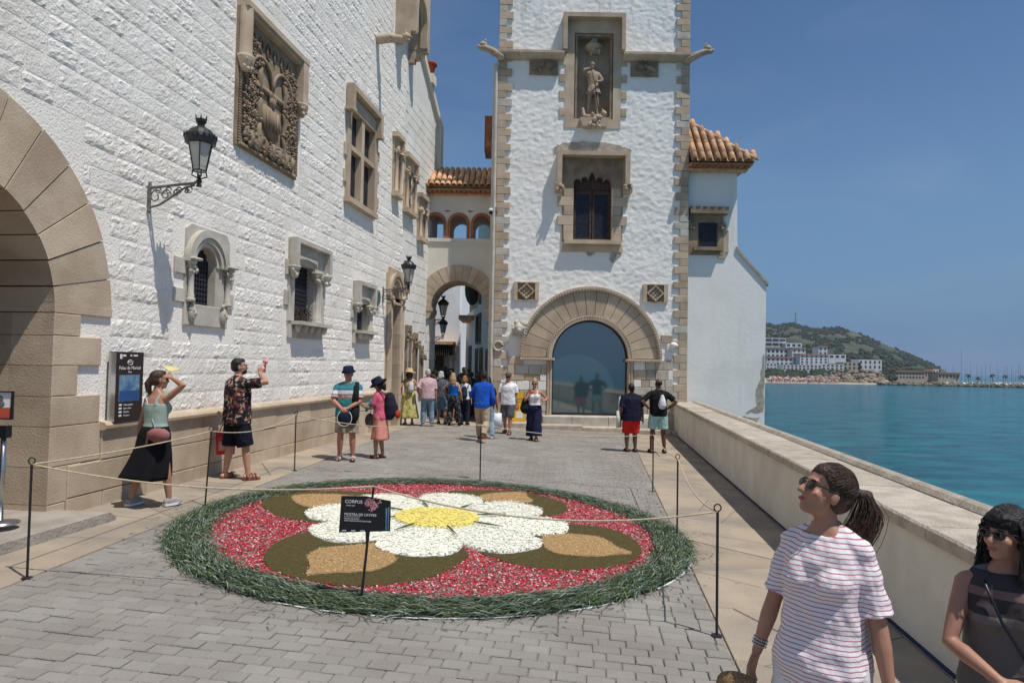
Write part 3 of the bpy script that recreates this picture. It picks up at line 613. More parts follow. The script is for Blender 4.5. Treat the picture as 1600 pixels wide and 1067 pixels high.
# cornice, gargoyles, heraldic panels
for a,b in ((-.66,1.62),(3.6,5.93)):
    x = a
    while x < b-.05:
        l = min(.78,b-x); mb = MB(); pr = [(.1,12.36),(-.16,12.40),(-.30,12.48),(-.34,12.54),(-.34,12.62),(.1,12.66)]
        mb.loft([[(xx,y,z) for y,z in pr] for xx in (x+.003,x+l-.003)]); mb.build('cornice', M['tan'], tw); x += l
for s,x in ((-1,-.62),(1,5.9)):
    mb = MB(); mb.limb([(x-s*.1,-.2,12.42),(x+s*.25,-.3,12.58),(x+s*.5,-.35,12.66),(x+s*.62,-.36,12.64)],[.14,.12,.11,.08],8); mb.ball((x+s*.52,-.36,12.76),(.13,.1,.1),8,6); mb.ball((x+s*.66,-.37,12.68),(.08,.07,.05),8,5); mb.ball((x+s*.45,-.42,12.86),(.03,.03,.06),6,4); mb.ball((x+s*.45,-.3,12.86),(.03,.03,.06),6,4); carve(mb,x+s*.1,-.3,12.5,.1,8); mb.build('gargoyle', M['tan'], tw, True)
for x0,x1,f in ((.43,1.41,1),(3.88,4.82,-1)):
    p = MB().box(x0,x1,-.09,.05,11.88,12.385).build('heraldic_panel', M['brown'], tw); cx = (x0+x1)/2
    mb = MB(); mb.prism([(cx+f*.1,12.02),(cx+f*.28,12.2),(cx+f*.1,12.36),(cx-f*.06,12.18)] if f < 0 else [(cx-.0,12.18),(cx+.2,12.0),(cx+.4,12.18),(cx+.2,12.36)],-.16,-.085)
    mb.ball((cx+.02,-.12,12.33),.05,8,6); mb.limb([(cx-f*.35,-.11,12.08),(cx-f*.2,-.13,12.16),(cx-f*.02,-.12,12.22)],[.05,.09,.06],8); mb.limb([(cx-f*.2,-.12,12.14),(cx-f*.08,-.12,11.98)],[.06,.04],8); mb.build('carving', M['brown'], p, True)
# statue niche
ni = MB(); ni.ring([(1.66,10.08),(1.66,13.85),(3.56,13.85),(3.56,10.08)],[(1.97,10.4),(1.97,13.37),(3.29,13.37),(3.29,10.4)],-.05,.5,True); ni = ni.build('niche', M['tan'], tw)
MB().box(1.9,3.35,.45,.5,10.3,13.45).build('niche_back', M['tan'], ni)
mb = MB(); mb.ring([(2.0,10.42),(2.0,13.34),(3.26,13.34),(3.26,10.42)],[(2.07,10.42),(2.07,13.26),(3.19,13.26),(3.19,10.42)],-.02,.2); mb.build('inner_moulding', M['brown'], ni)
mb = MB(); mb.prism([(1.55,12.67),(1.55,13.93),(3.66,13.93),(3.66,12.67),(3.53,12.67),(3.53,13.78),(1.70,13.78),(1.70,12.67)],-.36,.0); mb.build('hood', M['tan'], ni)
for s,xe in ((-1,1.66),(1,3.56)):
    for k in range(4): z = 10.5+k*.58; MB().stone(*((xe-.2,xe-.003) if s < 0 else (xe+.003,xe+.2)),-.06,.1,z,z+.28,.012,.004).build('surround_block', M['tan'], ni)
mb = MB(); carve(mb,2.63,.2,13.08,.17,26); mb.lathe([(.1,-.22),(.26,-.12),(.32,-.04),(.29,.02)],(2.63,.22,13.02),10); carve(mb,2.63,.12,12.9,.2,22); mb.build('canopy', M['tan'], ni, True)
mb = MB(); mb.prism([(2.15,10.36),(2.25,10.06),(3.05,10.06),(3.15,10.36)],-.32,.4); carve(mb,2.65,-.28,10.2,.2,10); mb.build('pedestal', M['tan'], ni)
for k in range(3): MB().box(2.02+k*.41,2.41+k*.41,.42,.449,10.45,12.9).build('back_panel', M['tan'], ni)
# tower window with ogee head
tn = MB(); tn.box(1.62,2.0,-.06,.35,6.2,9.12); tn.box(3.28,3.66,-.06,.35,6.2,9.12)
n = 9; og = []
for c,w_ in ((2.13,.13),(2.37,.12)): og += [(c-w_*math.cos(PI*i/6), 8.12+.04+(c-2.0)*.35+w_*1.1*math.sin(PI*i/6)) for i in range(7)]
og = [(2.0,8.02)]+og+[(2.52,8.38),(2.63,8.60)]; og += [(5.26-x,z) for x,z in og[-2::-1]]
tn.prism([(2.003,9.118),(2.003,8.02)]+og[1:-1]+[(3.277,8.02),(3.277,9.118)],-.058,.12); tn = tn.build('window', M['brown'], tw)
mb = MB(); mb.prism([(1.42,8.05),(1.42,9.2),(3.86,9.2),(3.86,8.05),(3.70,8.05),(3.70,9.06),(1.58,9.06),(1.58,8.05)],-.38,.0); mb.build('hood', M['tan'], tn)
for cx in (1.5,3.8): mb = MB(); mb.box(cx-.14,cx+.14,-.40,.0,7.84,8.045); carve(mb,cx,-.4,7.95,.13,12); mb.build('corbel', M['tan'], tn)
for s in (0,1):
    x0 = 1.66 if s == 0 else 3.28
    for k,(z0,z1,e) in enumerate(((6.24,6.75,0),(6.75,7.08,.2),(7.08,7.4,0),(7.4,7.72,.22),(7.72,8.02,0))): 
        xa,xb = (x0-e,2.0) if s == 0 else (3.28,3.62+e); MB().stone(xa+.003,xb-.003,-.09,.0,z0+.003,z1-.003,.012,.004).build('jamb_stone', M['tan'], tn)
mb = MB(); mb.box(1.70,3.62,-.26,.1,6.10,6.235); mb.box(1.62,3.68,-.07,.1,5.86,6.10); mb.build('sill', M['tan'], tn)
for k in range(2):
    a = 2.03+k*.63; sh = MB(); sh.ring([(a,6.26),(a,7.95),(a+.6,7.95),(a+.6,6.26)],[(a+.07,6.36),(a+.07,7.84),(a+.53,7.84),(a+.53,6.36)],.1,.16,True); sh = sh.build('shutter', M['wood'], tn); MB().box(a+.06,a+.54,.13,.15,6.35,7.85).build('shutter_pane', M['lead'], sh)
mb = MB(); mb.box(2.0,3.28,.14,.2,7.96,8.66); 
for k in range(7): mb.box(2.04+k*.18,2.19+k*.18,.12,.14,8.0,8.5)
mb.build('tympanum_boards', M['wood'], tn)
# bare rough render left above the window, and below the sill
def patch(name, poly, y, par, m):
    pts = [];  
    for i in range(len(poly)):
        a, b = Vector(poly[i]), Vector(poly[(i+1)%len(poly)])
        for k in range(6): p = a.lerp(b,k/6); pts.append((p.x+random.uniform(-.03,.03), p.y+random.uniform(-.03,.03)))
    MB().prism(pts, y, 0).build(name, m, par)
patch('bare_render', [(1.35,9.22),(1.3,9.42),(1.6,9.55),(2.2,9.62),(2.9,9.6),(3.6,9.5),(3.95,9.35),(3.8,9.22)], -.052, tw, M['patch'])
patch('bare_render', [(2.35,5.9),(2.55,5.72),(2.7,5.78),(2.8,5.9)], -.05, tw, M['patch']); patch('bare_render', [(3.3,5.9),(3.25,5.65),(3.35,5.5),(3.6,5.82),(3.68,5.95)], -.05, tw, M['patch'])
# diamond plaques
for x0,x1 in ((.03,.88),(4.39,5.22)):
    cx = (x0+x1)/2; p = MB().ring([(x0,4.18),(x0,4.80),(x1,4.80),(x1,4.18)],[(x0+.13,4.2),(x0+.13,4.77),(x1-.13,4.77),(x1-.13,4.2)],-.1,.0,True).build('diamond_plaque', M['tan'], tw)
    MB().box(x0+.12,x1-.12,-.04,.0,4.19,4.78).build('plaque_ground', M['brown'], p)
    mb = MB(); mb.ring([(cx-.28,4.49),(cx,4.77),(cx+.28,4.49),(cx,4.21)],[(cx-.23,4.49),(cx,4.72),(cx+.23,4.49),(cx,4.26)],-.13,-.03,True)
    for i in range(4):
        for j in range(4):
            a, b = (i-1.5)*.11,(j-1.5)*.11; px, pz = cx+(a-b)*.7071, 4.49+(a+b)*.7071
            mb.add([(px-.07,-.05,pz),(px,-.05,pz+.07),(px+.07,-.05,pz),(px,-.05,pz-.07),(px,-.1,pz)],[(0,1,4),(1,2,4),(2,3,4),(3,0,4)])
    mb.build('studded_diamond', M['tan'], p)
# great arched door of tinted glass
DX, DZ = 2.63, 2.27
dr = MB().prism(arch_path(DX,1.235,DZ,.40,24),.16,.19).build('glass_door', M['mirror'], tw)
mb = MB(); mb.ring(arch_path(DX,1.275,DZ,.36,24),arch_path(DX,1.225,DZ,.36,24),.10,.24); mb.box(1.36,3.9,.1,.24,.36,.42); mb.build('door_frame', M['iron'], dr)
voussoirs(dr, DX, DZ+.005, 1.46, 2.27, 0, 180, 17, -.10, .2, M['tan'])
mb = MB(); mb.ring(arc(DX,DZ,2.40,180,0,40),arc(DX,DZ,2.275,180,0,40),-.19,.0); mb.ring(arc(DX,DZ,1.455,180,0,40),arc(DX,DZ,1.28,180,0,40),-.15,.2)
mb.box(.27,1.44,-.21,.1,2.17,2.262); mb.box(3.82,5.01,-.21,.1,2.17,2.262); mb.build('arch_moulding', M['tan'], dr)
mb = MB()
for i in range(1,74): a = PI*i/74; mb.ball((DX+2.335*math.cos(a),-.2,DZ+2.335*math.sin(a)),.026,5,4)
for i in range(1,48): a = PI*i/48; mb.ball((DX+1.40*math.cos(a),-.16,DZ+1.40*math.sin(a)),.026,5,4)
for k in range(15): mb.ball((.33+k*.076,-.22,2.215),.026,5,4); mb.ball((3.88+k*.076,-.22,2.215),.026,5,4)
mb.build('bead_ornament', M['pale'], dr, True, kind='stuff')
for s,xa in ((0,1.18),(1,3.90)):
    for k in range(4): mb = MB(); z0 = -.1+k*.567; mb.box(xa,xa+.18,-.085,.2,z0,z0+.563); mb.lathe([(.03,z0),(.03,z0+.563)],(xa+.05,-.09,0),6); mb.lathe([(.03,z0),(.03,z0+.563)],(xa+.13,-.09,0),6); mb.build('jamb_stone', M['tan'], dr)
x = 1.05
for l in (.95,1.2,.85,.75): MB().stone(x+.003,x+l-.003,-.55,.15,-.15,.345,.02,.004).build('door_step', M['pale'], tw); x += l
x = -.5
for l in (1.3,1.5,1.4,1.45,1.2): MB().stone(x+.003,x+l-.003,-1.15,-.552,-.4,gz(x)+.13,.02,.004).build('lower_step', M['coping'], tw); x += l
# lion head, ring ornament, downpipe
mb = MB(); mb.ball((.22,-.2,3.22),(.17,.16,.19),10,8); mb.ball((.22,-.36,3.15),(.08,.09,.08),8,6); carve(mb,.22,-.12,3.25,.2,16); mb.prism([(.0,3.0),(.5,3.0),(.45,3.12),(.05,3.12)],-.2,0); mb.build('lion_head', M['pale'], tw, True)
mb = MB(); mb.ball((5.42,-.12,2.75),(.13,.12,.11),8,6); mb.ball((5.5,-.18,2.74),(.06,.06,.06),6,5); mb.build('carved_boss', M['annex_white'], tw, True)
mb = MB(); 
for i in range(17): a = 2*PI*i/16; mb.ball((-.46+.15*math.cos(a),-.12,2.62+.15*math.sin(a)),.045,6,5)
mb.build('wreath_ornament', M['pale'], tw, True)
mb = MB(); mb.box(-.80,-.63,-.1,.1,-.3,12.2); mb.build('corner_pilaster', M['cream'], tw); mb = MB(); mb.tube([(-.69,-.16,-.2),(-.69,-.16,12.2)],.045,8); mb.build('downpipe', M['pale'], tw)
mb = MB(); mb.box(-1.15,-.8,2,3.2,9.95,11.2); mb.box(-1.05,-.8,1.2,1.8,9.8,10.05); tb = mb.build('bay_window', M['brick'], tw)
# ------------------------------------------------------------------ annex at the sea edge
AN = 23.15
an = thing('annex', 'white rendered annex with clay hip roof at the sea edge', 'building', (0,AN,0))
def ann(x,z): return nz(x*1.3,z*1.3,3)*.012
mb = MB(); mb.prism([(5.86,-8.2),(8.55,-8.2),(8.58,.6),(8.62,4.93),(7.63,6.05),(7.6,8.72),(5.86,8.72)],0,4.5); aw = mb.build('wall', M['annex_white'], an)
mb = MB(); mb.prism([(7.58,6.16),(8.68,4.93),(8.68,4.83),(7.58,6.04)],-.06,4.5); mb.build('sloping_cap', M['coping'], an)
patch('bare_render', [(8.30,.75),(8.28,1.2),(8.42,1.7),(8.5,2.4),(8.565,2.5),(8.55,.55),(7.9,.5)], -.004, an, M['patch'])
patch('bare_render', [(6.9,.44),(7.3,.36),(7.9,.40),(8.4,.34),(8.3,.2),(7.7,.24),(7.2,.22)], -.004, an, M['patch']); patch('bare_render', [(7.85,.15),(7.95,-.25),(8.05,-.5),(8.12,-.5),(8.02,-.2),(7.95,.16)], -.004, an, M['patch'])
aw = MB().ring([(5.9,5.85),(5.9,7.4),(7.12,7.4),(7.12,5.85)],[(6.27,6.1),(6.27,6.95),(6.92,6.95),(6.92,6.1)],-.06,.2,True).build('window', M['brown'], an)
MB().box(6.2,7.0,-.05,-.01,6.05,7.0).build('pane', M['lead'], aw)
mb = MB(); mb.ring([(6.27,6.1),(6.27,6.95),(6.92,6.95),(6.92,6.1)],[(6.31,6.14),(6.31,6.91),(6.88,6.91),(6.88,6.14)],-.075,-.04,True); mb.build('window_frame', M['wood'], aw)
MB().box(5.95,7.25,-.3,0,7.22,7.45).build('hood', M['brown'], aw); MB().box(6.1,7.05,-.24,0,5.98,6.095).build('sill', M['brown'], aw)
for xx in (6.02,7.1): mb = MB(); carve(mb,xx,-.1,6.85,.12,12); mb.box(xx-.1,xx+.1,-.12,0,6.78,6.95); mb.build('corbel', M['brown'], aw, True)
for a,b,c,d in ((7.125,7.32,5.95,6.7),(6.95,7.22,5.74,5.945)): MB().stone(a,b,-.05,.05,c,d,.01).build('surround_block', M['tan'], aw)
# barrel tile roofs: every tile is a piece
def tile_mesh(l, r0, r1, name):
    v = []; q = []; n = 6
    for t,(rr,y) in enumerate(((r0,0),(r1,l))):
        for s in (1,.86):
            for i in range(n+1): a = PI*i/n; v.append((rr*s*math.cos(a), y, rr*s*math.sin(a)))
    w = n+1
    for i in range(n): q += [(i,i+1,2*w+i+1,2*w+i),(w+i+1,w+i,3*w+i,3*w+i+1),(i+1,i,w+i,w+i+1)]
    q += [(0,2*w,3*w,w),(n,w+n,3*w+n,2*w+n)]
    return MB().add(v,q).mesh(name, M['tile'], True)
TM = tile_mesh(.46,.105,.085,'roof_tile')
def tile_slope(par, o, along, up, cols, pitch, rows_of, exposure=.36, sc_=1.0):
    along, up = Vector(along).normalized(), Vector(up).normalized(); nrm = along.cross(up).normalized()
    for c in range(cols):
        for r in range(rows_of(c)):
            p = Vector(o)+along*(c*pitch+random.uniform(-.012,.012))+up*(r*exposure)+nrm*(.02+.012*(r%2)); X, Y = along, (up+nrm*.05).normalized(); Z = X.cross(Y)
            mt = Matrix((X,Y,Z)).transposed().to_4x4() @ Matrix.Scale(sc_,4); mt.translation = p; link('roof_tile', TM, par, mt)
ro = MB(); A_, B_, C_, D_ = (5.88,-.62,8.90),(8.0,-.62,8.90),(5.88,.98,10.86),(8.0,5,8.90)
ro.add([A_,B_,C_,D_,(5.88,5,8.90)],[(0,1,2),(1,3,2),(3,4,2)]); ro.add([(5.88,-.6,8.86),(7.98,-.6,8.86),(7.98,5,8.86),(5.88,5,8.86)],[(3,2,1,0)]); ro = ro.build('roof', M['tile'], an)
sl = Vector((0,1.6,1.96)); 
tile_slope(ro,(6.0,-.64,8.9),(1,0,0),sl,9,.25,lambda c: max(1,int((2.53*(1-(c*.25+.12)/2.22)+.3)/.37)),.37,1.08)
hp = Vector((5.88,.98,10.88))-Vector((8.02,-.64,8.92)); hp2 = hp.normalized()
for k in range(9):
    p = Vector((8.02,-.64,8.95))+hp2*(k*.39); Y = hp2; X = Y.cross(Vector((0,0,1))).normalized(); Z = X.cross(Y); mt = Matrix((X,Y,Z)).transposed().to_4x4(); mt.translation = p; link('roof_tile', TM, ro, mt)
def eaves(par, x0, x1, y, z, depth, p=.2):
    mb = MB(); mb.box(x0,x1,y+.12,y+depth,z-.07,z-.02); mb.box(x0,x1-.1,y+.3,y+depth,z-.2,z-.14); mb.build('eaves_board', M['tile'], par)
    x = x0+p/2
    while x < x1: MB().prism(arc(x,z-.14,p*.42,0,180,5),y+.05,y+depth).build('eaves_tile', M['brick'], par); x += p
eaves(ro,5.88,7.97,-.62,8.88,.62)
# ------------------------------------------------------------------ bridge house over the lane
BY = 24.0
br = thing('bridge_house', 'cream bridge house with three small arches and tiled roof over the lane', 'building', (0,BY,0))
bx0, bx1, bc, bz = -3.22, -.64, -1.92, 3.98
path = arch_path(bc,.96,bz,bz-.001,18)[1:-1]
bw = MB(); bw.ring(rect_of(path,bx0,bx1,6.2,bc,bz-.01),path,0,1.6); bw.box(bx0,bx1,0,.25,7.42,8.1); 
xs = [-2.78,-1.96,-1.14]; e = [bx0,-2.37,-1.55,bx1]
for c,a,b in zip(xs,e,e[1:]):
    p = arch_path(c,.30,6.95,6.42,12)
    for y0,y1 in ((0,.25),(1.35,1.6)): bw.ring(rect_of(p,a,b,7.42,c,6.95),p,y0,y1)
bw.box(bx0,bx1,1.35,1.6,7.42,8.1); bw = bw.build('wall', M['cream'], br)
for c in xs:
    o = MB(); o.ring(arch_path(c,.39,6.95,6.42,14),arch_path(c,.285,6.95,6.42,14),-.03,.26); o.build('brick_arch', M['brick'], br)
mb = MB(); mb.box(bx0,bx1,-.06,1.6,6.3,6.42); mb.box(bx0,bx1,-.03,1.6,6.2,6.3); mb.build('sill_band', M['cream'], br)
MB().box(bx0,bx1,.25,1.35,6.2,6.3).build('gallery_floor', M['cream'], br)
voussoirs(br, bc, bz, .955, 1.5, 0, 180, 15, -.05, 1.55, M['tan'], clampx=(bx0,bx1))
for x0,x1 in ((bx0,-2.83),(-1.0,bx1)):
    mb = MB(); mb.box(x0,x1,-.12,1.5,3.84,3.975); mb.prism([(x0,3.84),(x1,3.84),(x1-(.0 if x0 > -2 else .1),3.6),(x0+(.1 if x0 > -2 else 0),3.45)],-.1,1.4); mb.build('impost', M['tan'], br)
rf = MB(); rf.add([(bx0,-.42,8.16),(bx1,-.42,8.16),(bx1,1.2,9.2),(bx0,1.2,9.2),(bx0,2.4,8.2),(bx1,2.4,8.2)],[(0,1,2,3),(3,2,5,4)]); rf = rf.build('roof', M['tile'], br)
tile_slope(rf,(bx0+.1,-.44,8.16),(1,0,0),(0,1.62,1.04),13,.2,lambda c: 5)
eaves(rf,bx0,bx1+.08,-.42,8.14,.42,.17)
# ------------------------------------------------------------------ houses along the lane, seen through the arch
def plain_house(name, label, x0, x1, y0, y1, z1, m, rz=0, wins=(), roofc=None):
    h = thing(name, label, 'house', ((x0+x1)/2,y0,0)); cx = (x0+x1)/2
    MB().box(x0-cx,x1-cx,0,y1-y0,-1,z1).build('wall', m, h)
    if roofc: MB().prism([(x0-cx-.3,z1),(x1-cx+.3,z1),(x1-cx+.25,z1+.18),(x0-cx-.25,z1+.18)],-.3,y1-y0+.2).build('roof', roofc, h)
    for a,b,c,d in wins:
        w = MB().ring([(a,c),(a,d),(b,d),(b,c)],[(a+.08,c+.1),(a+.08,d-.1),(b-.08,d-.1),(b-.08,c+.1)],-.08,.05,True).build('window', M['brown'], h); MB().box(a+.07,b-.07,-.02,.0,c+.08,d-.08).build('pane', M['dark'], w)
    return h
a = at(664,540,36).x; b = at(717.5,540,36).x
h = plain_house('lane_house','white house closing the lane with tiled porch roof over its door',a-3,b,36,44,8.2,M['white_plain'])
ph = at(700,537,35).z; cx = (a-3+b)/2
mb = MB(); mb.prism([(at(684,1,35).x-cx,ph-.05),(at(722,1,35).x-cx,ph-.05),(at(722,1,35).x-cx,ph+.1),(at(684,1,35).x-cx,ph+.1)],-1.4,0); pr_ = mb.build('porch_roof', M['tile'], h)
for k in range(12): MB().box(at(685,1,35).x-cx+k*.1,at(685,1,35).x-cx+k*.1+.05,-1.3,0,ph-.6,ph-.06).build('porch_beam', M['wood'], pr_)
mb = MB(); column(mb,at(687,1,35).x-cx,-1.1,-.2,ph-.6,.11,.3); mb.build('porch_column', M['tan'], h); mb = MB(); column(mb,at(719,1,35).x-cx,-1.1,-.2,ph-.6,.11,.3); mb.build('porch_column', M['tan'], h)
MB().box(at(690,1,36).x-cx,at(705,1,36).x-cx,-.06,0,-.2,2.5).build('door', M['wood'], h)
mb = MB(); mb.box(at(706,1,36).x-cx,at(712,1,36).x-cx,-.05,0,.2,2.6); mb.build('door_jamb', M['tan'], h)
# right hand row: its street side runs away to the left
rr = thing('lane_row','shaded cream row of houses on the right of the lane beyond the arch','house', TR(-.62,24.9,0,0))
def RW(s): return Vector((-.05-s*.155, s, 0))
for s0,s1,zt in ((0,6.2,8.2),(6.2,11.6,4.6)):  # far part shaped low so sunlight reaches the house closing the lane
    mb = MB(); q0,q1 = RW(s0),RW(s1); mb.add([(q0.x,q0.y,-1),(q1.x,q1.y,-1),(q1.x,q1.y,zt),(q0.x,q0.y,zt),(3,q0.y,-1),(3,q1.y,-1),(3,q1.y,zt),(3,q0.y,zt)],[(0,3,2,1),(1,2,6,5),(3,7,6,2),(4,7,3,0)]); mb.build('wall', M['cream'], rr)
ang = math.atan2(1,-.155)
for s,l,z0,z1 in ((1.2,.5,.4,2.6),(3.4,.55,.1,2.7),(5.2,.55,.1,2.7),(4.2,1.6,2.9,4.2),(8.2,.7,1.6,2.9),(2.4,.25,4.6,6.2),(4.4,.25,4.6,6.4)):
    p = RW(s); mt = Matrix.Translation((p.x,p.y,0)) @ Matrix.Rotation(ang+PI,4,'Z'); 
    w = MB().ring([(0,z0),(0,z1),(-l,z1),(-l,z0)],[(-.08,z0+.08),(-.08,z1-.08),(-l+.08,z1-.08),(-l+.08,z0+.08)],-.1,.06,True).build('window', M['brown'], rr, M=mt); MB().box(-l+.07,-.07,-.02,-.005,z0+.07,z1-.07).build('pane', M['dark'], w)
p = RW(7.2); mb = MB(); mb.box(p.x-.75,p.x+.4,p.y,p.y+3,4.1,4.3); mb.build('eaves', M['tile'], rr)
mb = MB(); mb.ball((p.x-.05,p.y-1.2,5.4),(.35,.5,.75),10,8); mb.build('round_balcony', M['wood'], rr)
# ------------------------------------------------------------------ far shore: hill, town, beach, breakwater, marina
SEA = -8.0
M['scrub'] = mat('hill_scrub', (.045,.06,.028), .95, col2=(.13,.115,.075), ns=.022, detail=8, lo=.46, hi=.72)
M['pine'] = mat('pine_foliage', (.030,.046,.022), .95, col2=(.05,.068,.032), ns=.06, rnd=.3)
M['rock'] = mat('shore_rock', (.33,.27,.19), .95, col2=(.20,.165,.12), ns=.15, rnd=.25)
M['sand'] = mat('beach_sand', (.42,.34,.24), .95, var=.1, ns=.1)
M['housew'] = mat('far_white_wall', (.74,.74,.72), .9, var=.06, ns=.1); M['houseg'] = mat('far_grey_wall', (.55,.54,.51), .9, var=.06, ns=.1); M['houset'] = mat('far_tan_wall', (.52,.43,.33), .9, var=.06, ns=.1)
M['froof'] = mat('far_clay_roof', (.45,.21,.12), .9, var=.15, ns=.3); M['fwin'] = mat('far_window', (.05,.055,.065), .4, var=.2, ns=.3)
RID = [(1130,512),(1197,507),(1215,508),(1240,505),(1262,511),(1290,513),(1312,512),(1340,520),(1370,533),(1400,545),(1430,558),(1450,566),(1472,576),(1490,588)]
def interp(T, x):
    for (a,p),(b,q) in zip(T,T[1:]):
        if x <= b: return p+(q-p)*max(0,(x-a)/(b-a))
    return T[-1][1]
def hillpt(px, t):                                         # t=0 at the shore, 1 on the ridge
    Y = 525+t*875; rz = at(px,interp(RID,px),1400).z; x = at(px,560,Y).x
    bump = (nz(px*.02,t*4,1)*8+nz(px*.06,t*10,5)*4)*t*(1-t)*2.4 + nz(px*.15,t*20,2)*1.6*t
    return Vector((x, Y, SEA+1.2+(rz-SEA-1.2)*(t**1.25)+bump))
nx, nt = 90, 46; hm = MB()
for j in range(nt+1):
    for i in range(nx+1): hm.v.append(tuple(hillpt(1110+(1490-1110)*i/nx, j/nt)))
for i in range(nx+1): p = Vector(hm.v[nt*(nx+1)+i]); hm.v.append((p.x*1.25,p.y*1.25,SEA-2))
for i in range(nx+1): p = Vector(hm.v[i]); hm.v.append((p.x*.985,p.y*.985,SEA-1))
w = nx+1
for j in range(nt+1):
    for i in range(nx): hm.f.append((j*w+i,j*w+i+1,(j+1)*w+i+1,(j+1)*w+i))
o0 = (nt+2)*w
for i in range(nx): hm.f.append((o0+i,o0+i+1,i+1,i))
hm.build('hill', M['scrub'], None, True, kind='structure')
rg = random.Random(3); tr = MB()
for k in range(3200):
    px, t = rg.uniform(1192,1468), rg.uniform(.16,1.0)
    if k < 700: t = rg.uniform(.9,1.0)
    if nz(px*.035,t*6,7) < -.12: continue
    p = hillpt(px,t); s = rg.uniform(1.2,3.4)*(1 if k >= 700 else .8); tr.ball((p.x,p.y,p.z+s*.5),(s*rg.uniform(.7,1.2),s,s*rg.uniform(.7,1.1)),6,3)
o = tr.build('pine_wood', M['pine'], None, kind='stuff'); tag(o,'dark green pine wood and scrub covering the far hillside','wood')
# inland hill, seen through the lane
ih = MB(); 
for j in range(12):
    for i in range(24):
        t = j/11; px = 560+ (820-560)*i/23; Y = 120+t*380; ih.v.append((at(px,500,Y).x, Y, -1+ t**1.2*(at(725,446,500).z+12*nz(px*.02,1,1)-(px-725)*.16+1)+nz(px*.05,t*6,3)*2.5*t))
for j in range(11):
    for i in range(23): ih.f.append((j*24+i,j*24+i+1,j*24+25+i,j*24+24+i))
ih.build('inland_hill', M['scrub'], None, True, kind='structure')
tr = MB()
for k in range(700):
    t = rg.uniform(.1,1); px = rg.uniform(712,742); Y = 120+t*380; p = at(px,500,Y); z = -1+t**1.2*(at(725,446,500).z+12*nz(px*.02,1,1)-(px-725)*.16+1); s = rg.uniform(.6,1.5)*(.4+t); tr.ball((p.x,Y,z+s*.4),(s,s,s),6,3)
o = tr.build('inland_wood', M['pine'], None, kind='stuff'); tag(o,'green trees on the hill seen beyond the lane through the arch','wood')
def far_house(label, px0, px1, yt, yb, Y, m, floors, cols, roof=None, name='far_house', depth=14, cat='house', fill=.6, group=None):
    a, b = at(px0,yb,Y), at(px1,yb,Y); zt, zb = at((px0+px1)/2,yt,Y).z, at((px0+px1)/2,yb,Y).z-2; cx = (a.x+b.x)/2; w = (b.x-a.x)/2; H = zt-zb
    h = thing(name, label, cat, (cx,Y,zb), group); MB().box(-w,w,0,depth,-3,H).build('wall', m, h)
    if roof: MB().prism([(-w-.4,H),(w+.4,H),(w+.2,H+1.1),(-w-.2,H+1.1)],-.6,depth+.4).build('roof', roof, h)
    fh = (H-2)/floors; cw = 2*w/cols
    for f in range(floors):
        for c in range(cols):
            z = 2+f*fh+fh*.22; x = -w+cw*(c+.5); MB().box(x-cw*fill/2,x+cw*fill/2,-.12,.05,z,z+fh*.55).build('window', M['fwin'], h)
    return h
FH = [('grey terraced concrete apartment block highest on the far town hillside',1196,1228,528,548,700,M['houseg'],3,3,None,.85),
 ('stepped white balconied block descending right of the grey terraced block',1228,1253,536,556,690,M['housew'],3,3,None,.55),
 ('long white villa row with clay roof below the grey terraced block',1198,1238,545,560,660,M['housew'],2,6,M['froof'],.55),
 ('white clay-roofed apartment house joining the long villa row on its right',1238,1259,545,563,650,M['housew'],3,3,M['froof'],.35),
 ('tall narrow white villa with clay roof beside a dark tree on the slope',1279,1293,542,555,680,M['housew'],2,2,M['froof'],.4),
 ('low pale modern villa with wide dark openings under the hillside scrub',1295,1322,554,560,650,M['housew'],1,3,None,.6),
 ('big white apartment block with clay roof and four storeys above the beach',1250,1294,555,572,610,M['housew'],4,6,M['froof'],.4),
 ('low long white house with clay roof left of the big apartment block',1198,1246,559,571,620,M['housew'],2,7,M['froof'],.45),
 ('row of white terrace houses with square openings in front of the apartment block',1223,1284,570,578,580,M['housew'],2,10,None,.5),
 ('white arcaded terrace house behind the beach shrubs',1284,1318,569,578,580,M['housew'],2,5,None,.5),
 ('small white beach house at the left end of the far shore',1197,1214,567,578,575,M['housew'],2,3,None,.4),
 ('cream stepped houses above the rocky point',1318,1345,566,578,590,M['houset'],2,4,None,.4),
 ('white villa with flat terraces on top of the rocky point',1342,1378,562,577,590,M['housew'],2,5,None,.35),
 ('long tan seafront block with balconies and brown roof by the breakwater',1400,1445,581,592,560,M['houset'],2,9,M['froof'],.5),
 ('small white tower-like house right of the long seafront block',1458,1467,577,590,575,M['housew'],2,2,None,.4),
 ('low clay-roofed harbour building beside the marina masts',1466,1500,584,592,560,M['houset'],1,6,M['froof'],.5),
 ('pale harbour shed between the seafront block and the small white house',1445,1458,580,590,570,M['houset'],1,3,M['froof'],.4)]
for l,a,b,c,d,Y,m,f,n,r,fl in FH: far_house(l,a,b,c,d,Y,m,f,n,r,fill=fl)
for k,(px,py,Y) in enumerate(((722,505,260),(721,520,220),(724,544,150),(720,560,140),(723,575,130),(726,535,170))):
    far_house(['tiny white house highest on the hill through the arch','tiny white house second from the top on the hill through the arch','white house low in the gap of the lane','white house just above the heads in the lane gap','lowest pale house at the end of the lane','pale hillside house in the middle of the lane gap'][k],px-4,px+5,py-5,py+6,Y,M['housew'],2,2,None,depth=8,fill=.4)
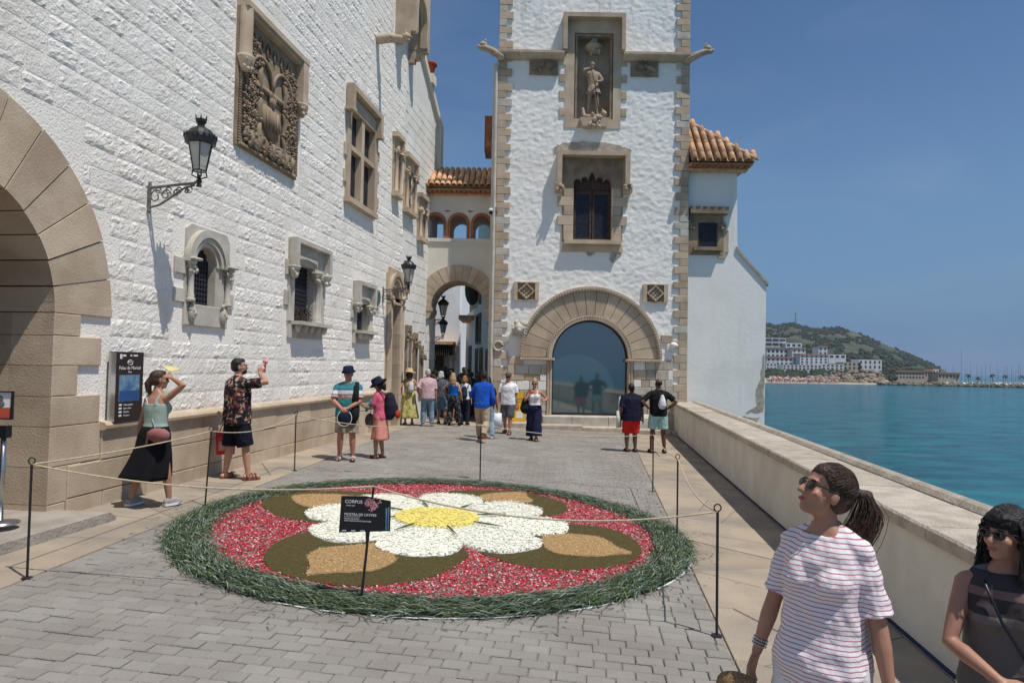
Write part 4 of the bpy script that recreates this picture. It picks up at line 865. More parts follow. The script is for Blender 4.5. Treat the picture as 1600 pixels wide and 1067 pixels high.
# radio mast on the ridge
p = hillpt(1243,1.0); t = thing('radio_mast','thin lattice radio mast standing on the far hilltop','mast',(p.x,p.y,p.z)); mb = MB()
for sx,sy in ((-1,-1),(1,-1),(1,1),(-1,1)): mb.tube([(sx*2.2,sy*2.2,-2),(sx*.5,sy*.5,17),(sx*.3,sy*.3,24)],.22,4)
for k in range(9): s = 2.2-1.75*k/9; z = k*2.0; mb.tube([(-s,-s,z),(s,-s,z+1.6)],.15,4); mb.tube([(s,-s,z),(-s,-s,z+1.6)],.15,4)
mb.build('lattice', M['greyiron'], t); MB().ball((1.6,-1,13),1.4,8,6).build('dish', M['white_plastic'], t)
p = hillpt(1234,.99); o = MB().tube([(0,0,-2),(0,0,13)],.25,5).build('antenna_pole', M['greyiron'], None, M=Matrix.Translation(p)); tag(o,'short antenna pole left of the lattice mast on the hilltop','mast')
# beach, rocks, shrubs, breakwater
bm = MB(); P = [at(x,y,Y) for x,y,Y in ()]
for i in range(31):
    px = 1120+i*9; f = at(px,600,512); b_ = at(px,590,545); bm.v += [(f.x,505+nz(i*.4,0)*3,SEA-.3),(b_.x,548,SEA+3.2)]
for i in range(30): bm.f.append((2*i,2*i+2,2*i+3,2*i+1))
bm.build('beach', M['sand'], None, True, kind='structure')
mb = MB(); cols = 0
for k in range(420): 
    px = rg.uniform(1198,1312); Y = rg.uniform(512,540); z = SEA+(Y-507)/41*3.3; x = at(px,590,Y).x; s = rg.uniform(.35,.9)
    if rg.random() < .3: mb.lathe([(.06,0),(.06,1.9),(1.1,1.9),(.1,2.5)],(x,Y,z),6)
    else: mb.ball((x,Y,z+.5),(s*.6,s*.5,s),5,3)
o = mb.build('beach_crowd', ramp_mat('beach_colours',[(0,(.5,.42,.36)),(.3,(.45,.08,.06)),(.5,(.6,.55,.5)),(.7,(.22,.12,.09)),(.85,(.08,.12,.25))]), None, kind='stuff'); tag(o,'distant bathers and parasols crowding the far beach','crowd')
mb = MB()
for k in range(330):
    px = rg.uniform(1255,1382); u = (px-1255)/127; Y = rg.uniform(522,556); z = SEA+rg.uniform(0,1)*(3+9*max(0,math.sin(u*2.6)))*(Y-515)/41; s = rg.uniform(.9,2.6); mb.ball((at(px,590,Y).x,Y,z),(s*1.3,s,s*.8),6,4,Matrix.Rotation(rg.random()*3,3,'Z'))
o = mb.build('shore_rocks', M['rock'], None, kind='stuff'); tag(o,'tan rocky point at the end of the far beach','rocks')
mb = MB()
for k in range(420):
    px = rg.uniform(1197,1400); Y = rg.uniform(548,572); s = rg.uniform(1.0,2.6); mb.ball((at(px,590,Y).x,Y,SEA+2.5+(Y-548)*.24+rg.random()),(s*1.3,s,s),6,4)
o = mb.build('shore_shrubs', M['pine'], None, kind='stuff'); tag(o,'dark green shrubs between the far beach and the houses','shrubs')
mb = MB()
for k in range(900):
    px = rg.uniform(1372,1640); h = rg.random(); Y = 505+rg.uniform(-4,5)-(px-1372)*.05; s = rg.uniform(.5,1.25); x = at(px,598,Y).x; mb.ball((x,Y,SEA+.2+h*2.4*(1-abs(Y-505+(px-1372)*.05)/7)),(s*1.2,s,s*.8),5,3,Matrix.Rotation(rg.random()*3,3,'Z'))
o = mb.build('breakwater', M['rock'], None, kind='stuff'); tag(o,'long breakwater of piled boulders before the marina','breakwater')
# moored sailing boats: hulls hide behind the boulders, masts stand above
def boat(px, h, lab, Y=540):
    p = at(px,596,Y); t = thing('sailboat', lab, 'sailboat', (p.x,Y,SEA), 'sailing boats moored in the marina' if h < 20 else None)
    MB().loft([[(s*w_,y,z) for s,y,z in ((-1,-4*l,1.4),(1,-4*l,1.4),(1,4*l,1.4),(-1,4*l,1.4))] for w_,l,zz in ((.6,.8,0),) for z in ()] or [[(-.7,-3,.0),(.7,-3,.0),(.7,3,.0),(-.7,3,.0)],[(-1.3,-4,1.5),(1.3,-4,1.5),(.3,4.5,1.6),(-.3,4.5,1.6)],[(-.8,-2,2.4),(.8,-2,2.4),(.5,1.5,2.4),(-.5,1.5,2.4)]]).build('hull', M['housew'], t)
    m_ = MB(); m_.tube([(0,.5,1.5),(0,.5,h)],[.13,.08],4); m_.tube([(-1,.5,h*.6),(1,.5,h*.6)],.06,4); m_.build('mast', M['greyiron'], t); MB().tube([(0,.5,3.2),(0,-3,3.1)],.14,5).build('boom', M['housew'], t)
boat(1503,30,'sailing boat with by far the tallest mast in the marina')
ORD = 'first second third fourth fifth sixth seventh eighth ninth tenth eleventh twelfth thirteenth fourteenth fifteenth sixteenth seventeenth eighteenth nineteenth twentieth'.split()
for k,px in enumerate((1475,1479,1490,1510,1518,1527,1535,1541,1548,1553,1559,1562,1568,1572,1576,1581,1584,1588,1592,1596)): boat(px+rg.uniform(-.7,.7),rg.uniform(11,19),'%s of the short-masted sailboats from the left behind the breakwater' % ORD[k],rg.uniform(525,560))
def palm(px, h, lab, Y=530):
    p = at(px,595,Y); t = thing('palm_tree',lab,'palm tree',(p.x,Y,SEA+1.5),'palms along the marina'); MB().tube([(0,0,-1),(.1,0,h*.5),(0,0,h)],[.3,.22,.2],6).build('trunk', M['houset'], t); mb = MB()
    for k in range(26):
        a = rg.random()*6.28; e = rg.uniform(-.3,1.1); d = Vector((math.cos(a),math.sin(a),0)); L_ = rg.uniform(2,2.9); side = Vector((-d.y,d.x,0))*.32; q = [Vector((0,0,h))+d*(L_*s)+Vector((0,0,L_*(e*s-.9*s*s))) for s in (0,.35,.7,1)]
        mb.add([q[0]-side*.2,q[0]+side*.2,q[1]-side,q[1]+side,q[2]-side,q[2]+side,q[3]],[(0,1,3,2),(2,3,5,4),(4,5,6)])
    mb.build('crown', M['pine'], t)
for k,(px,h) in enumerate(((1494,5),(1513,7),(1528,5),(1551,7.5),(1571,6.5),(1597,6.5))): palm(px,h,'%s palm tree from the left along the far marina quay' % ORD[k])
# rocks at the foot of the annex, sea gulls
mb = MB()
for k in range(160): y = rg.uniform(23,34); mb.ball((8.2+rg.random()*3.0+(y-23)*.05,y,-8+rg.random()*3.5*(1-(y-23)/14)),(rg.uniform(.3,.9),rg.uniform(.3,.9),rg.uniform(.3,.6)),6,4)
o = mb.build('foot_rocks', M['rock'], None, kind='stuff'); tag(o,'reddish brown rocks at the foot of the annex by the water','rocks')
for lab,px,py in (('lone gull flying left of the upper right sky','%d'%1135,122),('tiny gull flying lowest in the right hand sky','1253',193)):
    p = at(float(px),py,70); mb = MB(); mb.limb([(-.12,0,0),(.14,0,.02)],[.05,.03],6); mb.add([(0,.05,.03),(.05,-.05,.03),(.1,.5,.12),(-.02,.45,.14),(.1,-.5,.12),(-.02,-.45,.14)],[(0,2,3),(1,5,4)]); o = mb.build('gull', M['greyiron'], None, M=Matrix.Translation(p) @ Matrix.Scale(.5,4)); tag(o,lab,'bird')
# ------------------------------------------------------------------ the flower carpet
fc = thing('flower_carpet','round flower carpet with white daisy, red petals and green border on pavement','flower carpet',(CC.x,CC.y,gz(CC.x)))
def FC(x, y, z=0): return (x-CC.x, y-CC.y, gz(x)-gz(CC.x)+z)
def inpoly(x, y, P):
    r = False; j = len(P)-1
    for i in range(len(P)):
        if (P[i][1] > y) != (P[j][1] > y) and x < (P[j][0]-P[i][0])*(y-P[i][1])/(P[j][1]-P[i][1])+P[i][0]: r = not r
        j = i
    return r
def smooth_poly(P, n=2):
    for _ in range(n): P = [q for i in range(len(P)) for q in ((P[i][0]*.75+P[(i+1)%len(P)][0]*.25,P[i][1]*.75+P[(i+1)%len(P)][1]*.25),(P[i][0]*.25+P[(i+1)%len(P)][0]*.75,P[i][1]*.25+P[(i+1)%len(P)][1]*.75))]
    return P
def GP(L, s, ox, oy): return [tuple(G(ox+x/s,oy+y/s)[:2]) for x,y in L]
c1 = lambda L: GP(L,3.636,240,730)
c2 = lambda L: GP(L,3.478,640,730)
OL = [c1([(905,370),(760,400),(660,450),(615,520),(640,570),(700,610),(850,650),(1000,675),(1150,685),(1300,680),(1450,660)])+c2([(0,640),(120,610),(230,565),(300,510),(330,470),(200,380),(-150,330)]),
      c1([(1000,335),(800,305),(680,280),(610,230),(620,190),(700,155),(850,142),(1060,140),(1300,150),(1250,260)]),
      c2([(180,150),(250,130),(400,128),(600,135),(720,160),(830,190),(865,225),(840,260),(740,278),(400,270)]),
      c2([(340,455),(450,500),(600,550),(750,568),(900,570),(1100,555),(1220,520),(1268,470),(1250,420),(1180,370),(1060,330),(840,310),(500,330)])]
TA = [c1([(850,635),(885,590),(880,560),(858,525),(900,490),(960,470),(1100,460),(1300,440),(1310,460),(1380,520),(1380,550),(1300,590),(1200,612),(1000,615),(900,625)]),
      c1([(770,170),(900,163),(1060,165),(1200,180),(1060,230),(980,235),(900,242),(840,230),(795,205)]),
      c2([(710,390),(760,378),(850,374),(1000,382),(1080,410),(1130,450),(1230,482),(1140,485),(1050,497),(900,497),(790,480),(735,455)]),
      c2([(365,165),(450,150),(633,142),(640,175),(668,185),(665,205),(560,195),(420,200)])]
OL = [smooth_poly(p,1) for p in OL]; TA = [smooth_poly(p,1) for p in TA]
def bed(name, P, z, m, par=fc, label=None):                # low bed of loose material with a soft edge
    n = len(P); cx = sum(p[0] for p in P)/n; cy = sum(p[1] for p in P)/n; mb = MB(); v = []
    for k,zz in ((1.0,.0),(.99,z*.8),(.965,z)): v += [FC(cx+(x-cx)*k+random.uniform(-.008,.008),cy+(y-cy)*k+random.uniform(-.008,.008),zz) for x,y in P]
    q = [tuple(range(2*n,3*n))]
    for a in (0,n): q += [(a+j,a+(j+1)%n,a+n+(j+1)%n,a+n+j) for j in range(n)]
    return mb.add(v,q).build(name, m, par, label=label)
M['olive'] = mat('olive_ground_leaves', (.15,.118,.038), .95, col2=(.11,.088,.028), ns=60, bump=1.5, bs=180)
M['seed'] = mat('tan_husks', (.63,.41,.19), .95, col2=(.53,.33,.14), ns=90, bump=1.5, bs=160)
BEDS = [(bed('olive_bed', p, .022, M['olive']),p,.024,4200,'crumbled_leaf') for p in OL]+[(bed('husk_leaf', p, .034, M['seed']),p,.036,2600,'loose_husks') for p in TA]
FX, FY = G(683,815)[:2]; PETA = [-93+45*k for k in range(8)]
def petal(a, r0=.42, r1=1.64, hw=.60):
    a = math.radians(a); d = Vector((math.cos(a),math.sin(a))); s = Vector((-d.y,d.x)); L = []
    for i in range(24):
        t = 2*PI*i/24; c = math.cos(t); r = (r0+r1)/2+(r1-r0)/2*c; w = hw*math.copysign(abs(math.sin(t))**.8,math.sin(t))*(.60+.40*(r-r0)/(r1-r0))*.93
        L.append((FX+d.x*r+s.x*w, FY+d.y*r+s.y*w))
    return L
PET = [petal(a) for a in PETA]
M['wpet'] = mat('white_petals', (.86,.85,.74), .9, var=.08, ns=25, rnd=.10); M['ypet'] = mat('yellow_petals', (.88,.76,.22), .9, var=.08, ns=25, rnd=.12)
rg = random.Random(5)
def flake(mb, x, y, z, s, up=.3):
    a = rg.random()*6.283; d = Vector((math.cos(a),math.sin(a),rg.uniform(-up,up))); b = Vector((-math.sin(a)*.6,math.cos(a)*.6,rg.uniform(-up,up))); c = Vector(FC(x,y,z)); mb.add([c-d*s,c+b*s,c+d*s,c-b*s],[(0,1,2,3)])
M['olive2'] = mat('olive_crumbs', (.15,.118,.04), .95, var=.1, ns=30, rnd=.2); M['seed2'] = mat('loose_husk', (.64,.42,.20), .95, var=.08, ns=30, rnd=.13)
for b,P,z,cnt,nm in BEDS:
    mb = MB(); xs_ = [p[0] for p in P]; ys_ = [p[1] for p in P]; n = 0
    while n < cnt:
        x,y = rg.uniform(min(xs_)-.03,max(xs_)+.03),rg.uniform(min(ys_)-.03,max(ys_)+.03)
        if inpoly(x+rg.gauss(0,.012),y+rg.gauss(0,.012),P): flake(mb,x,y,z+rg.random()*.005,rg.uniform(.005,.010),.25); n += 1
    mb.build(nm, M['seed2'] if nm == 'loose_husks' else M['olive2'], b, kind='stuff')
stem = mat('green_stem', (.06,.10,.03), .9)
for k,(P,a) in enumerate(zip(PET,PETA)):
    b = bed('daisy_petal', P, .045, M['wpet']); mb = MB(); xs_ = [p[0] for p in P]; ys_ = [p[1] for p in P]; n = 0
    while n < 2300:
        x,y = rg.uniform(min(xs_),max(xs_)),rg.uniform(min(ys_),max(ys_))
        if inpoly(x,y,P): flake(mb,x,y,.046+rg.random()*.018,rg.uniform(.010,.020),.2); n += 1
    mb.build('loose_petals', M['wpet'], b, kind='stuff')
    g = math.radians(a+22.5); mb = MB(); mb.tube([FC(FX+math.cos(g)*r,FY+math.sin(g)*r,.08) for r in (.52,.7,.92)],[.008,.012,.004],5); mb.build('stem', stem, fc)
b = bed('daisy_centre', [(FX+.53*math.cos(2*PI*i/32),FY+.53*math.sin(2*PI*i/32)) for i in range(32)], .07, M['ypet']); mb = MB()
for n in range(2200): a,r = rg.random()*6.283,.53*math.sqrt(rg.random()); flake(mb,FX+r*math.cos(a),FY+r*math.sin(a),.071+rg.random()*.012,rg.uniform(.010,.02),.2)
mb.build('loose_petals', M['ypet'], b, kind='stuff')
# red and white carnation petals strewn between
RX, RY = 2.66, 2.68; mb = MB(); n = 0
while n < 44000:
    a,r = rg.random()*6.283,math.sqrt(rg.random())*1.02; x,y = CC.x+RX*r*math.cos(a),CC.y+RY*r*math.sin(a)
    if nz(x*1.4,y*1.4,5) < -.33 and rg.random() < .6: n += 1; continue
    if any(inpoly(x,y,p) for p in OL) or (x-FX)**2+(y-FY)**2 < 1.3 or any(inpoly(x,y,p) for p in PET): continue
    flake(mb,x,y,.006+rg.random()*.022,rg.uniform(.008,.016),.4); n += 1
mb.build('red_petals', ramp_mat('carnation_petals',[(0,(.50,.02,.04)),(.30,(.60,.035,.06)),(.54,(.38,.015,.035)),(.68,(.70,.50,.47)),(.82,(.60,.20,.22)),(.95,(.30,.22,.20))]), fc, kind='stuff')
MB().flat([FC(CC.x+RX*1.0*math.cos(2*PI*i/60),CC.y+RY*1.0*math.sin(2*PI*i/60))[:2] for i in range(60)],-.02,.0).build('petal_backing', mat('crushed_petal_ground', (.22,.11,.10), .95, col2=(.23,.20,.18), ns=12), fc, M=Matrix.Rotation(math.atan(SLOPE),4,'Y')@Matrix.Translation((0,0,.003)))
# green border: dark moss bed, then cut stems and leaves lying along the ring
ring = [[FC(CC.x+CRX*k*math.cos(2*PI*i/72),CC.y+CRY*k*math.sin(2*PI*i/72),z*(1+.5*nz(i*.7,k*9))) for i in range(72)] for k,z in ((1.0,.0),(.985,.018),(.93,.032),(.885,.024),(.862,.0))]
mb = MB(); mb.loft(ring,False); bo = mb.build('moss_border', mat('moss', (.045,.062,.018), .95, col2=(.02,.035,.012), ns=14, bump=1.5, bs=70), fc, True)
gm = ramp_mat('cut_greenery',[(0,(.035,.06,.025)),(.24,(.06,.095,.045)),(.42,(.14,.185,.15)),(.60,(.045,.075,.035)),(.76,(.17,.20,.09)),(.86,(.26,.31,.25))],rough=.6)
mb = MB()
for k in range(15000):
    a = rg.random()*6.283; q = rg.random(); r = .862+.145*q; x,y = CC.x+CRX*r*math.cos(a),CC.y+CRY*r*math.sin(a); z = .015+.04*rg.random()*(1-abs(q-.55)); ta = math.atan2(CRY*math.cos(a),-CRX*math.sin(a))+rg.gauss(0,.42)+(PI if rg.random() < .5 else 0)
    L_ = rg.uniform(.07,.30); d = Vector((math.cos(ta),math.sin(ta),rg.uniform(-.05,.07))); s = Vector((-d.y,d.x,rg.uniform(-.3,.3)))*rg.uniform(.0025,.006); c = Vector(FC(x,y,z)); e = c+d*L_*.5+Vector((0,0,.012)); f = c+d*L_; f.z = max(f.z-.02,FC(x,y)[2]+.008)
    mb.add([c-s*.5,c+s*.5,e+s,e-s,f],[(0,1,2,3),(3,2,4)])
for k in range(420):                                       # strays outside the ring
    a = rg.random()*6.283; r = 1.0+abs(rg.gauss(0,.07)); x,y = CC.x+CRX*r*math.cos(a),CC.y+CRY*r*math.sin(a); t = rg.random()*6.283; d = Vector((math.cos(t),math.sin(t),0)); s = Vector((-d.y,d.x,0))*.005; c = Vector(FC(x,y,.006)); L_ = rg.uniform(.03,.13); mb.add([c-s,c+s,c+d*L_+Vector((0,0,-SLOPE*d.x*L_+.004))],[(0,1,2)])
mb.build('cut_stems', gm, bo, kind='stuff')
mb = MB()
for a0,a1 in ((250,262),(266,291),(297,306),(318,338)):
    for i in range(8):
        b0,b1 = (math.radians(a0+(a1-a0)*(i+k)/8) for k in (0,1)); P = [(1.0,b0),(1.008,b0),(1.008,b1),(1.0,b1)]; mb.add([FC(CC.x+CRX*r*math.cos(t),CC.y+CRY*r*math.sin(t),.006) for r,t in P],[(0,1,2,3)])
mb.build('paper_edge', M['whitep'], fc, kind='stuff')
# ------------------------------------------------------------------ rope fence round it
def post(px, py, label, h=.95, lean=(0,0)):
    p = G(px,py); t = thing('rope_post',label,'post',p,'thin black rods of the rope fence'); top = Vector((lean[0],lean[1],h))
    MB().tube([(0,0,-.02),top],.011,6).build('rod', M['iron'], t); mb = MB(); mb.tube([top+Vector((.028*math.sin(a*PI/5),0,.028-.028*math.cos(a*PI/5))) for a in range(11)],.006,5); mb.build('eye_loop', M['iron'], t)
    MB().lathe([(.045,0),(.045,.006),(.012,.012)],(0,0,0),8).build('foot_plate', M['iron'], t)
    return p+top
PT = dict(a=post(42,903,'rope post nearest the great doorway at the left edge'),b=post(320,790,'rope post beside the man with the red bag',lean=(.05,0)),c=post(460,735,'rope post by the wall left of the man in bucket hat'),
  d=post(750,750,'rope post behind the far middle of the flower carpet'),e=post(1020,768,'farther of the two rope posts near right edge of carpet'),f=post(1058,838,'rope post at the right rim of the green border'),g=post(1120,993,'nearest right rope post standing on the paver edge'))
def rope(a, b, sag, label):
    a, b = Vector(a), Vector(b); n = 20; pts = [a.lerp(b,i/n)-Vector((0,0,sag*4*(i/n)*(1-i/n))) for i in range(n+1)]
    o = MB().tube([p-a for p in pts],.0075,6).build('rope', M['rope'], None, True, M=Matrix.Translation(a)); tag(o,label,'rope','sand coloured ropes of the fence')
# black sign on a stake
sp_ = G(563,940); stop = sp_+Vector((.085,.0,.94))
rope(PT['a'],PT['b'],.03,'upper rope from doorway post towards man with red bag'); rope(PT['b'],PT['c'],.12,'rope along the wall between the two left rear posts'); rope(PT['c'],PT['d'],.13,'far rope passing behind the bucket hat man and pink dress'); rope(PT['d'],PT['e'],.10,'far right rope behind the carpet in front of the steps')
rope(PT['e'],PT['f'],.05,'short slack rope between the two right rear posts'); rope(PT['f'],PT['g'],.12,'slack rope falling to the nearest right post'); rope(PT['g'],stop,.16,'near rope crossing the daisy from sign to right post'); rope(stop,PT['a'],.10,'near rope from the black sign to the doorway post')
def coil(p, lab):
    mb = MB()
    for k in range(4): mb.tube([(.07*math.cos(a*.6+k)+.02*k,.05*math.sin(a*.6+k),-.03+.02*math.sin(a+k*2)) for a in range(12)],.008,5)
    o = mb.build('rope_knot', M['rope'], None, True, M=Matrix.Translation(p)); tag(o,lab,'rope')
coil(PT['d'],'bundle of knotted rope on the far middle post')
sg = thing('black_sign','black notice board with white lettering and pink flowers on a stake','sign',sp_); fa = Vector((0,0,0))
MB().tube([(0,.012,-.02),(.085,.012,.95)],[.012,.009],6).build('stake', M['iron'], sg)
MB().prism([(.028,.57),(.05,.57),(.057,.50),(.036,.38)],-.002,.02).build('clip', M['iron'], sg)
tl, trr, brr, bl = [at(x,y,sp_.y)-sp_ for x,y in ((534,774),(611,782),(610,829),(530,831))]
tm = (tl+trr)/2+Vector((0,0,.018))
bd = MB().prism([(bl.x,bl.z),(brr.x,brr.z),(trr.x,trr.z),(tm.x,tm.z),(tl.x,tl.z)],-.014,-.006).build('board', M['blackp'], sg)
def text(body, x, y, z, size, m, par, rz=0, align='LEFT', M4=None):
    cu = bpy.data.curves.new('lettering','FONT'); cu.body = body; cu.size = size; cu.align_x = align; cu.extrude = .0006; cu.materials.append(m); cu.resolution_u = 3
    o = bpy.data.objects.new('lettering', cu); COL.objects.link(o); o.parent = par; o.matrix_local = (M4 if M4 is not None else Matrix.Translation((x,y,z)) @ Matrix.Rotation(rz,4,'Y') @ Matrix.Rotation(PI/2,4,'X')); return o
rs = math.atan2(tl.z-trr.z,trr.x-tl.x)*.35; W_ = trr.x-tl.x
text('CORPUS', tl.x+.03, -.017, tl.z-.055, .038, M['whitep'], bd, rs); text('SITGES 2023', tl.x+.04, -.017, tl.z-.08, .014, M['whitep'], bd, rs)
text('MOSTRA DE CATIFES', tl.x+.028, -.017, tl.z-.155, .028, M['whitep'], bd, rs)
mb = MB(); mb.box(tl.x+.028,tl.x+.16,-.0165,-.0145,tl.z-.168,tl.z-.166); mb.build('rule_line', M['whitep'], bd)
text('MOSTRA DE CATIFES', tl.x+.028, -.017, tl.z-.186, .013, M['whitep'], bd, rs); text('PENYA BARCELONISTA DE SITGES', tl.x+.028, -.017, tl.z-.203, .0145, M['whitep'], bd, rs)
for k in range(3): MB().box(bl.x+.025+k*.075,bl.x+.06+k*.075,-.0165,-.0145,bl.z+.014,bl.z+.020).build('logo_mark', M['whitep'], bd)
mb = MB(); rg = random.Random(9)
for cx_,cz_,rr_ in ((.225,.052,.034),(.29,.055,.046),(.258,.085,.04)):
    for k in range(26): a,r = rg.random()*6.283,rr_*math.sqrt(rg.random()); x,z = tl.x+cx_+r*math.cos(a)*.9,tl.z-cz_+r*math.sin(a); mb.add([(x-.008,-.0152-k*1e-5,z),(x,-.0152-k*1e-5,z-.007),(x+.008,-.0152-k*1e-5,z),(x,-.0152-k*1e-5,z+.007)],[(0,1,2,3)])
mb.build('flower_picture', M['pinkp'], bd, kind='stuff')
mb = MB(); mb.box(brr.x-.04,brr.x-.028,-.0158,-.0142,brr.z+.01,trr.z-.06); mb.box(brr.x-.02,brr.x-.012,-.0158,-.0142,brr.z+.01,trr.z-.05); mb.build('blue_stripe', M['bluep'], bd)
# ------------------------------------------------------------------ information panel, poster stand, yellow board, plaque, camera
ip = thing('info_panel','tall brown information panel with small blue screen on the palace wall','sign',WALLM @ Matrix.Translation((.95,-.05,1.2)))
pb = MB().box(-.25,.26,-.10,.0,-.01,.88).build('board', M['brownp'], ip); MB().box(-.252,-.235,-.098,.002,.0,.87).build('metal_edge', M['steel'], ip); MB().box(-.2,.2,.0,.09,.1,.8).build('wall_bracket', M['greyiron'], ip)
MB().box(-.19,.19,-.103,-.099,.245,.585).build('screen', M['bluep'], pb); MB().box(-.185,.185,-.1045,-.1035,.25,.385).build('screen_caption', mat('deep_blue_print',(.03,.09,.26),.3), pb)
text('Palau de Maricel',0,-.104,.655,.062,M['whitep'],pb,0,'CENTER'); text('Sitges',0,-.104,.615,.03,M['whitep'],pb,0,'CENTER')
mb = MB(); mb.tube([(.05*math.cos(a*PI/6),-.104,.745+.03*math.sin(a*PI/6)) for a in range(0,12)],.004,4); mb.tube([(-.05,-.104,.74),(0,-.104,.755),(.05,-.104,.74)],.004,4); mb.build('emblem', M['whitep'], pb)
for k,(a,b,c,d) in enumerate(((-.19,-.15,.79,.85),(-.14,-.08,.82,.845),(.0,.03,.825,.845),(.06,.14,.825,.845))): MB().box(a,b,-.103,-.1005,c,d).build('logo_mark', M['whitep'], pb)
for k,tx in enumerate(('Visites guiades','Sales nobles','Claustre','Terrasses')): text(tx,-.10,-.104,.195-.045*k,.03,M['whitep'],pb); MB().box(-.18,-.13,-.103,-.1005,.195-.045*k,.218-.045*k).build('pictogram', M['whitep'], pb)
pq = G(10,790); ps = thing('poster_stand','steel stanchion with framed red and white poster by the doorway','sign',Vector((pq.x-.25,6.9,.32)))
bx = at(5,700,6.9).x-(pq.x-.25)
MB().lathe([(.17,0),(.17,.015),(.05,.03),(.025,.04)],(bx,0,0),16).build('base', M['steel'], ps, True); MB().tube([(bx,0,.03),(bx,0,.92)],.024,10).build('pole', M['steel'], ps, True); MB().box(bx-.05,bx+.05,-.04,.04,.86,.98).build('clamp', M['blackp'], ps)
xr, z0_, z1_ = at(22,630,6.9).x-(pq.x-.25), at(10,655,6.9).z-.32, at(10,611,6.9).z-.32
fr_ = MB().ring([(xr-.42,z0_),(xr-.42,z1_),(xr,z1_),(xr,z0_)],[(xr-.405,z0_+.012),(xr-.405,z1_-.012),(xr-.012,z1_-.012),(xr-.012,z0_+.012)],-.03,.0,True).build('poster_frame', M['blackp'], ps)
MB().box(xr-.41,xr-.01,-.012,-.002,z0_+.118,z1_-.01).build('poster_picture', M['whitep'], fr_); MB().box(xr-.41,xr-.01,-.0125,-.002,z0_+.01,z0_+.117).build('poster_caption', M['redp'], fr_); mb = MB(); mb.ball((xr-.13,-.014,z1_-.08),(.03,.003,.035),10,6); mb.ball((xr-.13,-.014,z1_-.13),(.045,.003,.035),10,6); mb.build('poster_figure', M['greyiron'], fr_)
yb = thing('yellow_board','yellow notice board with dark lettering beside the tower door','sign',Vector((at(809,650,22.5).x,22.5,gz(.2)+.1)))
b_ = MB().prism([(-.32,.02),(.24,.02),(.24,.24),(.17,.4),(.17,1.02),(-.26,1.02),(-.26,.4),(-.32,.24)],-.015,.015).build('board', M['yellowp'], yb); MB().box(-.3,.22,-.15,.15,0,.02).build('foot', M['yellowp'], yb); MB().box(-.05,.16,-.019,-.016,.17,.38).build('paper', M['whitep'], b_); text('ATENCIÓ',.15,-.018,.76,.085,M['blackp'],b_,0,'RIGHT'); text('VIANANTS',.15,-.018,.67,.075,M['blackp'],b_,0,'RIGHT'); MB().ball((-.03,-.02,.52),(.07,.006,.1),12,8).build('red_symbol', M['redp'], b_)
ov = thing('oval_plaque','small green oval enamel plaque on the white palace wall','plaque',WALLM @ Matrix.Translation((10.9,-.05,3.77))); mb = MB(); mb.prism([(.16*math.cos(2*PI*i/20),.215*math.sin(2*PI*i/20)) for i in range(20)],-.03,.06); p_ = mb.build('plate', M['greenp'], ov); MB().ring([(.15*math.cos(2*PI*i/20),.205*math.sin(2*PI*i/20)) for i in range(20)],[(.13*math.cos(2*PI*i/20),.185*math.sin(2*PI*i/20)) for i in range(20)],-.034,-.029,True).build('rim', M['pale'], p_); text('1',0,-.034,-.06,.16,M['pale'],p_,0,'CENTER')
for k in range(2): text(('MARICEL','DE MAR')[k],10.9,-.06,3.44-.1*k,.09,M['greyiron'],wl_,0,'CENTER')
cv = thing('security_camera','white dome security camera on the corner of the tower','camera',(-.62,22.9,at(768,328,22.8).z)); MB().box(-.02,.06,-.04,.06,-.06,.12).build('mount', M['brown'], cv); mb = MB(); mb.tube([(.0,0,.0),(-.16,-.05,.03)],.03,6); mb.ball((-.17,-.06,.0),(.085,.085,.07),10,8); mb.build('arm', M['white_plastic'], cv, True); MB().ball((-.17,-.06,-.075),(.07,.07,.075),10,8).build('dome', M['blackp'], cv, True); MB().box(-.08,.0,-.05,.02,.1,.24).build('junction_box', M['white_plastic'], cv)
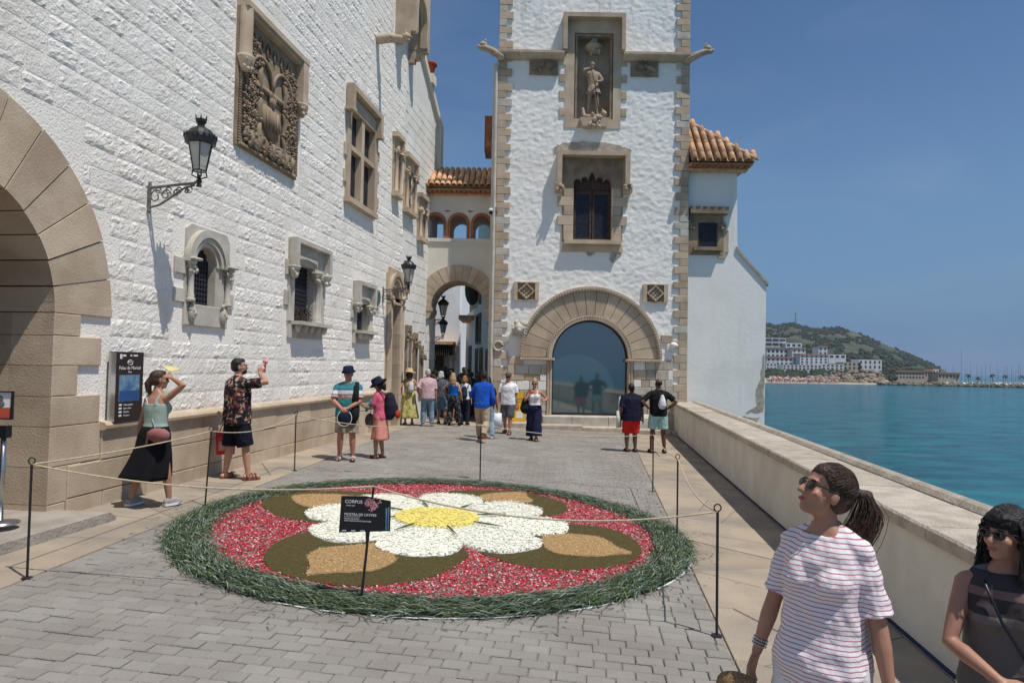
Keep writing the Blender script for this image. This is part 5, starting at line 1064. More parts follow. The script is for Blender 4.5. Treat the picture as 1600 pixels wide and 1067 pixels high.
# ------------------------------------------------------------------ wall lanterns
def lantern(label, root, out, s=1.0, grey=True, length=.95):
    # root: point on the wall, out: direction from the wall; scrolled bracket then a glazed lantern on top
    t = thing('wall_lantern', label, 'lamp', Matrix.Translation(root) @ Matrix.Rotation(math.atan2(out.y,out.x),4,'Z') @ Matrix.Scale(s,4), 'iron wall lanterns'); L_ = length; bm_ = M['greyiron'] if grey else M['iron']
    br_ = MB(); br_.tube([(0.02,0,.1),(0.02,0,-.38)],.028,6); br_.ball((.02,0,-.4),.04,6,5); br_.tube([(0,0,.0),(L_-.1,0,.06),(L_,0,.1)],.024,6)
    for k in range(4):
        x = .1+k*.19; r = .125-.027*k; br_.tube([(x+.03+r*math.cos(a*.55)*(1-a*.05),0,-.03-r+r*math.sin(a*.55)*(1-a*.05)) for a in range(14)],.013,5)
        br_.tube([(x+.08+.05*math.cos(a*.7),0,-.05+.05*math.sin(a*.7)) for a in range(9)],.01,5)
    br_.tube([(.03,0,-.34),(.2,0,-.30),(.42,0,-.17),(.65,0,-.02),(L_-.08,0,.03)],.018,6); br_.build('bracket', bm_, t)
    z = .1; st_ = MB(); st_.lathe([(.05,-.1),(.03,-.04),(.05,.0),(.025,.04),(.03,.1)],(L_,0,z),8); 
    for k in range(4): a = PI/4+k*PI/2; st_.tube([(L_+.02*math.cos(a),0+.02*math.sin(a),z+.04),(L_+.12*math.cos(a),.12*math.sin(a),z+.08),(L_+.105*math.cos(a),.105*math.sin(a),z+.17)],.013,5)
    st_.build('cradle', M['iron'], t); n = 6
    hx = lambda r,z_: [(L_+r*math.cos(2*PI*k/n),r*math.sin(2*PI*k/n),z_) for k in range(n)]
    MB().loft([hx(.11,z+.17),hx(.20,z+.62)]).build('glass', M['frost'], t)
    rib = MB()
    for k in range(n): a = 2*PI*k/n; rib.tube([(L_+.112*math.cos(a),.112*math.sin(a),z+.16),(L_+.205*math.cos(a),.205*math.sin(a),z+.63)],.011,4)
    rib.tube(hx(.112,z+.17)+hx(.112,z+.17)[:1],.012,4); rib.tube(hx(.115,z+.235)+hx(.115,z+.235)[:1],.010,4); rib.build('cage', M['iron'], t)
    top = MB(); top.lathe([(.20,.62),(.245,.63),(.26,.72),(.235,.74),(.225,.78),(.17,.86),(.09,.91),(.06,.93),(.06,.97),(.085,1.0),(.09,1.05)],(L_,0,z),16)
    for k in range(16): a = 2*PI*k/16; top.ball((L_+.25*math.cos(a),.25*math.sin(a),z+.75),(.025,.025,.04),5,4)
    for k in range(6): a = 2*PI*k/6; top.tube([(L_+.085*math.cos(a),.085*math.sin(a),z+1.04),(L_+.10*math.cos(a),.10*math.sin(a),z+1.11)],[.018,.006],4)
    top.build('hood', M['iron'], t, False)
lantern('large black wall lantern on scrolled bracket nearest the great doorway', wallpt(1.37,4.33,.02), WN, .80, True, .92)
lantern('black wall lantern on scrolled bracket beside the carved portal', wallpt(11.4,4.05,.02), WN, .80, True, .92)
for lab,px,py,Y,s in (('upper lantern seen through the arch',668,501,25.2,.78),('lower smaller lantern seen through the arch',672,527,31,.8)):
    p = at(px,py,Y); lantern(lab, p, Vector((1,-.15,0)), s, False, .75)
# lettering becomes plain mesh
def text_to_mesh():
    dg = bpy.context.evaluated_depsgraph_get()
    for o in [o for o in COL.objects if o.type == 'FONT']:
        me = bpy.data.meshes.new_from_object(o.evaluated_get(dg)); n = bpy.data.objects.new('lettering_line', me); COL.objects.link(n); n.parent = o.parent; n.matrix_local = o.matrix_local.copy(); bpy.data.objects.remove(o)
text_to_mesh()
# ================================================================== PEOPLE
def skin(name, c): return mat(name, c, .5, var=.08, ns=9, coord='obj', sss=.06, spec=.4)
def cloth(name, c, c2=None, bump=.45): return mat(name, c, .9, var=.10, ns=5, col2=c2, coord='obj', bump=bump, bs=9, spec=.15)
SK = dict(fair=skin('fair_skin',(.50,.27,.18)), tan=skin('tanned_skin',(.41,.21,.135)), olive=skin('olive_skin',(.40,.21,.135)), dark=skin('dark_skin',(.135,.068,.044)), red=skin('sunburnt_skin',(.46,.20,.13)))
HR = dict(black=mat('black_hair',(.012,.010,.009),.45,var=.3,ns=30,coord='obj',bump=.6,bs=60), brown=mat('brown_hair',(.062,.034,.021),.45,var=.4,ns=30,coord='obj',bump=.6,bs=60), grey=mat('grey_hair',(.50,.48,.45),.6,var=.15,ns=30,coord='obj',bump=.6,bs=60),
          blond=mat('blond_hair',(.42,.28,.14),.5,var=.25,ns=30,coord='obj',bump=.6,bs=60), red=mat('reddish_hair',(.30,.13,.05),.5,var=.25,ns=30,coord='obj',bump=.6,bs=60))
M['lens'] = mat('dark_lens',(.008,.008,.01),.08,var=.1,spec=.6); M['eye'] = mat('eye',(.03,.02,.015),.2,var=.1); M['lip'] = mat('lips',(.36,.12,.10),.7,var=.1,coord='obj',spec=.1); M['brow'] = HR['black']
MALE = [(.78,.12,.095),(.84,.16,.112),(.92,.170,.122),(1.0,.160,.115),(1.08,.155,.112),(1.18,.165,.118),(1.28,.178,.122),(1.36,.180,.112),(1.42,.155,.088),(1.455,.095,.068),(1.50,.058,.058)]
FEM = [(.78,.12,.095),(.84,.165,.115),(.91,.180,.128),(.99,.165,.115),(1.07,.138,.100),(1.16,.142,.104),(1.25,.155,.110),(1.34,.158,.102),(1.41,.135,.080),(1.45,.085,.062),(1.50,.050,.052)]
def ik(a, b, l1, l2, hint):
    d = b-a; L = min(d.length,(l1+l2)*.999); u = d.normalized(); x = (l1*l1-l2*l2+L*L)/(2*L); h = math.sqrt(max(0,l1*l1-x*x)); hv = hint-u*hint.dot(u); hv = hv.normalized() if hv.length > 1e-5 else frame(u)[0]
    return a+u*x+hv*h, a+u*L
def remesh(o, vox, sm=3, fac=.5):
    m_ = o.modifiers.new('union','REMESH'); m_.mode = 'VOXEL'; m_.voxel_size = vox; m_.use_smooth_shade = True
    if sm: s_ = o.modifiers.new('relax','SMOOTH'); s_.factor = fac; s_.iterations = sm
class Person:
    def __init__(s, label, pos, h, face, sk='olive', fem=False, girth=1.0, vox=.014, lean=(0,0), turn=0, feet=((0,0,0),(0,0,0)), wl=(-.25,.03,.84), wr=(.25,.03,.84), hl=(-.4,-1,0), hr=(.4,-1,0), head=(0,0), hair=('short','brown'), handl=None, handr=None, curl=.5, face_detail=False, group=None, cat='person', name='person', bodymat=None, shw=None, toes=(8,-8), fingers=True, roll=0):
        s.K = K = h/1.75; s.vox = vox; s.fem = fem; s.g = girth; s.lean = lean; s.skin = bodymat or SK[sk]
        V = lambda *a: Vector(a)*K
        s.prof = [(z*K,rx*K*(girth if z < 1.40 else girth**.5),ry*K*(girth if z < 1.40 else 1)) for z,rx,ry in (FEM if fem else MALE)]
        shw = shw or (.158 if fem else .188)*(1+(girth-1)*.5); ct, sn = math.cos(math.radians(turn)), math.sin(math.radians(turn))
        s.sh = {}; s.el = {}; s.wr = {}; s.hip = {}; s.kn = {}; s.an = {}; s.toe = {}
        top = s.spine(1.42*K)
        for k,sg,w,hint in (('L',-1,wl,hl),('R',1,wr,hr)):
            s.sh[k] = top+V(sg*shw*ct,sg*shw*sn,-.038); s.el[k], s.wr[k] = ik(s.sh[k],V(*w),.29*K,.25*K,Vector(hint))
        drop = 0
        for k,sg,f,ta in (('L',-1,feet[0],toes[0]),('R',1,feet[1],toes[1])):
            s.hip[k] = V(sg*.09,0,.90); an = V(sg*.10+f[0],f[1],.085+f[2]); s.kn[k], s.an[k] = ik(s.hip[k],an,.42*K,.40*K,Vector((sg*.1,1,0))); t = math.radians(ta); s.toe[k] = Vector((-math.sin(t),math.cos(t),0))
        mb = MB(); s.torso(mb,.78*K,1.50*K,0)
        if fem: s.bust(mb,0)
        for k in 'LR': s.arm(mb,k,0,0,2); s.leg(mb,k,0,0,2)
        s.hc = s.spine(1.47*K)+Vector((0,.02*K,.155*K)); s.HM = Matrix.Translation(s.hc) @ Matrix.Rotation(math.radians(head[0]),4,'Z') @ Matrix.Rotation(math.radians(head[1]),4,'X') @ Matrix.Rotation(math.radians(roll),4,'Y') @ Matrix.Scale(K*1.02,4)
        s.head(mb); nb = s.spine(1.45*K); mb.limb([nb,s.HM@Vector((0,-.02,-.06))],[.058*K*(.9 if fem else 1.05),.052*K*(.88 if fem else 1.05)])
        for k,hd in (('L',handl),('R',handr)):
            d = (s.wr[k]-s.el[k]).normalized(); d = Vector(hd[0]).normalized() if hd else d; pn = Vector(hd[1]) if hd else Vector((1 if k == 'L' else -1,0,0)); s.hand(mb,s.wr[k],d,pn,(hd[2] if hd and len(hd) > 2 else curl),k,fingers)
        for k in 'LR':
            a = s.an[k]; t = s.toe[k]; mb.limb([a+Vector((0,0,-.035*K))-t*.04*K,a+Vector((0,0,-.045*K))+t*.06*K,a+Vector((0,0,-.058*K))+t*.15*K],[.038*K,.036*K,.024*K])
        p = pos if isinstance(pos,Vector) else Vector(pos)
        s.o = mb.build(name, s.skin, None, True, M=Matrix.Translation(p) @ Matrix.Rotation(math.radians(face),4,'Z')); remesh(s.o,vox,3)
        s.M = s.o.matrix_world = Matrix.Translation(p) @ Matrix.Rotation(math.radians(face),4,'Z'); tag(s.o,label,cat,group)
        if hair: s.hairdo(*hair)
        if face_detail: s.facebits()
    def spine(s, z):
        t = (z-.93*s.K)/(.5*s.K); return Vector((s.lean[0]*t*s.K if t > 0 else 0,s.lean[1]*t*s.K if t > 0 else 0,z))
    def prf(s, z):
        P = s.prof
        if z <= P[0][0]: return P[0][1:]
        for a,b in zip(P,P[1:]):
            if z <= b[0]: t = (z-a[0])/(b[0]-a[0]); return a[1]+(b[1]-a[1])*t,a[2]+(b[2]-a[2])*t
        return P[-1][1:]
    def torso(s, mb, z0, z1, inf, n=18, flare=0, step=12, loose=0, reach=1.0):
        R = []; cx_, cy_ = s.prf(1.27*s.K)
        if z1 > 1.40*s.K:
            for k in 'LR': a = s.spine(1.455*s.K)+Vector((0,-.018*s.K,0)); b = a.lerp(s.sh[k],reach); mb.limb([a,a.lerp(b,.55)+Vector((0,0,-.004*s.K)),b],[.040*s.K+inf,.044*s.K+inf,.046*s.K+inf])
        for i in range(step+1):
            z = z0+(z1-z0)*i/step; rx,ry = s.prf(z); c = s.spine(z); f = inf+flare*(1-i/step)
            if loose and z < 1.27*s.K: rx = max(rx,cx_*loose); ry = max(ry,cy_*loose)
            R.append([(c.x+(rx+f)*math.copysign(abs(math.cos(t))**.85,math.cos(t)),c.y+(ry+f)*math.copysign(abs(math.sin(t))**.85,math.sin(t)),z) for t in (2*PI*k/n for k in range(n))])
        mb.loft(R)
    def bust(s, mb, inf):
        c = s.spine(1.255*s.K); r = .068*s.K*s.g+inf
        for sg in (-1,1): mb.ball(c+Vector((sg*.072,.075*s.g,0))*s.K,(r,r*.95,r),10,8)
    def arm(s, mb, k, inf, f0, f1, flat=False, flare=0):
        a,b,c = s.sh[k],s.el[k],s.wr[k]; g = s.g**.6*(.88 if s.fem else 1); K = s.K; pts = []; rs = []
        for t,r in ((0,.050),(.35,.049),(.75,.043),(1,.041),(1.3,.043),(1.7,.033),(2,.026)):
            if t > f1: break
            pts.append(a.lerp(b,t) if t <= 1 else b.lerp(c,t-1)); rs.append(r*K*g+inf+flare*t/max(f1,.1))
        if pts[-1] != (a.lerp(b,f1) if f1 <= 1 else b.lerp(c,f1-1)): pts.append(a.lerp(b,f1) if f1 <= 1 else b.lerp(c,f1-1)); rs.append((.047 if f1 < 1 else .036)*K*g+inf+flare)
        if flat:
            e = (pts[0]-pts[1]).normalized(); P = [pts[0]+e*rs[0]*.8,pts[0]+e*rs[0]*.5]+pts; mb.tube(P,[rs[0]*.4,rs[0]*.8]+rs,12)
        else: mb.limb(pts,rs)
    def leg(s, mb, k, inf, f0, f1, flat=False, flare=0):
        a,b,c = s.hip[k],s.kn[k],s.an[k]; K = s.K; g = s.g**.7; pts = []; rs = []
        for t,r in ((0,.088),(.4,.078),(.8,.062),(1,.055),(1.3,.057),(1.6,.047),(1.9,.036),(2,.035)):
            if t > f1: break
            pts.append(a.lerp(b,t) if t <= 1 else b.lerp(c,t-1)); rs.append(r*K*g+inf+flare*t/max(f1,.1))
        e = a.lerp(b,f1) if f1 <= 1 else b.lerp(c,f1-1)
        if (pts[-1]-e).length > 1e-4: pts.append(e); rs.append((.066 if f1 < 1 else .045)*K*g+inf+flare)
        if flat: mb.tube([pts[0]+Vector((0,0,.05*K))]+pts,[rs[0]*.9]+rs,14)
        else: mb.limb(pts,rs)
    def hb(s, mb, c, r, n=12, m=9):
        R3 = s.HM.to_3x3(); mb.ball(s.HM@Vector(c),r if isinstance(r,tuple) else (r,r,r),n,m,R3)
    def head(s, mb):
        f = .94 if s.fem else 1
        s.hb(mb,(0,-.014,.035),(.076,.094,.086)); s.hb(mb,(0,.022,-.028),(.062*f,.066,.082)); s.hb(mb,(0,.050,-.088),(.034*f,.034,.026)); s.hb(mb,(0,.02,-.075),(.052*f,.052,.038))
        H = lambda *a: s.HM@Vector(a)
        mb.limb([H(0,.082,.012),H(0,.098,-.012),H(0,.106,-.030)],[.010*s.K,.011*s.K,.015*s.K],8); s.hb(mb,(0,.074,.028),(.048,.014,.010)); s.hb(mb,(0,.080,-.058),(.024,.012,.007)); s.hb(mb,(0,.079,-.069),(.021,.012,.008))
        for sg in (-1,1): s.hb(mb,(sg*.076,-.008,-.012),(.011,.020,.031)); s.hb(mb,(sg*.036,.056,-.028),(.024,.022,.024)); s.hb(mb,(sg*.013,.092,-.034),(.009,.010,.008),8,6)
    def hand(s, mb, w, d, pn, curl, k, fingers):
        K = s.K*(.9 if s.fem else 1); pn = (pn-d*pn.dot(d)).normalized(); sd = d.cross(pn).normalized(); 
        if k == 'L': sd = -sd
        # sd points to the thumb side
        tl = -1 if k == 'L' else 1
        for i in range(4):
            off = (i-1.5)*.019; a = w+sd*(-off*.6)*K+d*.0*K; b = w+d*.088*K+sd*(-off)*K; mb.limb([a,b],[.014*K,.0125*K],7)
            if not fingers: continue
            ln = (.078,.084,.078,.062)[i]*K; p = b; q = d.copy(); P = [p]; ang = curl*(.7+.12*i)
            for sgm,fr in enumerate((.45,.32,.23)):
                ang_ = ang*(sgm+1)*.62; q = d*math.cos(ang_)+pn*math.sin(ang_); p = p+q*ln*fr; P.append(p)
            mb.limb(P,[.0100*K,.0092*K,.0085*K,.0072*K],7)
        q = (sd*.75+d*.7+pn*.25).normalized(); a = w+sd*.018*K+d*.022*K; b = a+q*.045*K; c = b+(q*.5+d*.6+pn*.35*curl).normalized()*.034*K; e = c+(d*.8+pn*.5*curl).normalized()*.025*K; mb.limb([a,b,c,e],[.015*K,.0125*K,.0105*K,.008*K],7)
    def child(s, name, mb, m, vox=None, sm=2, smooth=True, label=None):
        o = mb.build(name, m, s.o, smooth, label=label)
        if vox: remesh(o,vox,sm)
        return o
    def hairdo(s, kind, col, tail=None):
        mb = MB(); m = HR[col]
        if kind == 'bald': s.hb(mb,(0,-.03,.02),(.078,.082,.075)); s.child('hair',mb,m,.012*s.K); return
        s.hb(mb,(0,-.026,.045),(.083,.094,.086)); s.hb(mb,(0,-.045,.0),(.080,.078,.075)); s.hb(mb,(0,.02,.078),(.062,.062,.044))
        H = lambda *a: s.HM@Vector(a); K = s.K
        if kind == 'bob': 
            for sg in (-1,1): mb.limb([H(sg*.07,-.02,.02),H(sg*.085,-.03,-.06),H(sg*.08,-.02,-.13)],[.03*K,.04*K,.02*K])
            mb.limb([H(0,-.07,.0),H(0,-.085,-.08),H(0,-.08,-.15)],[.07*K,.075*K,.045*K])
        if kind == 'long':
            mb.limb([H(0,-.07,.02),H(0,-.10,-.09),H(0,-.11,-.22),H(0,-.10,-.30)],[.07*K,.085*K,.07*K,.025*K])
            for sg in (-1,1): mb.limb([H(sg*.06,-.05,.0),H(sg*.08,-.06,-.12),H(sg*.06,-.08,-.26)],[.035*K,.04*K,.02*K])
        if kind == 'pony':
            P = tail or [(0,-.12,.03),(0,-.15,-.02),(.0,-.15,-.10),(.0,-.13,-.17)]; mb.limb([H(*p) for p in P],[.028*K]+[.04*K]*(len(P)-2)+[.012*K])
        if kind == 'bun': s.hb(mb,(0,-.05,.13),(.05,.05,.04))
        s.child('hair',mb,m,min(.012,s.vox)*s.K)
    def facebits(s):
        for sg in (-1,1):
            mb = MB(); s.hb(mb,(sg*.033,.076,.004),(.013,.008,.007),8,6); s.child('eye',mb,M['eye']); mb = MB(); s.hb(mb,(sg*.034,.083,.026),(.020,.006,.004),8,5); s.child('eyebrow',mb,M['brow'])
        mb = MB(); s.hb(mb,(0,.0875,-.063),(.024,.008,.0085),10,6); s.child('lips',mb,M['lip'])
    def shades(s, up=0):
        mb = MB()
        for sg in (-1,1): s.hb(mb,(sg*.034,.092-.03*up,.004+.075*up),(.028,.006,.021),12,8)
        g = s.child('sunglasses',mb,M['lens']); mb = MB(); H = lambda *a: s.HM@Vector(a)
        mb.tube([H(-.01,.099,.012),H(.01,.099,.012)],.004*s.K,5)
        for sg in (-1,1): mb.tube([H(sg*.058,.088,.012),H(sg*.078,.05,.012),H(sg*.082,-.02,.008)],.0035*s.K,5)
        o = mb.build('glasses_frame', M['iron'], g)
    def top(s, m, hem=.86, sleeve=.6, inf=.016, neck=1.455, flare=.008, name='shirt', sfl=.012, folds=0, loose=.97):
        K = s.K; mb = MB(); s.torso(mb,hem*K,neck*K,inf*K,20,flare*K,loose=loose,reach=1.0 if sleeve else .55)
        if s.fem: s.bust(mb,inf*K*.8)
        if sleeve:
            for k in 'LR': s.arm(mb,k,inf*K*.8,0,sleeve,True,sfl*K)
        o = s.child(name,mb,m,min(s.vox,.013),2)
        s.fold(o,folds or .016); return o
    def tank(s, m, hem=.93, inf=.010, name='tank_top', scoop=1.32):
        K = s.K; mb = MB(); s.torso(mb,hem*K,scoop*K,inf*K,20); 
        if s.fem: s.bust(mb,inf*K)
        for sg in (-1,1): 
            for fb in (-1,1): 
                a = s.spine(scoop*K*.985); b = s.spine(1.465*K); mb.tube([a+Vector((sg*.085,fb*.085,0))*K,a+Vector((sg*.085,fb*.085,.06))*K,b+Vector((sg*.088,fb*.02,-.01))*K],[.03*K,.018*K,.016*K],8)
        return s.child(name,mb,m,min(s.vox,.012),1)
    def pants(s, m, end=1.95, inf=.018, flare=.01, waist=1.0, name='trousers'):
        K = s.K; mb = MB(); s.torso(mb,.79*K,waist*K,inf*K*.7)
        for k in 'LR': s.leg(mb,k,inf*K,0,end,True,flare*K)
        o = s.child(name,mb,m,min(s.vox,.013),2); s.fold(o,.016); return o
    def fold(s, o, amt):
        t = bpy.data.textures.get('folds') or bpy.data.textures.new('folds','CLOUDS'); t.noise_scale = .075; t.noise_depth = 1; d = o.modifiers.new('folds','DISPLACE'); d.texture = t; d.strength = amt; d.mid_level = .5; d.texture_coords = 'LOCAL'
    def skirt(s, m, z0=1.0, z1=.4, flare=.12, folds=.018, nf=9, off=(0,0), name='skirt', inf=.02):
        K = s.K; R = []; n = 54; 
        for i in range(13):
            t = i/12; z = (z0+(z1-z0)*t)*K; rx,ry = s.prf(max(z,.86*K)); fl = flare*K*t**1.2; c = s.spine(z); 
            R.append([(c.x+off[0]*t*t*K+(rx+inf*K+fl)*math.cos(a)*(1+folds/.2*t*math.sin(nf*a+1)),c.y+off[1]*t*t*K+(ry+inf*K+fl)*math.sin(a)*(1+folds/.2*t*math.sin(nf*a+1)),z+.012*K*t*math.sin(3*a)) for a in (2*PI*k/n for k in range(n))])
        mb = MB(); mb.loft(R); return s.child(name,mb,m)
    def shoes(s, m, sandal=False, sole=None):
        K = s.K
        for k in 'LR':
            a = s.an[k]; t = s.toe[k]; sd = Vector((t.y,-t.x,0)); z = a.z-.085*K; base = Vector((a.x,a.y,z)); 
            def outl(sc,zz): return [base+t*(yy*K)+sd*(xx*sc*K)+Vector((0,0,zz*K)) for xx,yy in ((-.033,-.07),(.033,-.07),(.042,.02),(.048,.1),(.036,.165),(0,.19),(-.036,.165),(-.046,.1),(-.038,.02))]
            if sandal:
                mb = MB(); mb.loft([outl(1,0.001),outl(1,.022)]); o = s.child('sandal',mb,sole or m,smooth=False); mb = MB()
                for yy in (.055,.105): mb.tube([base+t*(yy*K)+sd*(x*K)+Vector((0,0,zz*K)) for x,zz in ((-.046,.018),(-.036,.062),(0,.082),(.036,.062),(.046,.018))],.012*K,6)
                mb.tube([base-t*.03*K+sd*(x*K)+Vector((0,0,zz*K)) for x,zz in ((-.042,.02),(-.046,.075),(0,.10),(.046,.075),(.042,.02))],.010*K,6); mb.build('strap', m, o, True)
            else:
                mb = MB(); R = [outl(1.05,.0),outl(1.08,.03)]; mb.loft(R); mb.limb([base+Vector((0,0,.055*K))-t*.03*K,base+Vector((0,0,.06*K))+t*.05*K,base+Vector((0,0,.04*K))+t*.14*K],[.046*K,.048*K,.038*K]); o = s.child('shoe',mb,m,.010)
                if sole: mb = MB(); mb.loft([outl(1.12,.0),outl(1.12,.028)]); mb.build('sole', sole, o)
    def hat(s, m, kind='bucket', band=None):
        H = lambda *a: s.HM@Vector(a); mb = MB(); n = 20
        P = dict(bucket=[(.128,.035),(.130,.04),(.098,.085),(.092,.14),(.08,.152),(.02,.155)],sun=[(.20,.03),(.205,.036),(.105,.07),(.10,.12),(.085,.155),(.02,.165)],floppy=[(.185,.0),(.19,.008),(.11,.07),(.105,.13),(.085,.16),(.02,.168)],cap=[(.094,.05),(.097,.07),(.094,.11),(.06,.135),(.01,.14)])[kind]
        mb.loft([[H(r*math.cos(2*PI*k/n)*(1 if kind != 'cap' else .95),-.012+r*1.12*math.sin(2*PI*k/n),z-(.02*math.cos(4*PI*k/n) if r > .15 else 0)) for k in range(n)] for r,z in P])
        if kind == 'cap': mb.loft([[H(x,y,.062+dz-(.015 if y > .1 else 0)) for x,y in ((-.07,.06),(.07,.06),(.055,.135),(0,.155),(-.055,.135))] for dz in (0,.012)])
        o = s.child('hat',mb,m)
        if band: mb = MB(); mb.loft([[H(.103*math.cos(2*PI*k/n),-.012+.115*math.sin(2*PI*k/n),z) for k in range(n)] for z in (.075,.10)]); mb.build('hat_band', band, o)
    def pt(s, *a): return s.M@(Vector(a)*s.K)                # person point -> world
def item(name, mb, m, label, cat, P, at_, vox=None, group=None):   # a bag or other carried thing, built in the carrier's frame
    o = mb.build(name, m, None, True, M=P.M @ Matrix.Translation(Vector(at_)*P.K)); o.matrix_world = P.M @ Matrix.Translation(Vector(at_)*P.K); tag(o,label,cat,group)
    if vox: remesh(o,vox,2)
    return o
def part(o, name, mb, m): return mb.build(name, m, o, True)
def gpos(px, py): return G(px,py)
CL = lambda n,c,c2=None: cloth(n,c,c2)
# --- woman with the fan, walking along the palace wall
p = Person('woman in sage tank top and long black skirt shading her eyes', gpos(238,791), 1.70, -22, 'tan', True, 1.04, .011, lean=(.0,.02), feet=((-.12,-.14,0),(.05,.12,0)), wl=(-.30,.0,.84), wr=(.15,.10,1.645), hl=(-.5,-1,0), hr=(1,.0,.0), head=(-30,4), hair=('pony','brown',[(-.01,-.10,.03),(-.02,-.135,-.03),(-.03,-.125,-.12),(-.02,-.105,-.20)]), handr=((-.75,.2,.5),(-.2,.5,-1),.4))
p.tank(CL('sage_knit',(.33,.42,.36)),.98); p.skirt(CL('black_jersey',(.010,.010,.012)),1.03,.36,.13,.02,7,(-.10,-.05)); p.shades()
p.shoes(CL('grey_trainer',(.35,.32,.30)),False,M['whitep'])
mb = MB(); 
for k in range(9): a = -.9+k*.2; mb.add([(0,0,0),(.15*math.sin(a),.15*math.cos(a),.01),(.15*math.sin(a+.1),.15*math.cos(a+.1),-.008),(.15*math.sin(a+.2),.15*math.cos(a+.2),.01)],[(0,1,2),(0,2,3)])
o = item('hand_fan',mb,mat('yellow_fan',(.58,.52,.24),.7),'pale yellow hand fan held over the forehead of the black skirt woman','fan',p,(.09,.13,1.735)); o.rotation_euler = (.45,.15,o.rotation_euler.z+.9)
mb = MB(); mb.limb([(-.07,0,0),(.07,0,0)],[.085,.085],10); mb.ball((0,-.0,-.01),(.15,.055,.10),12,8)
b = item('shoulder_bag',mb,CL('dusty_pink_quilt',(.33,.15,.14),(.25,.10,.10)),'small quilted dusty pink bag on the black skirt woman','bag',p,(.19,-.11,.93)); mb = MB(); mb.tube([(-.05,.0,.06),(-.2,.02,.32),(-.30,.03,.52),(-.28,.11,.55)],.006,5); part(b,'strap',mb,M['whitep']); mb = MB(); mb.limb([(-.13,-.04,.03),(-.135,-.04,-.11)],[.012,.024],6); part(b,'tassel',mb,CL('tassel_pink',(.33,.15,.14)))
# --- man in printed shirt
p = Person('man in dark printed shirt and navy shorts holding up a pink fan', gpos(367,749), 1.88, -38, 'fair', False, 1.06, .011, feet=((-.05,-.07,0),(.07,.10,0)), wl=(-.29,.03,.80), wr=(.17,.24,1.53), hl=(-.5,-1,0), hr=(.9,-.1,-.5), head=(-30,8), hair=('short','black'), handr=((.1,.35,.9),(-.6,.6,0),.8), handl=((0,.05,-1),(1,0,0),1.1))
p.top(print_mat('palm_leaf_print',[(.012,.012,.016),(.02,.018,.02),(.40,.27,.22),(.012,.012,.016),(.20,.06,.04),(.03,.03,.035),(.012,.012,.016)],26),.80,.75,.026,1.47,.022); p.pants(CL('navy_cotton',(.010,.012,.022)),1.0,.03,.03,.98,'shorts'); p.shades(); p.shoes(CL('tan_leather',(.26,.10,.06)),True)
mb = MB(); p.hb(mb,(0,.045,-.075),(.055,.048,.042)); p.child('beard',mb,HR['black'],.011)
mb = MB(); mb.limb([(0,0,-.07),(0,.01,.05)],[.017,.015],8); mb.limb([(-.045,.02,.085),(.05,.0,.075)],[.032,.026],8); item('handheld_fan',mb,mat('pink_plastic',(.72,.22,.24),.35),'pink handheld electric fan in the raised hand of printed shirt man','fan',p,(.165,.32,1.63))
mb = MB(); mb.prism([(-.13,-.46),(.13,-.46),(.15,-.1),(-.15,-.1)],-.05,.05); b = item('red_bag',mb,mat('red_coated_bag',(.52,.03,.05),.35,var=.25,ns=8,coord='obj'),'bright red shopping bag hanging from the printed shirt man','bag',p,(-.33,.03,.76)); mb = MB(); mb.tube([(-.1,0,-.1),(-.06,0,.0),(.06,0,.0),(.1,0,-.1)],.009,5); part(b,'handle',mb,M['redp']); b.rotation_euler.z += .9
mb = MB(); mb.box(-.10,.04,-.053,-.051,-.40,-.25); part(b,'white_print',mb,mat('faded_print',(.50,.30,.28),.5))
# --- man in bucket hat
p = Person('man in navy bucket hat, teal striped polo and beige shorts', gpos(541,719), 1.78, 184, 'red', False, 1.14, .012, feet=((-.02,.02,0),(.03,.0,0)), wl=(-.05,.23,1.0), wr=(.07,.25,.99), hl=(-1,-.3,-.2), hr=(1,-.3,-.2), head=(-14,-10), hair=('short','grey'), handl=((.6,.5,-.4),(.5,-.6,-.3),1.0), handr=((-.6,.5,-.4),(-.5,-.6,-.3),1.0), face_detail=True)
T=(.035,.21,.22); p.top(bands_mat('striped_polo',[(0,T),(.515,(.36,.22,.17)),(.53,(.52,.38,.35)),(.548,(.28,.08,.10)),(.558,(.66,.66,.68)),(.588,(.66,.66,.68)),(.592,(.045,.18,.21))],2,scale=.5,off=-.08),.82,.8,.022,1.47,.012,name='polo_shirt'); p.pants(mat('striped_linen',(.30,.25,.18),.9,var=.3,ns=40,coord='obj'),.92,.03,.02,.98,'shorts'); p.hat(CL('navy_canvas',(.014,.020,.042)),'bucket'); p.shoes(mat('white_sandal',(.55,.52,.50),.6),True,CL('dark_sole',(.04,.035,.03)))
mb = MB(); mb.tube([(-.16,.12,1.0),(-.17,.16,1.2),(-.165,.11,1.40),(-.16,.0,1.49),(-.165,-.1,1.42),(-.17,-.13,1.25)],[.07,.065,.06,.05,.06,.06],10,.45); mb.tube([(-.17,.14,1.02),(-.16,.17,.85),(-.12,.17,.70)],[.075,.085,.05],10,.5); o = p.child('draped_jacket',mb,CL('black_jacket',(.014,.014,.015)))
mb = MB(); mb.ball((0,0,0),(.14,.06,.15),14,10); b = item('carried_bag',mb,CL('dark_blue_nylon',(.014,.018,.035)),'dark blue bag with white piping held by the bucket hat man','bag',p,(.0,.27,.80)); mb = MB(); mb.tube([(.135*math.cos(a*PI/14),.055,.02+.15*math.sin(a*PI/14)) for a in range(10,33)],.006,5); part(b,'piping',mb,M['whitep'])
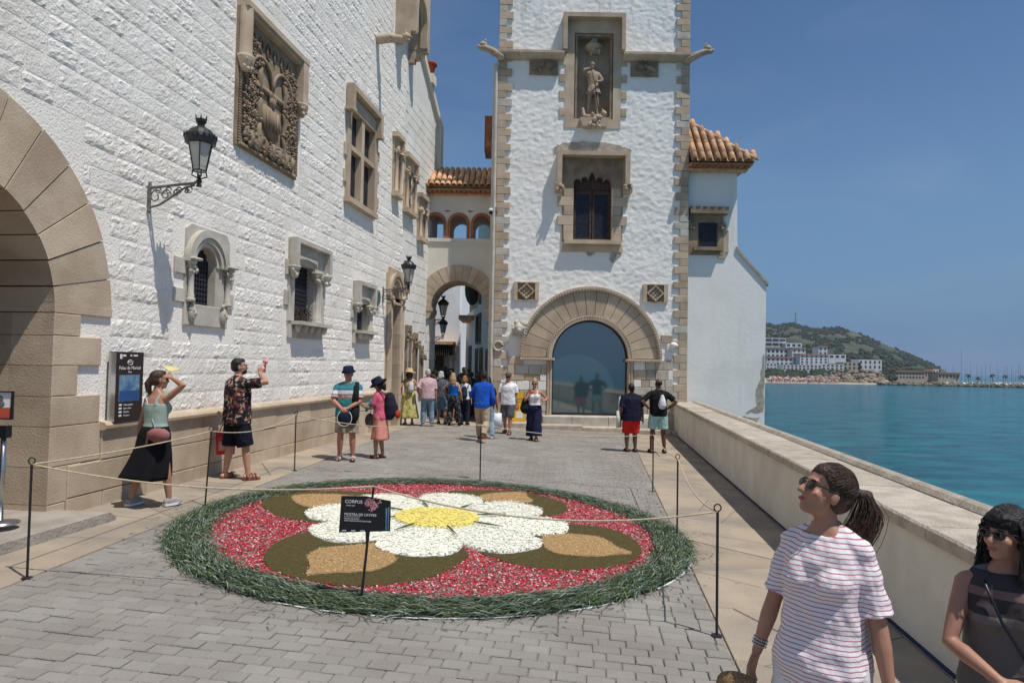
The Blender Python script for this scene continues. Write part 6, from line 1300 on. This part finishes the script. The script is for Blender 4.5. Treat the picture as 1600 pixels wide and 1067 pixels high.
# --- woman in pink looking at her phone
p = Person('woman in navy sun hat and pink top looking down at her phone', gpos(593,716), 1.58, 84, 'olive', True, 1.05, .012, lean=(0,.05), feet=((0,.06,0),(0,-.04,0)), wl=(-.10,.36,1.13), wr=(.07,.38,1.12), hl=(-.6,-.5,-1), hr=(.6,-.5,-1), head=(0,-30), hair=('bob','black'), handl=((.3,.8,.3),(.4,-.3,.8),.7), handr=((-.3,.8,.3),(-.4,-.3,.8),.7), face_detail=True)
p.top(CL('pink_cotton',(.62,.12,.19)),.86,.75,.018,1.46,.01); p.skirt(CL('salmon_linen',(.68,.28,.21)),1.0,.42,.05,.012,6,(0,0)); p.hat(CL('navy_brim',(.012,.016,.034)),'floppy'); p.shoes(CL('brown_sandal',(.08,.045,.035)),True)
mb = MB(); mb.box(-.04,.04,-.075,.075,-.005,.005); b = item('phone',mb,M['blackp'],'black phone held by the woman in the navy sun hat','phone',p,(-.01,.47,1.20)); b.rotation_euler.x += .6
mb = MB(); mb.limb([(0,0,.17),(0,-.02,.0),(0,0,-.18)],[.10,.13,.12],12); mb.limb([(-.0,-.12,-.14),(0,-.11,.0)],[.07,.06],10); b = item('backpack',mb,CL('dark_violet_nylon',(.025,.02,.035)),'dark backpack with red pocket on the woman in pink','backpack',p,(0,-.20,1.17),.014); mb = MB(); mb.ball((0,-.17,-.17),(.10,.055,.09),10,8); part(b,'red_pocket',mb,CL('red_nylon',(.45,.05,.03))); mb = MB()
for sg in (-1,1): mb.tube([(sg*.09,.05,.2),(sg*.1,.2,.27),(sg*.1,.30,.18),(sg*.11,.27,-.02),(sg*.11,.1,-.16)],.018,6,.4)
part(b,'straps',mb,M['blackp'])
mb = MB(); mb.limb([(0,0,-.12),(0,0,.1)],[.034,.034],8); b = item('water_bottle',mb,mat('teal_bottle',(.02,.30,.36),.3),'teal water bottle under the arm of the woman in pink','bottle',p,(-.12,.22,1.18)); b.rotation_euler.x += .5
mb = MB(); mb.ball((0,0,0),(.05,.10,.14),10,8); b = item('waist_bag',mb,CL('grey_canvas',(.09,.085,.08)),'small grey bag hanging in front of the woman in pink','bag',p,(-.08,.22,.84)); mb = MB(); mb.tube([(0,0,.1),(.02,-.05,.35),(.06,-.14,.55)],.007,5); part(b,'strap',mb,M['blackp'])
# --- group with their backs to us before the arch
p = Person('woman in straw hat and yellow flowered dress seen from behind', gpos(638,664), 1.70, 14, 'tan', True, 1.02, .014, feet=((0,0,0),(.02,.06,0)), wl=(-.27,.08,1.0), wr=(.22,.18,1.1), head=(-25,0), hair=('bob','brown'))
p.tank(print_mat('yellow_floral',[(.50,.40,.08),(.58,.52,.30),(.22,.26,.07),(.52,.40,.06),(.60,.55,.38)],32),.95,name='bodice'); p.skirt(print_mat('yellow_floral_skirt',[(.50,.40,.08),(.58,.52,.30),(.22,.26,.07),(.52,.40,.06),(.60,.55,.38)],30),1.0,.22,.12,.02,8); p.hat(mat('straw',(.60,.45,.24),.9,var=.2,ns=60,coord='obj'),'sun'); p.shoes(CL('tan_sandal',(.35,.2,.1)),True)
mb = MB(); mb.limb([(0,0,.08),(0,0,-.08)],[.085,.10],10); b = item('white_backpack',mb,CL('off_white_nylon',(.60,.60,.58)),'small white backpack on the straw hat woman','backpack',p,(.03,-.17,1.2),.014); mb = MB()
for sg in (-1,1): mb.tube([(sg*.05,.05,.12),(sg*.08,.14,.25),(sg*.09,.22,.2)],.012,5)
part(b,'straps',mb,M['whitep'])
mb = MB(); mb.tube([(0,0,.25),(-.03,0,.1),(-.05,.02,-.1),(-.03,.0,-.2)],[.05,.09,.10,.05],10,.6); item('red_shawl',mb,CL('crimson_cloth',(.45,.03,.06)),'crimson cloth over the left arm of the straw hat woman','cloth',p,(-.26,.0,1.12))
mb = MB(); mb.prism([(-.07,-.25),(.07,-.25),(.06,.12),(-.06,.12)],-.04,.04); b = item('beach_towel',mb,CL('teal_towel',(.02,.24,.22)),'teal and white towel hanging left of the flowered dress','towel',p,(-.36,-.02,.86)); mb = MB(); mb.prism([(-.072,-.55),(.072,-.55),(.07,-.25),(-.07,-.25)],-.038,.038); part(b,'white_end',mb,M['whitep'])
p = Person('grey haired man in pale pink shirt and light blue jeans', gpos(667,666), 1.74, 4, 'red', False, 1.1, .014, feet=((-.03,.0,0),(.04,.03,0)), wl=(-.27,.1,.98), wr=(.26,.02,.84), hair=('short','grey'))
p.top(CL('pale_pink_cotton',(.62,.42,.44)),.84,.85,.022,1.475,.015); p.pants(CL('light_denim',(.22,.33,.42),(.16,.25,.34)),1.95,.02,.012); p.shoes(CL('beige_shoe',(.30,.24,.18)))
p = Person('grey haired person in slate shirt and denim shorts behind pink shirt man', gpos(688,662), 1.68, -10, 'tan', False, .98, .014, feet=((0,.1,0),(.06,0,0)), wr=(.28,.12,1.0), head=(-20,0), hair=('bob','grey'))
p.top(CL('slate_cotton',(.11,.12,.16)),.86,.8,.02); p.pants(CL('mid_denim',(.12,.20,.28)),1.05,.03,.02,.98,'shorts'); p.shoes(CL('black_sandal',(.02,.02,.02)),True)
p = Person('long blond haired woman in bright blue top and dark patterned trousers', gpos(708,665), 1.66, -6, 'fair', True, 1.02, .014, feet=((-.04,.02,0),(.10,-.05,0)), wl=(-.28,.18,1.02), hl=(-1,-.5,0), wr=(.27,.03,.9), hair=('long','blond'), lean=(-.03,0))
p.tank(CL('royal_blue_top',(.01,.10,.36)),.94); p.pants(print_mat('dark_print_trousers',[(.015,.015,.02),(.03,.03,.04),(.12,.11,.12),(.015,.015,.02)],22),1.95,.03,.03); p.shoes(CL('black_shoe',(.02,.02,.02)))
p = Person('reddish haired woman in white top with navy backpack and trousers', gpos(725,664), 1.58, -18, 'fair', True, 1.0, .014, wl=(-.22,.1,.9), hair=('bob','red'))
p.top(CL('white_jersey',(.72,.71,.69)),.90,.7); p.pants(CL('navy_trousers',(.018,.02,.04)),1.95,.03,.02); p.shoes(CL('dark_shoe',(.03,.03,.03)))
mb = MB(); mb.limb([(0,0,.12),(0,-.02,-.1)],[.09,.12],10); b = item('navy_backpack',mb,CL('navy_nylon',(.02,.03,.06)),'navy backpack on the reddish haired woman','backpack',p,(.06,-.19,1.16),.014); mb = MB()
for sg in (-1,1): mb.tube([(sg*.08,.05,.15),(sg*.1,.16,.25),(sg*.1,.26,.18)],.014,5)
part(b,'straps',mb,M['blackp'])
p = Person('man in royal blue shirt and khaki trousers walking away', gpos(752,690), 1.80, -12, 'dark', False, 1.02, .013, lean=(.02,.05), feet=((-.02,.26,0),(.02,-.30,.10)), wl=(-.16,.28,1.06), hl=(-1,-.6,-.3), wr=(.27,.12,.88), hair=('short','black'), head=(10,-15), toes=(5,-20))
p.top(CL('royal_blue_linen',(.012,.075,.42),(.02,.10,.50)),.84,1.7,.020,1.475,.014,sfl=.008,loose=.93); p.pants(CL('khaki_cotton',(.44,.34,.23)),1.93,.022,.018); p.shoes(CL('brown_suede',(.16,.065,.035)))
p = Person('person in black top and pale jeans half hidden by blue shirt man', Vector((-.62,18.4,gz(-.6))), 1.66, -5, 'dark', True, 1.05, .014, feet=((0,.05,0),(.03,-.05,0)), wr=(.27,.0,.84), hair=('long','black'))
p.top(CL('black_cotton',(.015,.015,.016)),.9,.6); p.pants(CL('bleached_denim',(.36,.44,.52),(.26,.34,.42)),1.95,.03,.02); p.shoes(CL('white_trainer',(.6,.6,.6)))
mb = MB(); mb.prism([(-.13,-.48),(.13,-.48),(.12,-.06),(-.12,-.06)],-.05,.05); b = item('white_carrier_bag',mb,mat('white_plastic_bag',(.72,.74,.78),.3,coord='obj',bump=.6,bs=12),'white plastic carrier bag beside the blue shirt man','bag',p,(.27,.0,.78)); mb = MB(); mb.tube([(-.06,0,-.07),(0,0,.02),(.06,0,-.07)],.008,5); part(b,'handle',mb,M['whitep'])
# --- couple walking towards us
p = Person('man in flat cap, white t-shirt and grey shorts walking towards us', gpos(793,678), 1.76, 166, 'red', False, 1.10, .013, feet=((.0,.16,0),(.0,-.12,.02)), wl=(-.27,.0,.84), wr=(.26,.10,.84), head=(8,0), hair=('short','grey'), face_detail=True)
p.top(CL('white_tee',(.78,.77,.78)),.84,.7,.024,1.46,.012); p.pants(CL('grey_shorts_cloth',(.10,.10,.12)),1.0,.035,.025,.98,'shorts'); p.hat(CL('grey_tweed',(.11,.10,.09)),'cap'); p.shades(); p.shoes(CL('brown_strap',(.12,.08,.06)),True)
p = Person('blond woman in white top and flowing navy trousers with sunglasses', gpos(834,688), 1.64, 172, 'red', True, 1.1, .013, feet=((.02,.14,0),(-.02,-.08,0)), wr=(.10,.13,1.33), hr=(1,-.2,-1), wl=(-.24,.14,1.12), hl=(-1,-.6,-.5), hair=('bun','blond'), head=(0,-4), face_detail=True, handr=((-.3,.1,.9),(-.5,-.6,0),1.2), handl=((.1,.4,.9),(.6,-.3,0),.8))
p.tank(CL('white_camisole',(.76,.74,.71)),.95); p.pants(CL('navy_viscose',(.014,.017,.05)),1.86,.035,.085,1.02); p.shades(); p.shoes(CL('brown_sandal_strap',(.10,.06,.04)),True)
mb = MB(); mb.limb([(0,0,.08),(.0,0,-.14)],[.09,.15],12); b = item('black_shoulder_bag',mb,CL('black_leather',(.015,.016,.015)),'black shoulder bag of the woman in flowing navy trousers','bag',p,(.26,.0,1.06),.014); mb = MB(); mb.tube([(0,.05,.12),(-.08,.12,.32),(-.10,.0,.42),(-.04,-.05,.2)],.010,5); part(b,'strap',mb,M['blackp'])
# --- two men by the parapet
p = Person('man in navy t-shirt and red shorts looking up at the tower', gpos(986,706), 1.70, 8, 'dark', False, 1.22, .013, feet=((-.01,0,0),(.02,.03,0)), wl=(-.27,.06,.88), wr=(.32,.04,.84), head=(-12,22), hair=('short','black'), roll=-8)
p.top(CL('navy_tee',(.014,.014,.032)),.80,.85,.026,1.47,.02); p.pants(CL('scarlet_shorts',(.60,.028,.022)),1.0,.035,.03,.96,'shorts'); p.shoes(CL('dark_flip_flop',(.05,.03,.025)),True)
mb = MB(); mb.prism([(-.10,-.42),(.10,-.42),(.09,.0),(-.09,.0)],-.03,.03); b = item('white_tote_bag',mb,CL('cream_canvas',(.60,.56,.50)),'white canvas tote bag on the left side of red shorts man','bag',p,(-.33,.0,1.05)); mb = MB(); mb.tube([(-.05,0,0),(.02,0,.33),(.08,0,.36),(.05,0,0)],.008,5); part(b,'strap',mb,M['whitep']); b.rotation_euler.z += .9
p = Person('bald man in black t-shirt and mint shorts with hands on hips', gpos(1028,708), 1.86, 2, 'dark', False, 1.04, .013, feet=((-.06,0,0),(.06,.02,0)), wl=(-.22,-.03,1.04), hl=(-1,-.35,0), wr=(.22,-.03,1.04), hr=(1,-.35,0), head=(14,10), hair=('bald','black'), handl=((.7,.5,-.3),(.3,.2,1),.5), handr=((-.7,.5,-.3),(-.3,.2,1),.5))
p.top(CL('black_tee',(.013,.013,.014)),.86,.75,.018,1.47,.01); p.pants(CL('mint_shorts_cloth',(.36,.54,.48)),.80,.035,.028,.97,'shorts'); p.shoes(CL('black_flip_flop',(.03,.02,.02)),True)
mb = MB(); mb.limb([(.0,0,.12),(0,-.01,.0),(0,0,-.10)],[.045,.085,.105],12); b = item('white_drawstring_bag',mb,CL('white_nylon',(.66,.66,.68)),'white drawstring backpack on the bald man in black','backpack',p,(.05,-.17,1.22),.013); mb = MB()
for sg in (-1,1): mb.tube([(0,.0,.13),(sg*.10,.14,.25),(sg*.15,.2,.12),(sg*.13,.06,-.1),(sg*.08,.0,-.14)],.007,5)
part(b,'cord',mb,M['blackp'])
# --- the crowd in the shade under the arch
rg = random.Random(17); DC = [CL('crowd_cloth',c) for c in ((.02,.02,.022),(.05,.03,.03),(.03,.035,.05),(.10,.03,.03),(.06,.055,.05),(.025,.03,.02),(.14,.12,.10))]
k = 0
for row,y in enumerate((23.5,24.3,25.2,26.2,27.4,29.0)):
    n = 4 if y < 24.5 else 3
    for i in range(n):
        x = -2.75+ (1.9 if y < 24 else 1.7)*(i+.5+rg.uniform(-.25,.25))/n - (y-23)*.13; fem = rg.random() < .5
        q = Person('%s person from the left in row %s of the dark crowd under the arch' % (ORD[i],('one','two','three','four','five','six')[row]), Vector((x,y+rg.uniform(-.3,.3),gz(x))), rg.uniform(1.58,1.82), rg.uniform(-30,30), rg.choice(('tan','olive','fair','dark')), fem, rg.uniform(.95,1.1), .019, hair=(rg.choice(('bob','long')) if fem else 'short', rg.choice(('black','brown','brown','black','black'))), head=(rg.uniform(-40,40),0), group='shaded crowd under the arch', fingers=False)
        q.top(rg.choice(DC),.86,rg.choice((.7,1.6)),.02); q.pants(rg.choice(DC),rg.choice((1.0,1.95)),.02,.02)
        if rg.random() < .2: q.hat(CL('crowd_hat',(.10,.09,.07)),'bucket')
# --- statue of the knight in the tower niche (one stone body, carved by the same hand)
stn = mat('statue_stone',(.44,.33,.23),.9,col2=(.32,.235,.16),ns=5,coord='obj',bump=.4,bs=30)
p = Person('stone statue of a knight with lance standing in the tower niche', Vector((2.64,TY+.12,10.50)), 1.92, 180, 'fair', False, .95, .016, lean=(.04,.0), feet=((-.03,.06,0),(.06,-.02,0)), wr=(.12,.16,1.50), hr=(1,.2,-.6), wl=(-.08,.22,1.05), hl=(-1,-.2,-.3), head=(-12,-12), hair=None, handr=((-.3,.2,.8),(0,.5,-.6),1.2), handl=((.4,.4,-.2),(0,-.3,1),1.2), bodymat=stn, cat='statue', name='knight_statue')
mb = MB(); p.torso(mb,.80*p.K,1.47*p.K,.02*p.K); 
for k in 'LR': p.arm(mb,k,.016,0,1.0,True); p.leg(mb,k,.012,0,.35,True,.02)
p.child('breastplate',mb,stn,.016); mb = MB(); p.skirt(stn,1.0,.74,.06,.02,10,name='mail_skirt'); mb = MB(); p.hb(mb,(0,-.012,.04),(.092,.105,.10)); p.child('helmet',mb,stn)
mb = MB(); mb.tube([(.10,.24,1.56),(-.02,.27,1.1),(-.17,.24,.12)],.016,6); o = item('lance',mb,mat('green_bronze',(.035,.055,.05),.6),'dark bronze lance held by the knight statue','lance',p,(0,0,0))
mb = MB(); mb.limb([(.36,.08,.30),(.33,.14,.02),(.1,.2,-.04),(-.12,.2,-.02),(-.3,.16,.05)],[.05,.09,.10,.09,.06],10); mb.ball((-.34,.2,.08),(.11,.12,.13),10,8); mb.ball((-.38,.3,.05),(.05,.07,.05),8,6); mb.ball((-.30,.2,.22),(.03,.03,.06),6,5); mb.limb([(0,.2,-.06),(.05,.26,.06)],[.09,.07],8)
item('carved_dragon',mb,stn,'stone dragon curled under the feet of the knight statue','statue',p,(0,0,-.02),.02)
# --- the woman in the striped t-shirt close to the camera
def strands(p, name, paths, r, m):
    mb = MB()
    for P in paths: mb.tube([p.HM@Vector(q) for q in P],[r*p.K]*(len(P)-1)+[r*.25*p.K],4,1,False)
    return p.child(name,mb,m)
def capdir(q, c=(0,-.022,.042), r=(.0875,.1005,.0925), k=1.0):
    d = Vector(((q[0]-c[0])/r[0],(q[1]-c[1])/r[1],(q[2]-c[2])/r[2])).normalized(); return (c[0]+d.x*r[0]*k,c[1]+d.y*r[1]*k,c[2]+d.z*r[2]*k)
SX = 1.285; p = Person('woman in red striped white t-shirt and dark ponytail looking up left', Vector((SX,2.83,gz(SX))), 1.66, 130, 'tan', True, .99, .0062, shw=.146, lean=(0,-.05), feet=((0,.05,0),(0,-.03,0)), wl=(-.28,-.03,.80), wr=(.29,.05,.82), hl=(-.5,-1,0), hr=(.6,-.8,0), head=(-37,22), hair=None, curl=.55)
p.top(bands_mat('striped_jersey',[(0,(.80,.75,.76)),(.76,(.46,.17,.21))],2,scale=56,wave=True,bump=.5),.80,.84,.016,1.447,.012,sfl=.012,folds=.022); p.pants(CL('white_trousers',(.72,.72,.73)),1.9,.03,.03); p.shoes(CL('white_canvas_shoe',(.6,.6,.58)))
K = p.K; hm = HR['brown']; rg = random.Random(2)
mb = MB(); p.hb(mb,(0,-.026,.043),(.084,.096,.088),20,14); p.hb(mb,(0,-.055,.0),(.078,.068,.075),20,14); p.hb(mb,(0,.012,.076),(.064,.064,.047),16,12); p.hb(mb,(0,-.12,.042),(.024,.026,.024))
H = lambda *a: p.HM@Vector(a)
TAIL = [(0,-.125,.045),(.0,-.172,.055),(.0,-.205,.01),(.0,-.21,-.07),(.0,-.195,-.15),(.0,-.17,-.22),(.01,-.15,-.26)]
mb.limb([H(*q) for q in TAIL],[.022*K,.031*K,.039*K,.042*K,.040*K,.030*K,.010*K]); p.child('hair',mb,hm,.008,2)
TIE = (0,-.128,.043); paths = []
for k in range(420):
    th = rg.uniform(-2.35,2.35); s = (.083*math.sin(th),-.022+.098*math.cos(th)*.93,.075-.085*abs(th/2.35)**1.6+rg.uniform(-.012,.01)); s = capdir(s); P = []; kk = rg.uniform(1.0,1.03); bb = rg.uniform(.6,1.2)
    for i in range(8): t = i/7; q = [s[j]+(TIE[j]-s[j])*t for j in range(3)]; q[2] += .03*math.sin(PI*t)*bb; P.append(capdir(q,k=kk) if t < .9 else (TIE[0]+rg.uniform(-.01,.01),TIE[1],TIE[2]+rg.uniform(-.01,.01)))
    paths.append(P)
for k in range(700):
    ox,oy = rg.gauss(0,.020),rg.gauss(0,.020); ph = rg.gauss(2,.7); L_ = rg.uniform(.75,1.12); P = []
    for i in range(10):
        t = i/9*L_; f = t*(len(TAIL)-1); a = min(int(f),len(TAIL)-2); q = Vector(TAIL[a]).lerp(Vector(TAIL[a+1]),f-a); sp = min(1,t*3)*(1+.5*t); P.append((q.x+ox*sp+.009*math.sin(t*7+ph)*t,q.y+oy*sp+.009*math.cos(t*6+ph)*t,q.z+.01*math.sin(t*7+ph)))
    paths.append(P)
for k in range(14): a = rg.uniform(-.02,.03); P = [(.0+a,-.16,.03),(a*2,-.21-rg.random()*.02,.03),(a*3,-.24-rg.random()*.03,-.03),(a*3,-.26,-.09-rg.random()*.06)]; paths.append(P)
strands(p,'hair_strands',paths,.0011,hm)['kind'] = 'stuff'
mb = MB(); mb.tube([H(.024*math.cos(a*PI/6),-.126+.003*math.sin(a),.043+.024*math.sin(a*PI/6)) for a in range(13)],.007*K,6); p.child('hair_tie',mb,M['blackp'])
p.shades(); p.facebits()
nb = p.spine(1.462*K); mb = MB(); mb.tube([nb+Vector((.072*math.cos(a*PI/10),.012+.066*math.sin(a*PI/10),-.018-.02*math.sin(a*PI/10)))*K for a in range(21)],.0028*K,5); nk = p.child('necklace',mb,M['blackp']); mb = MB(); mb.ball(nb+Vector((.0,.088,-.055))*K,(.006,.005,.014),6,5); mb.build('pendant', M['whitep'], nk)
for j in range(3):
    w = p.wr['R']; d = (p.wr['R']-p.el['R']).normalized(); x,y = frame(d); c = w-d*(.035+.014*j)*K; mb = MB(); mb.tube([c+(x*math.cos(a*PI/8)+y*math.sin(a*PI/8))*.031*K for a in range(17)],.0035*K,5); p.child('bracelet',mb,M['steel'])
mb = MB(); mb.ball((0,0,0),(.12,.05,.075),14,10); item('straw_purse',mb,mat('woven_straw',(.30,.18,.09),.85,var=.4,ns=120,coord='obj',bump=.6,bs=150),'brown woven straw purse in the striped t-shirt woman right hand','bag',p,(.31,.12,.70))
# --- the woman in the dark printed top at the right edge
SX = 2.02; p = Person('dark haired woman in dark printed sleeveless top with bandaged hand', Vector((SX,2.80,gz(SX))), 1.53, 150, 'tan', True, 1.0, .0065, feet=((0,.04,0),(0,-.03,0)), wr=(.05,.27,1.04), hr=(1,-.3,-.5), wl=(-.13,.28,1.02), hl=(-1,-.4,-.6), head=(-40,3), hair=None, handr=((-.85,.4,-.15),(-.2,-.5,-1),.45), handl=((.8,.5,-.25),(.2,-.5,-1),.5))
tm_ = bands_mat('photo_print_jersey',[(0,(.13,.115,.105)),(.40,(.17,.145,.135)),(.44,(.05,.04,.04)),(.52,(.20,.12,.11)),(.56,(.05,.045,.05)),(.64,(.14,.145,.16)),(.74,(.09,.12,.145))],2,scale=1.25,off=-.95)
p.top(tm_,.90,0,.013,1.452,.01,name='sleeveless_top',folds=.014); p.pants(CL('pale_linen_trousers',(.55,.50,.45)),1.9,.025,.02); p.shoes(CL('tan_shoe',(.3,.2,.12))); p.shades(); p.facebits()
hm = HR['black']; K = p.K; H = lambda *a: p.HM@Vector(a); mb = MB(); p.hb(mb,(0,-.024,.046),(.088,.100,.092),20,14); p.hb(mb,(0,-.05,.0),(.084,.074,.08),20,14); p.hb(mb,(0,.038,.072),(.066,.054,.036),16,12)
for sg in (-1,1): mb.limb([H(sg*.075,-.01,.02),H(sg*.092,-.012,-.06),H(sg*.095,.0,-.14),H(sg*.085,.02,-.20)],[.022*K,.030*K,.032*K,.014*K])
mb.limb([H(0,-.08,.0),H(0,-.10,-.10),H(0,-.10,-.2)],[.07*K,.075*K,.03*K]); p.child('hair',mb,hm,.008,2); paths = []; tips = []
for k in range(150):                                       # fringe and crown
    x = rg.uniform(-.066,.066); P = []; x0 = x*.4
    for i in range(7): t = i/6; q = (x0+(x-x0)*t,-.05+.14*t,.135-.075*t**2.0); P.append(capdir(q,k=1.02+.01*rg.random()) if t < .75 else (x,.088+.004*rg.random()-abs(x)*.25,.062-.05*(t-.75)*4*.6+rg.uniform(-.004,.004)))
    paths.append(P)
for k in range(260):
    sg = rg.choice((-1,1)); z0 = rg.uniform(.0,.1); ph = rg.random()*6; o_ = rg.uniform(-.055,.03); P = [capdir((sg*.06,o_,.13),k=1.01),capdir((sg*.085,o_,.05),k=1.02)]
    for i in range(7): t = i/6; P.append((sg*(.092+.012*math.sin(t*8+ph)+.006*rg.random()),o_+.02*t+.010*math.cos(t*7+ph),.02-.22*t))
    (paths if rg.random() < .6 else tips).append(P)
strands(p,'hair_strands',paths,.0017,hm)['kind'] = 'stuff'; strands(p,'lighter_strands',tips,.0016,HR['brown'])['kind'] = 'stuff'
w,e = p.wr['L'],p.el['L']; d = Vector((.8,.5,-.25)).normalized(); mb = MB(); mb.limb([e.lerp(w,.72),w,w+d*.045*K,w+d*.075*K],[.037*K,.036*K,.043*K,.042*K],14)
for j in range(5): q = e.lerp(w,.75).lerp(w+d*.06*K,j/4); x,y = frame(d); mb.tube([q+(x*math.cos(a*PI/8)+y*math.sin(a*PI/8))*.0385*K+d*.012*math.sin(a*.4)*K for a in range(17)],.004*K,5)
p.child('bandage',mb,mat('white_bandage',(.68,.66,.60),.9,var=.1,ns=60,coord='obj',bump=.4,bs=80),.006,2)
a0 = p.spine(1.46*K); mb = MB(); mb.tube([a0+Vector((.10,-.02,.0))*K,p.spine(1.40*K)+Vector((.085,.115,.0))*K,p.spine(1.26*K)+Vector((.03,.175,.0))*K,p.spine(1.1*K)+Vector((-.06,.135,.0))*K,p.spine(.95*K)+Vector((-.14,.11,0))*K,p.spine(.88*K)+Vector((-.2,.05,0))*K],.007*K,6,.5); p.child('bag_strap',mb,M['blackp'])
# ------------------------------------------------------------------ the air over the sea
hz = MB().box(-900,3800,-3000,6990,-30,150).build('haze', None); hz['kind'] = 'stuff'; tag(hz,'thin pale sea haze filling the air','haze')
vm_ = bpy.data.materials.new('sea_haze'); vm_.use_nodes = True; N = vm_.node_tree.nodes; N.remove(N['Principled BSDF']); pv = N.new('ShaderNodeVolumePrincipled'); pv.inputs['Color'].default_value = (.74,.84,1,1); pv.inputs['Density'].default_value = .00012; pv.inputs['Anisotropy'].default_value = .2
vm_.node_tree.links.new(pv.outputs[0],N['Material Output'].inputs['Volume']); hz.data.materials.append(vm_)
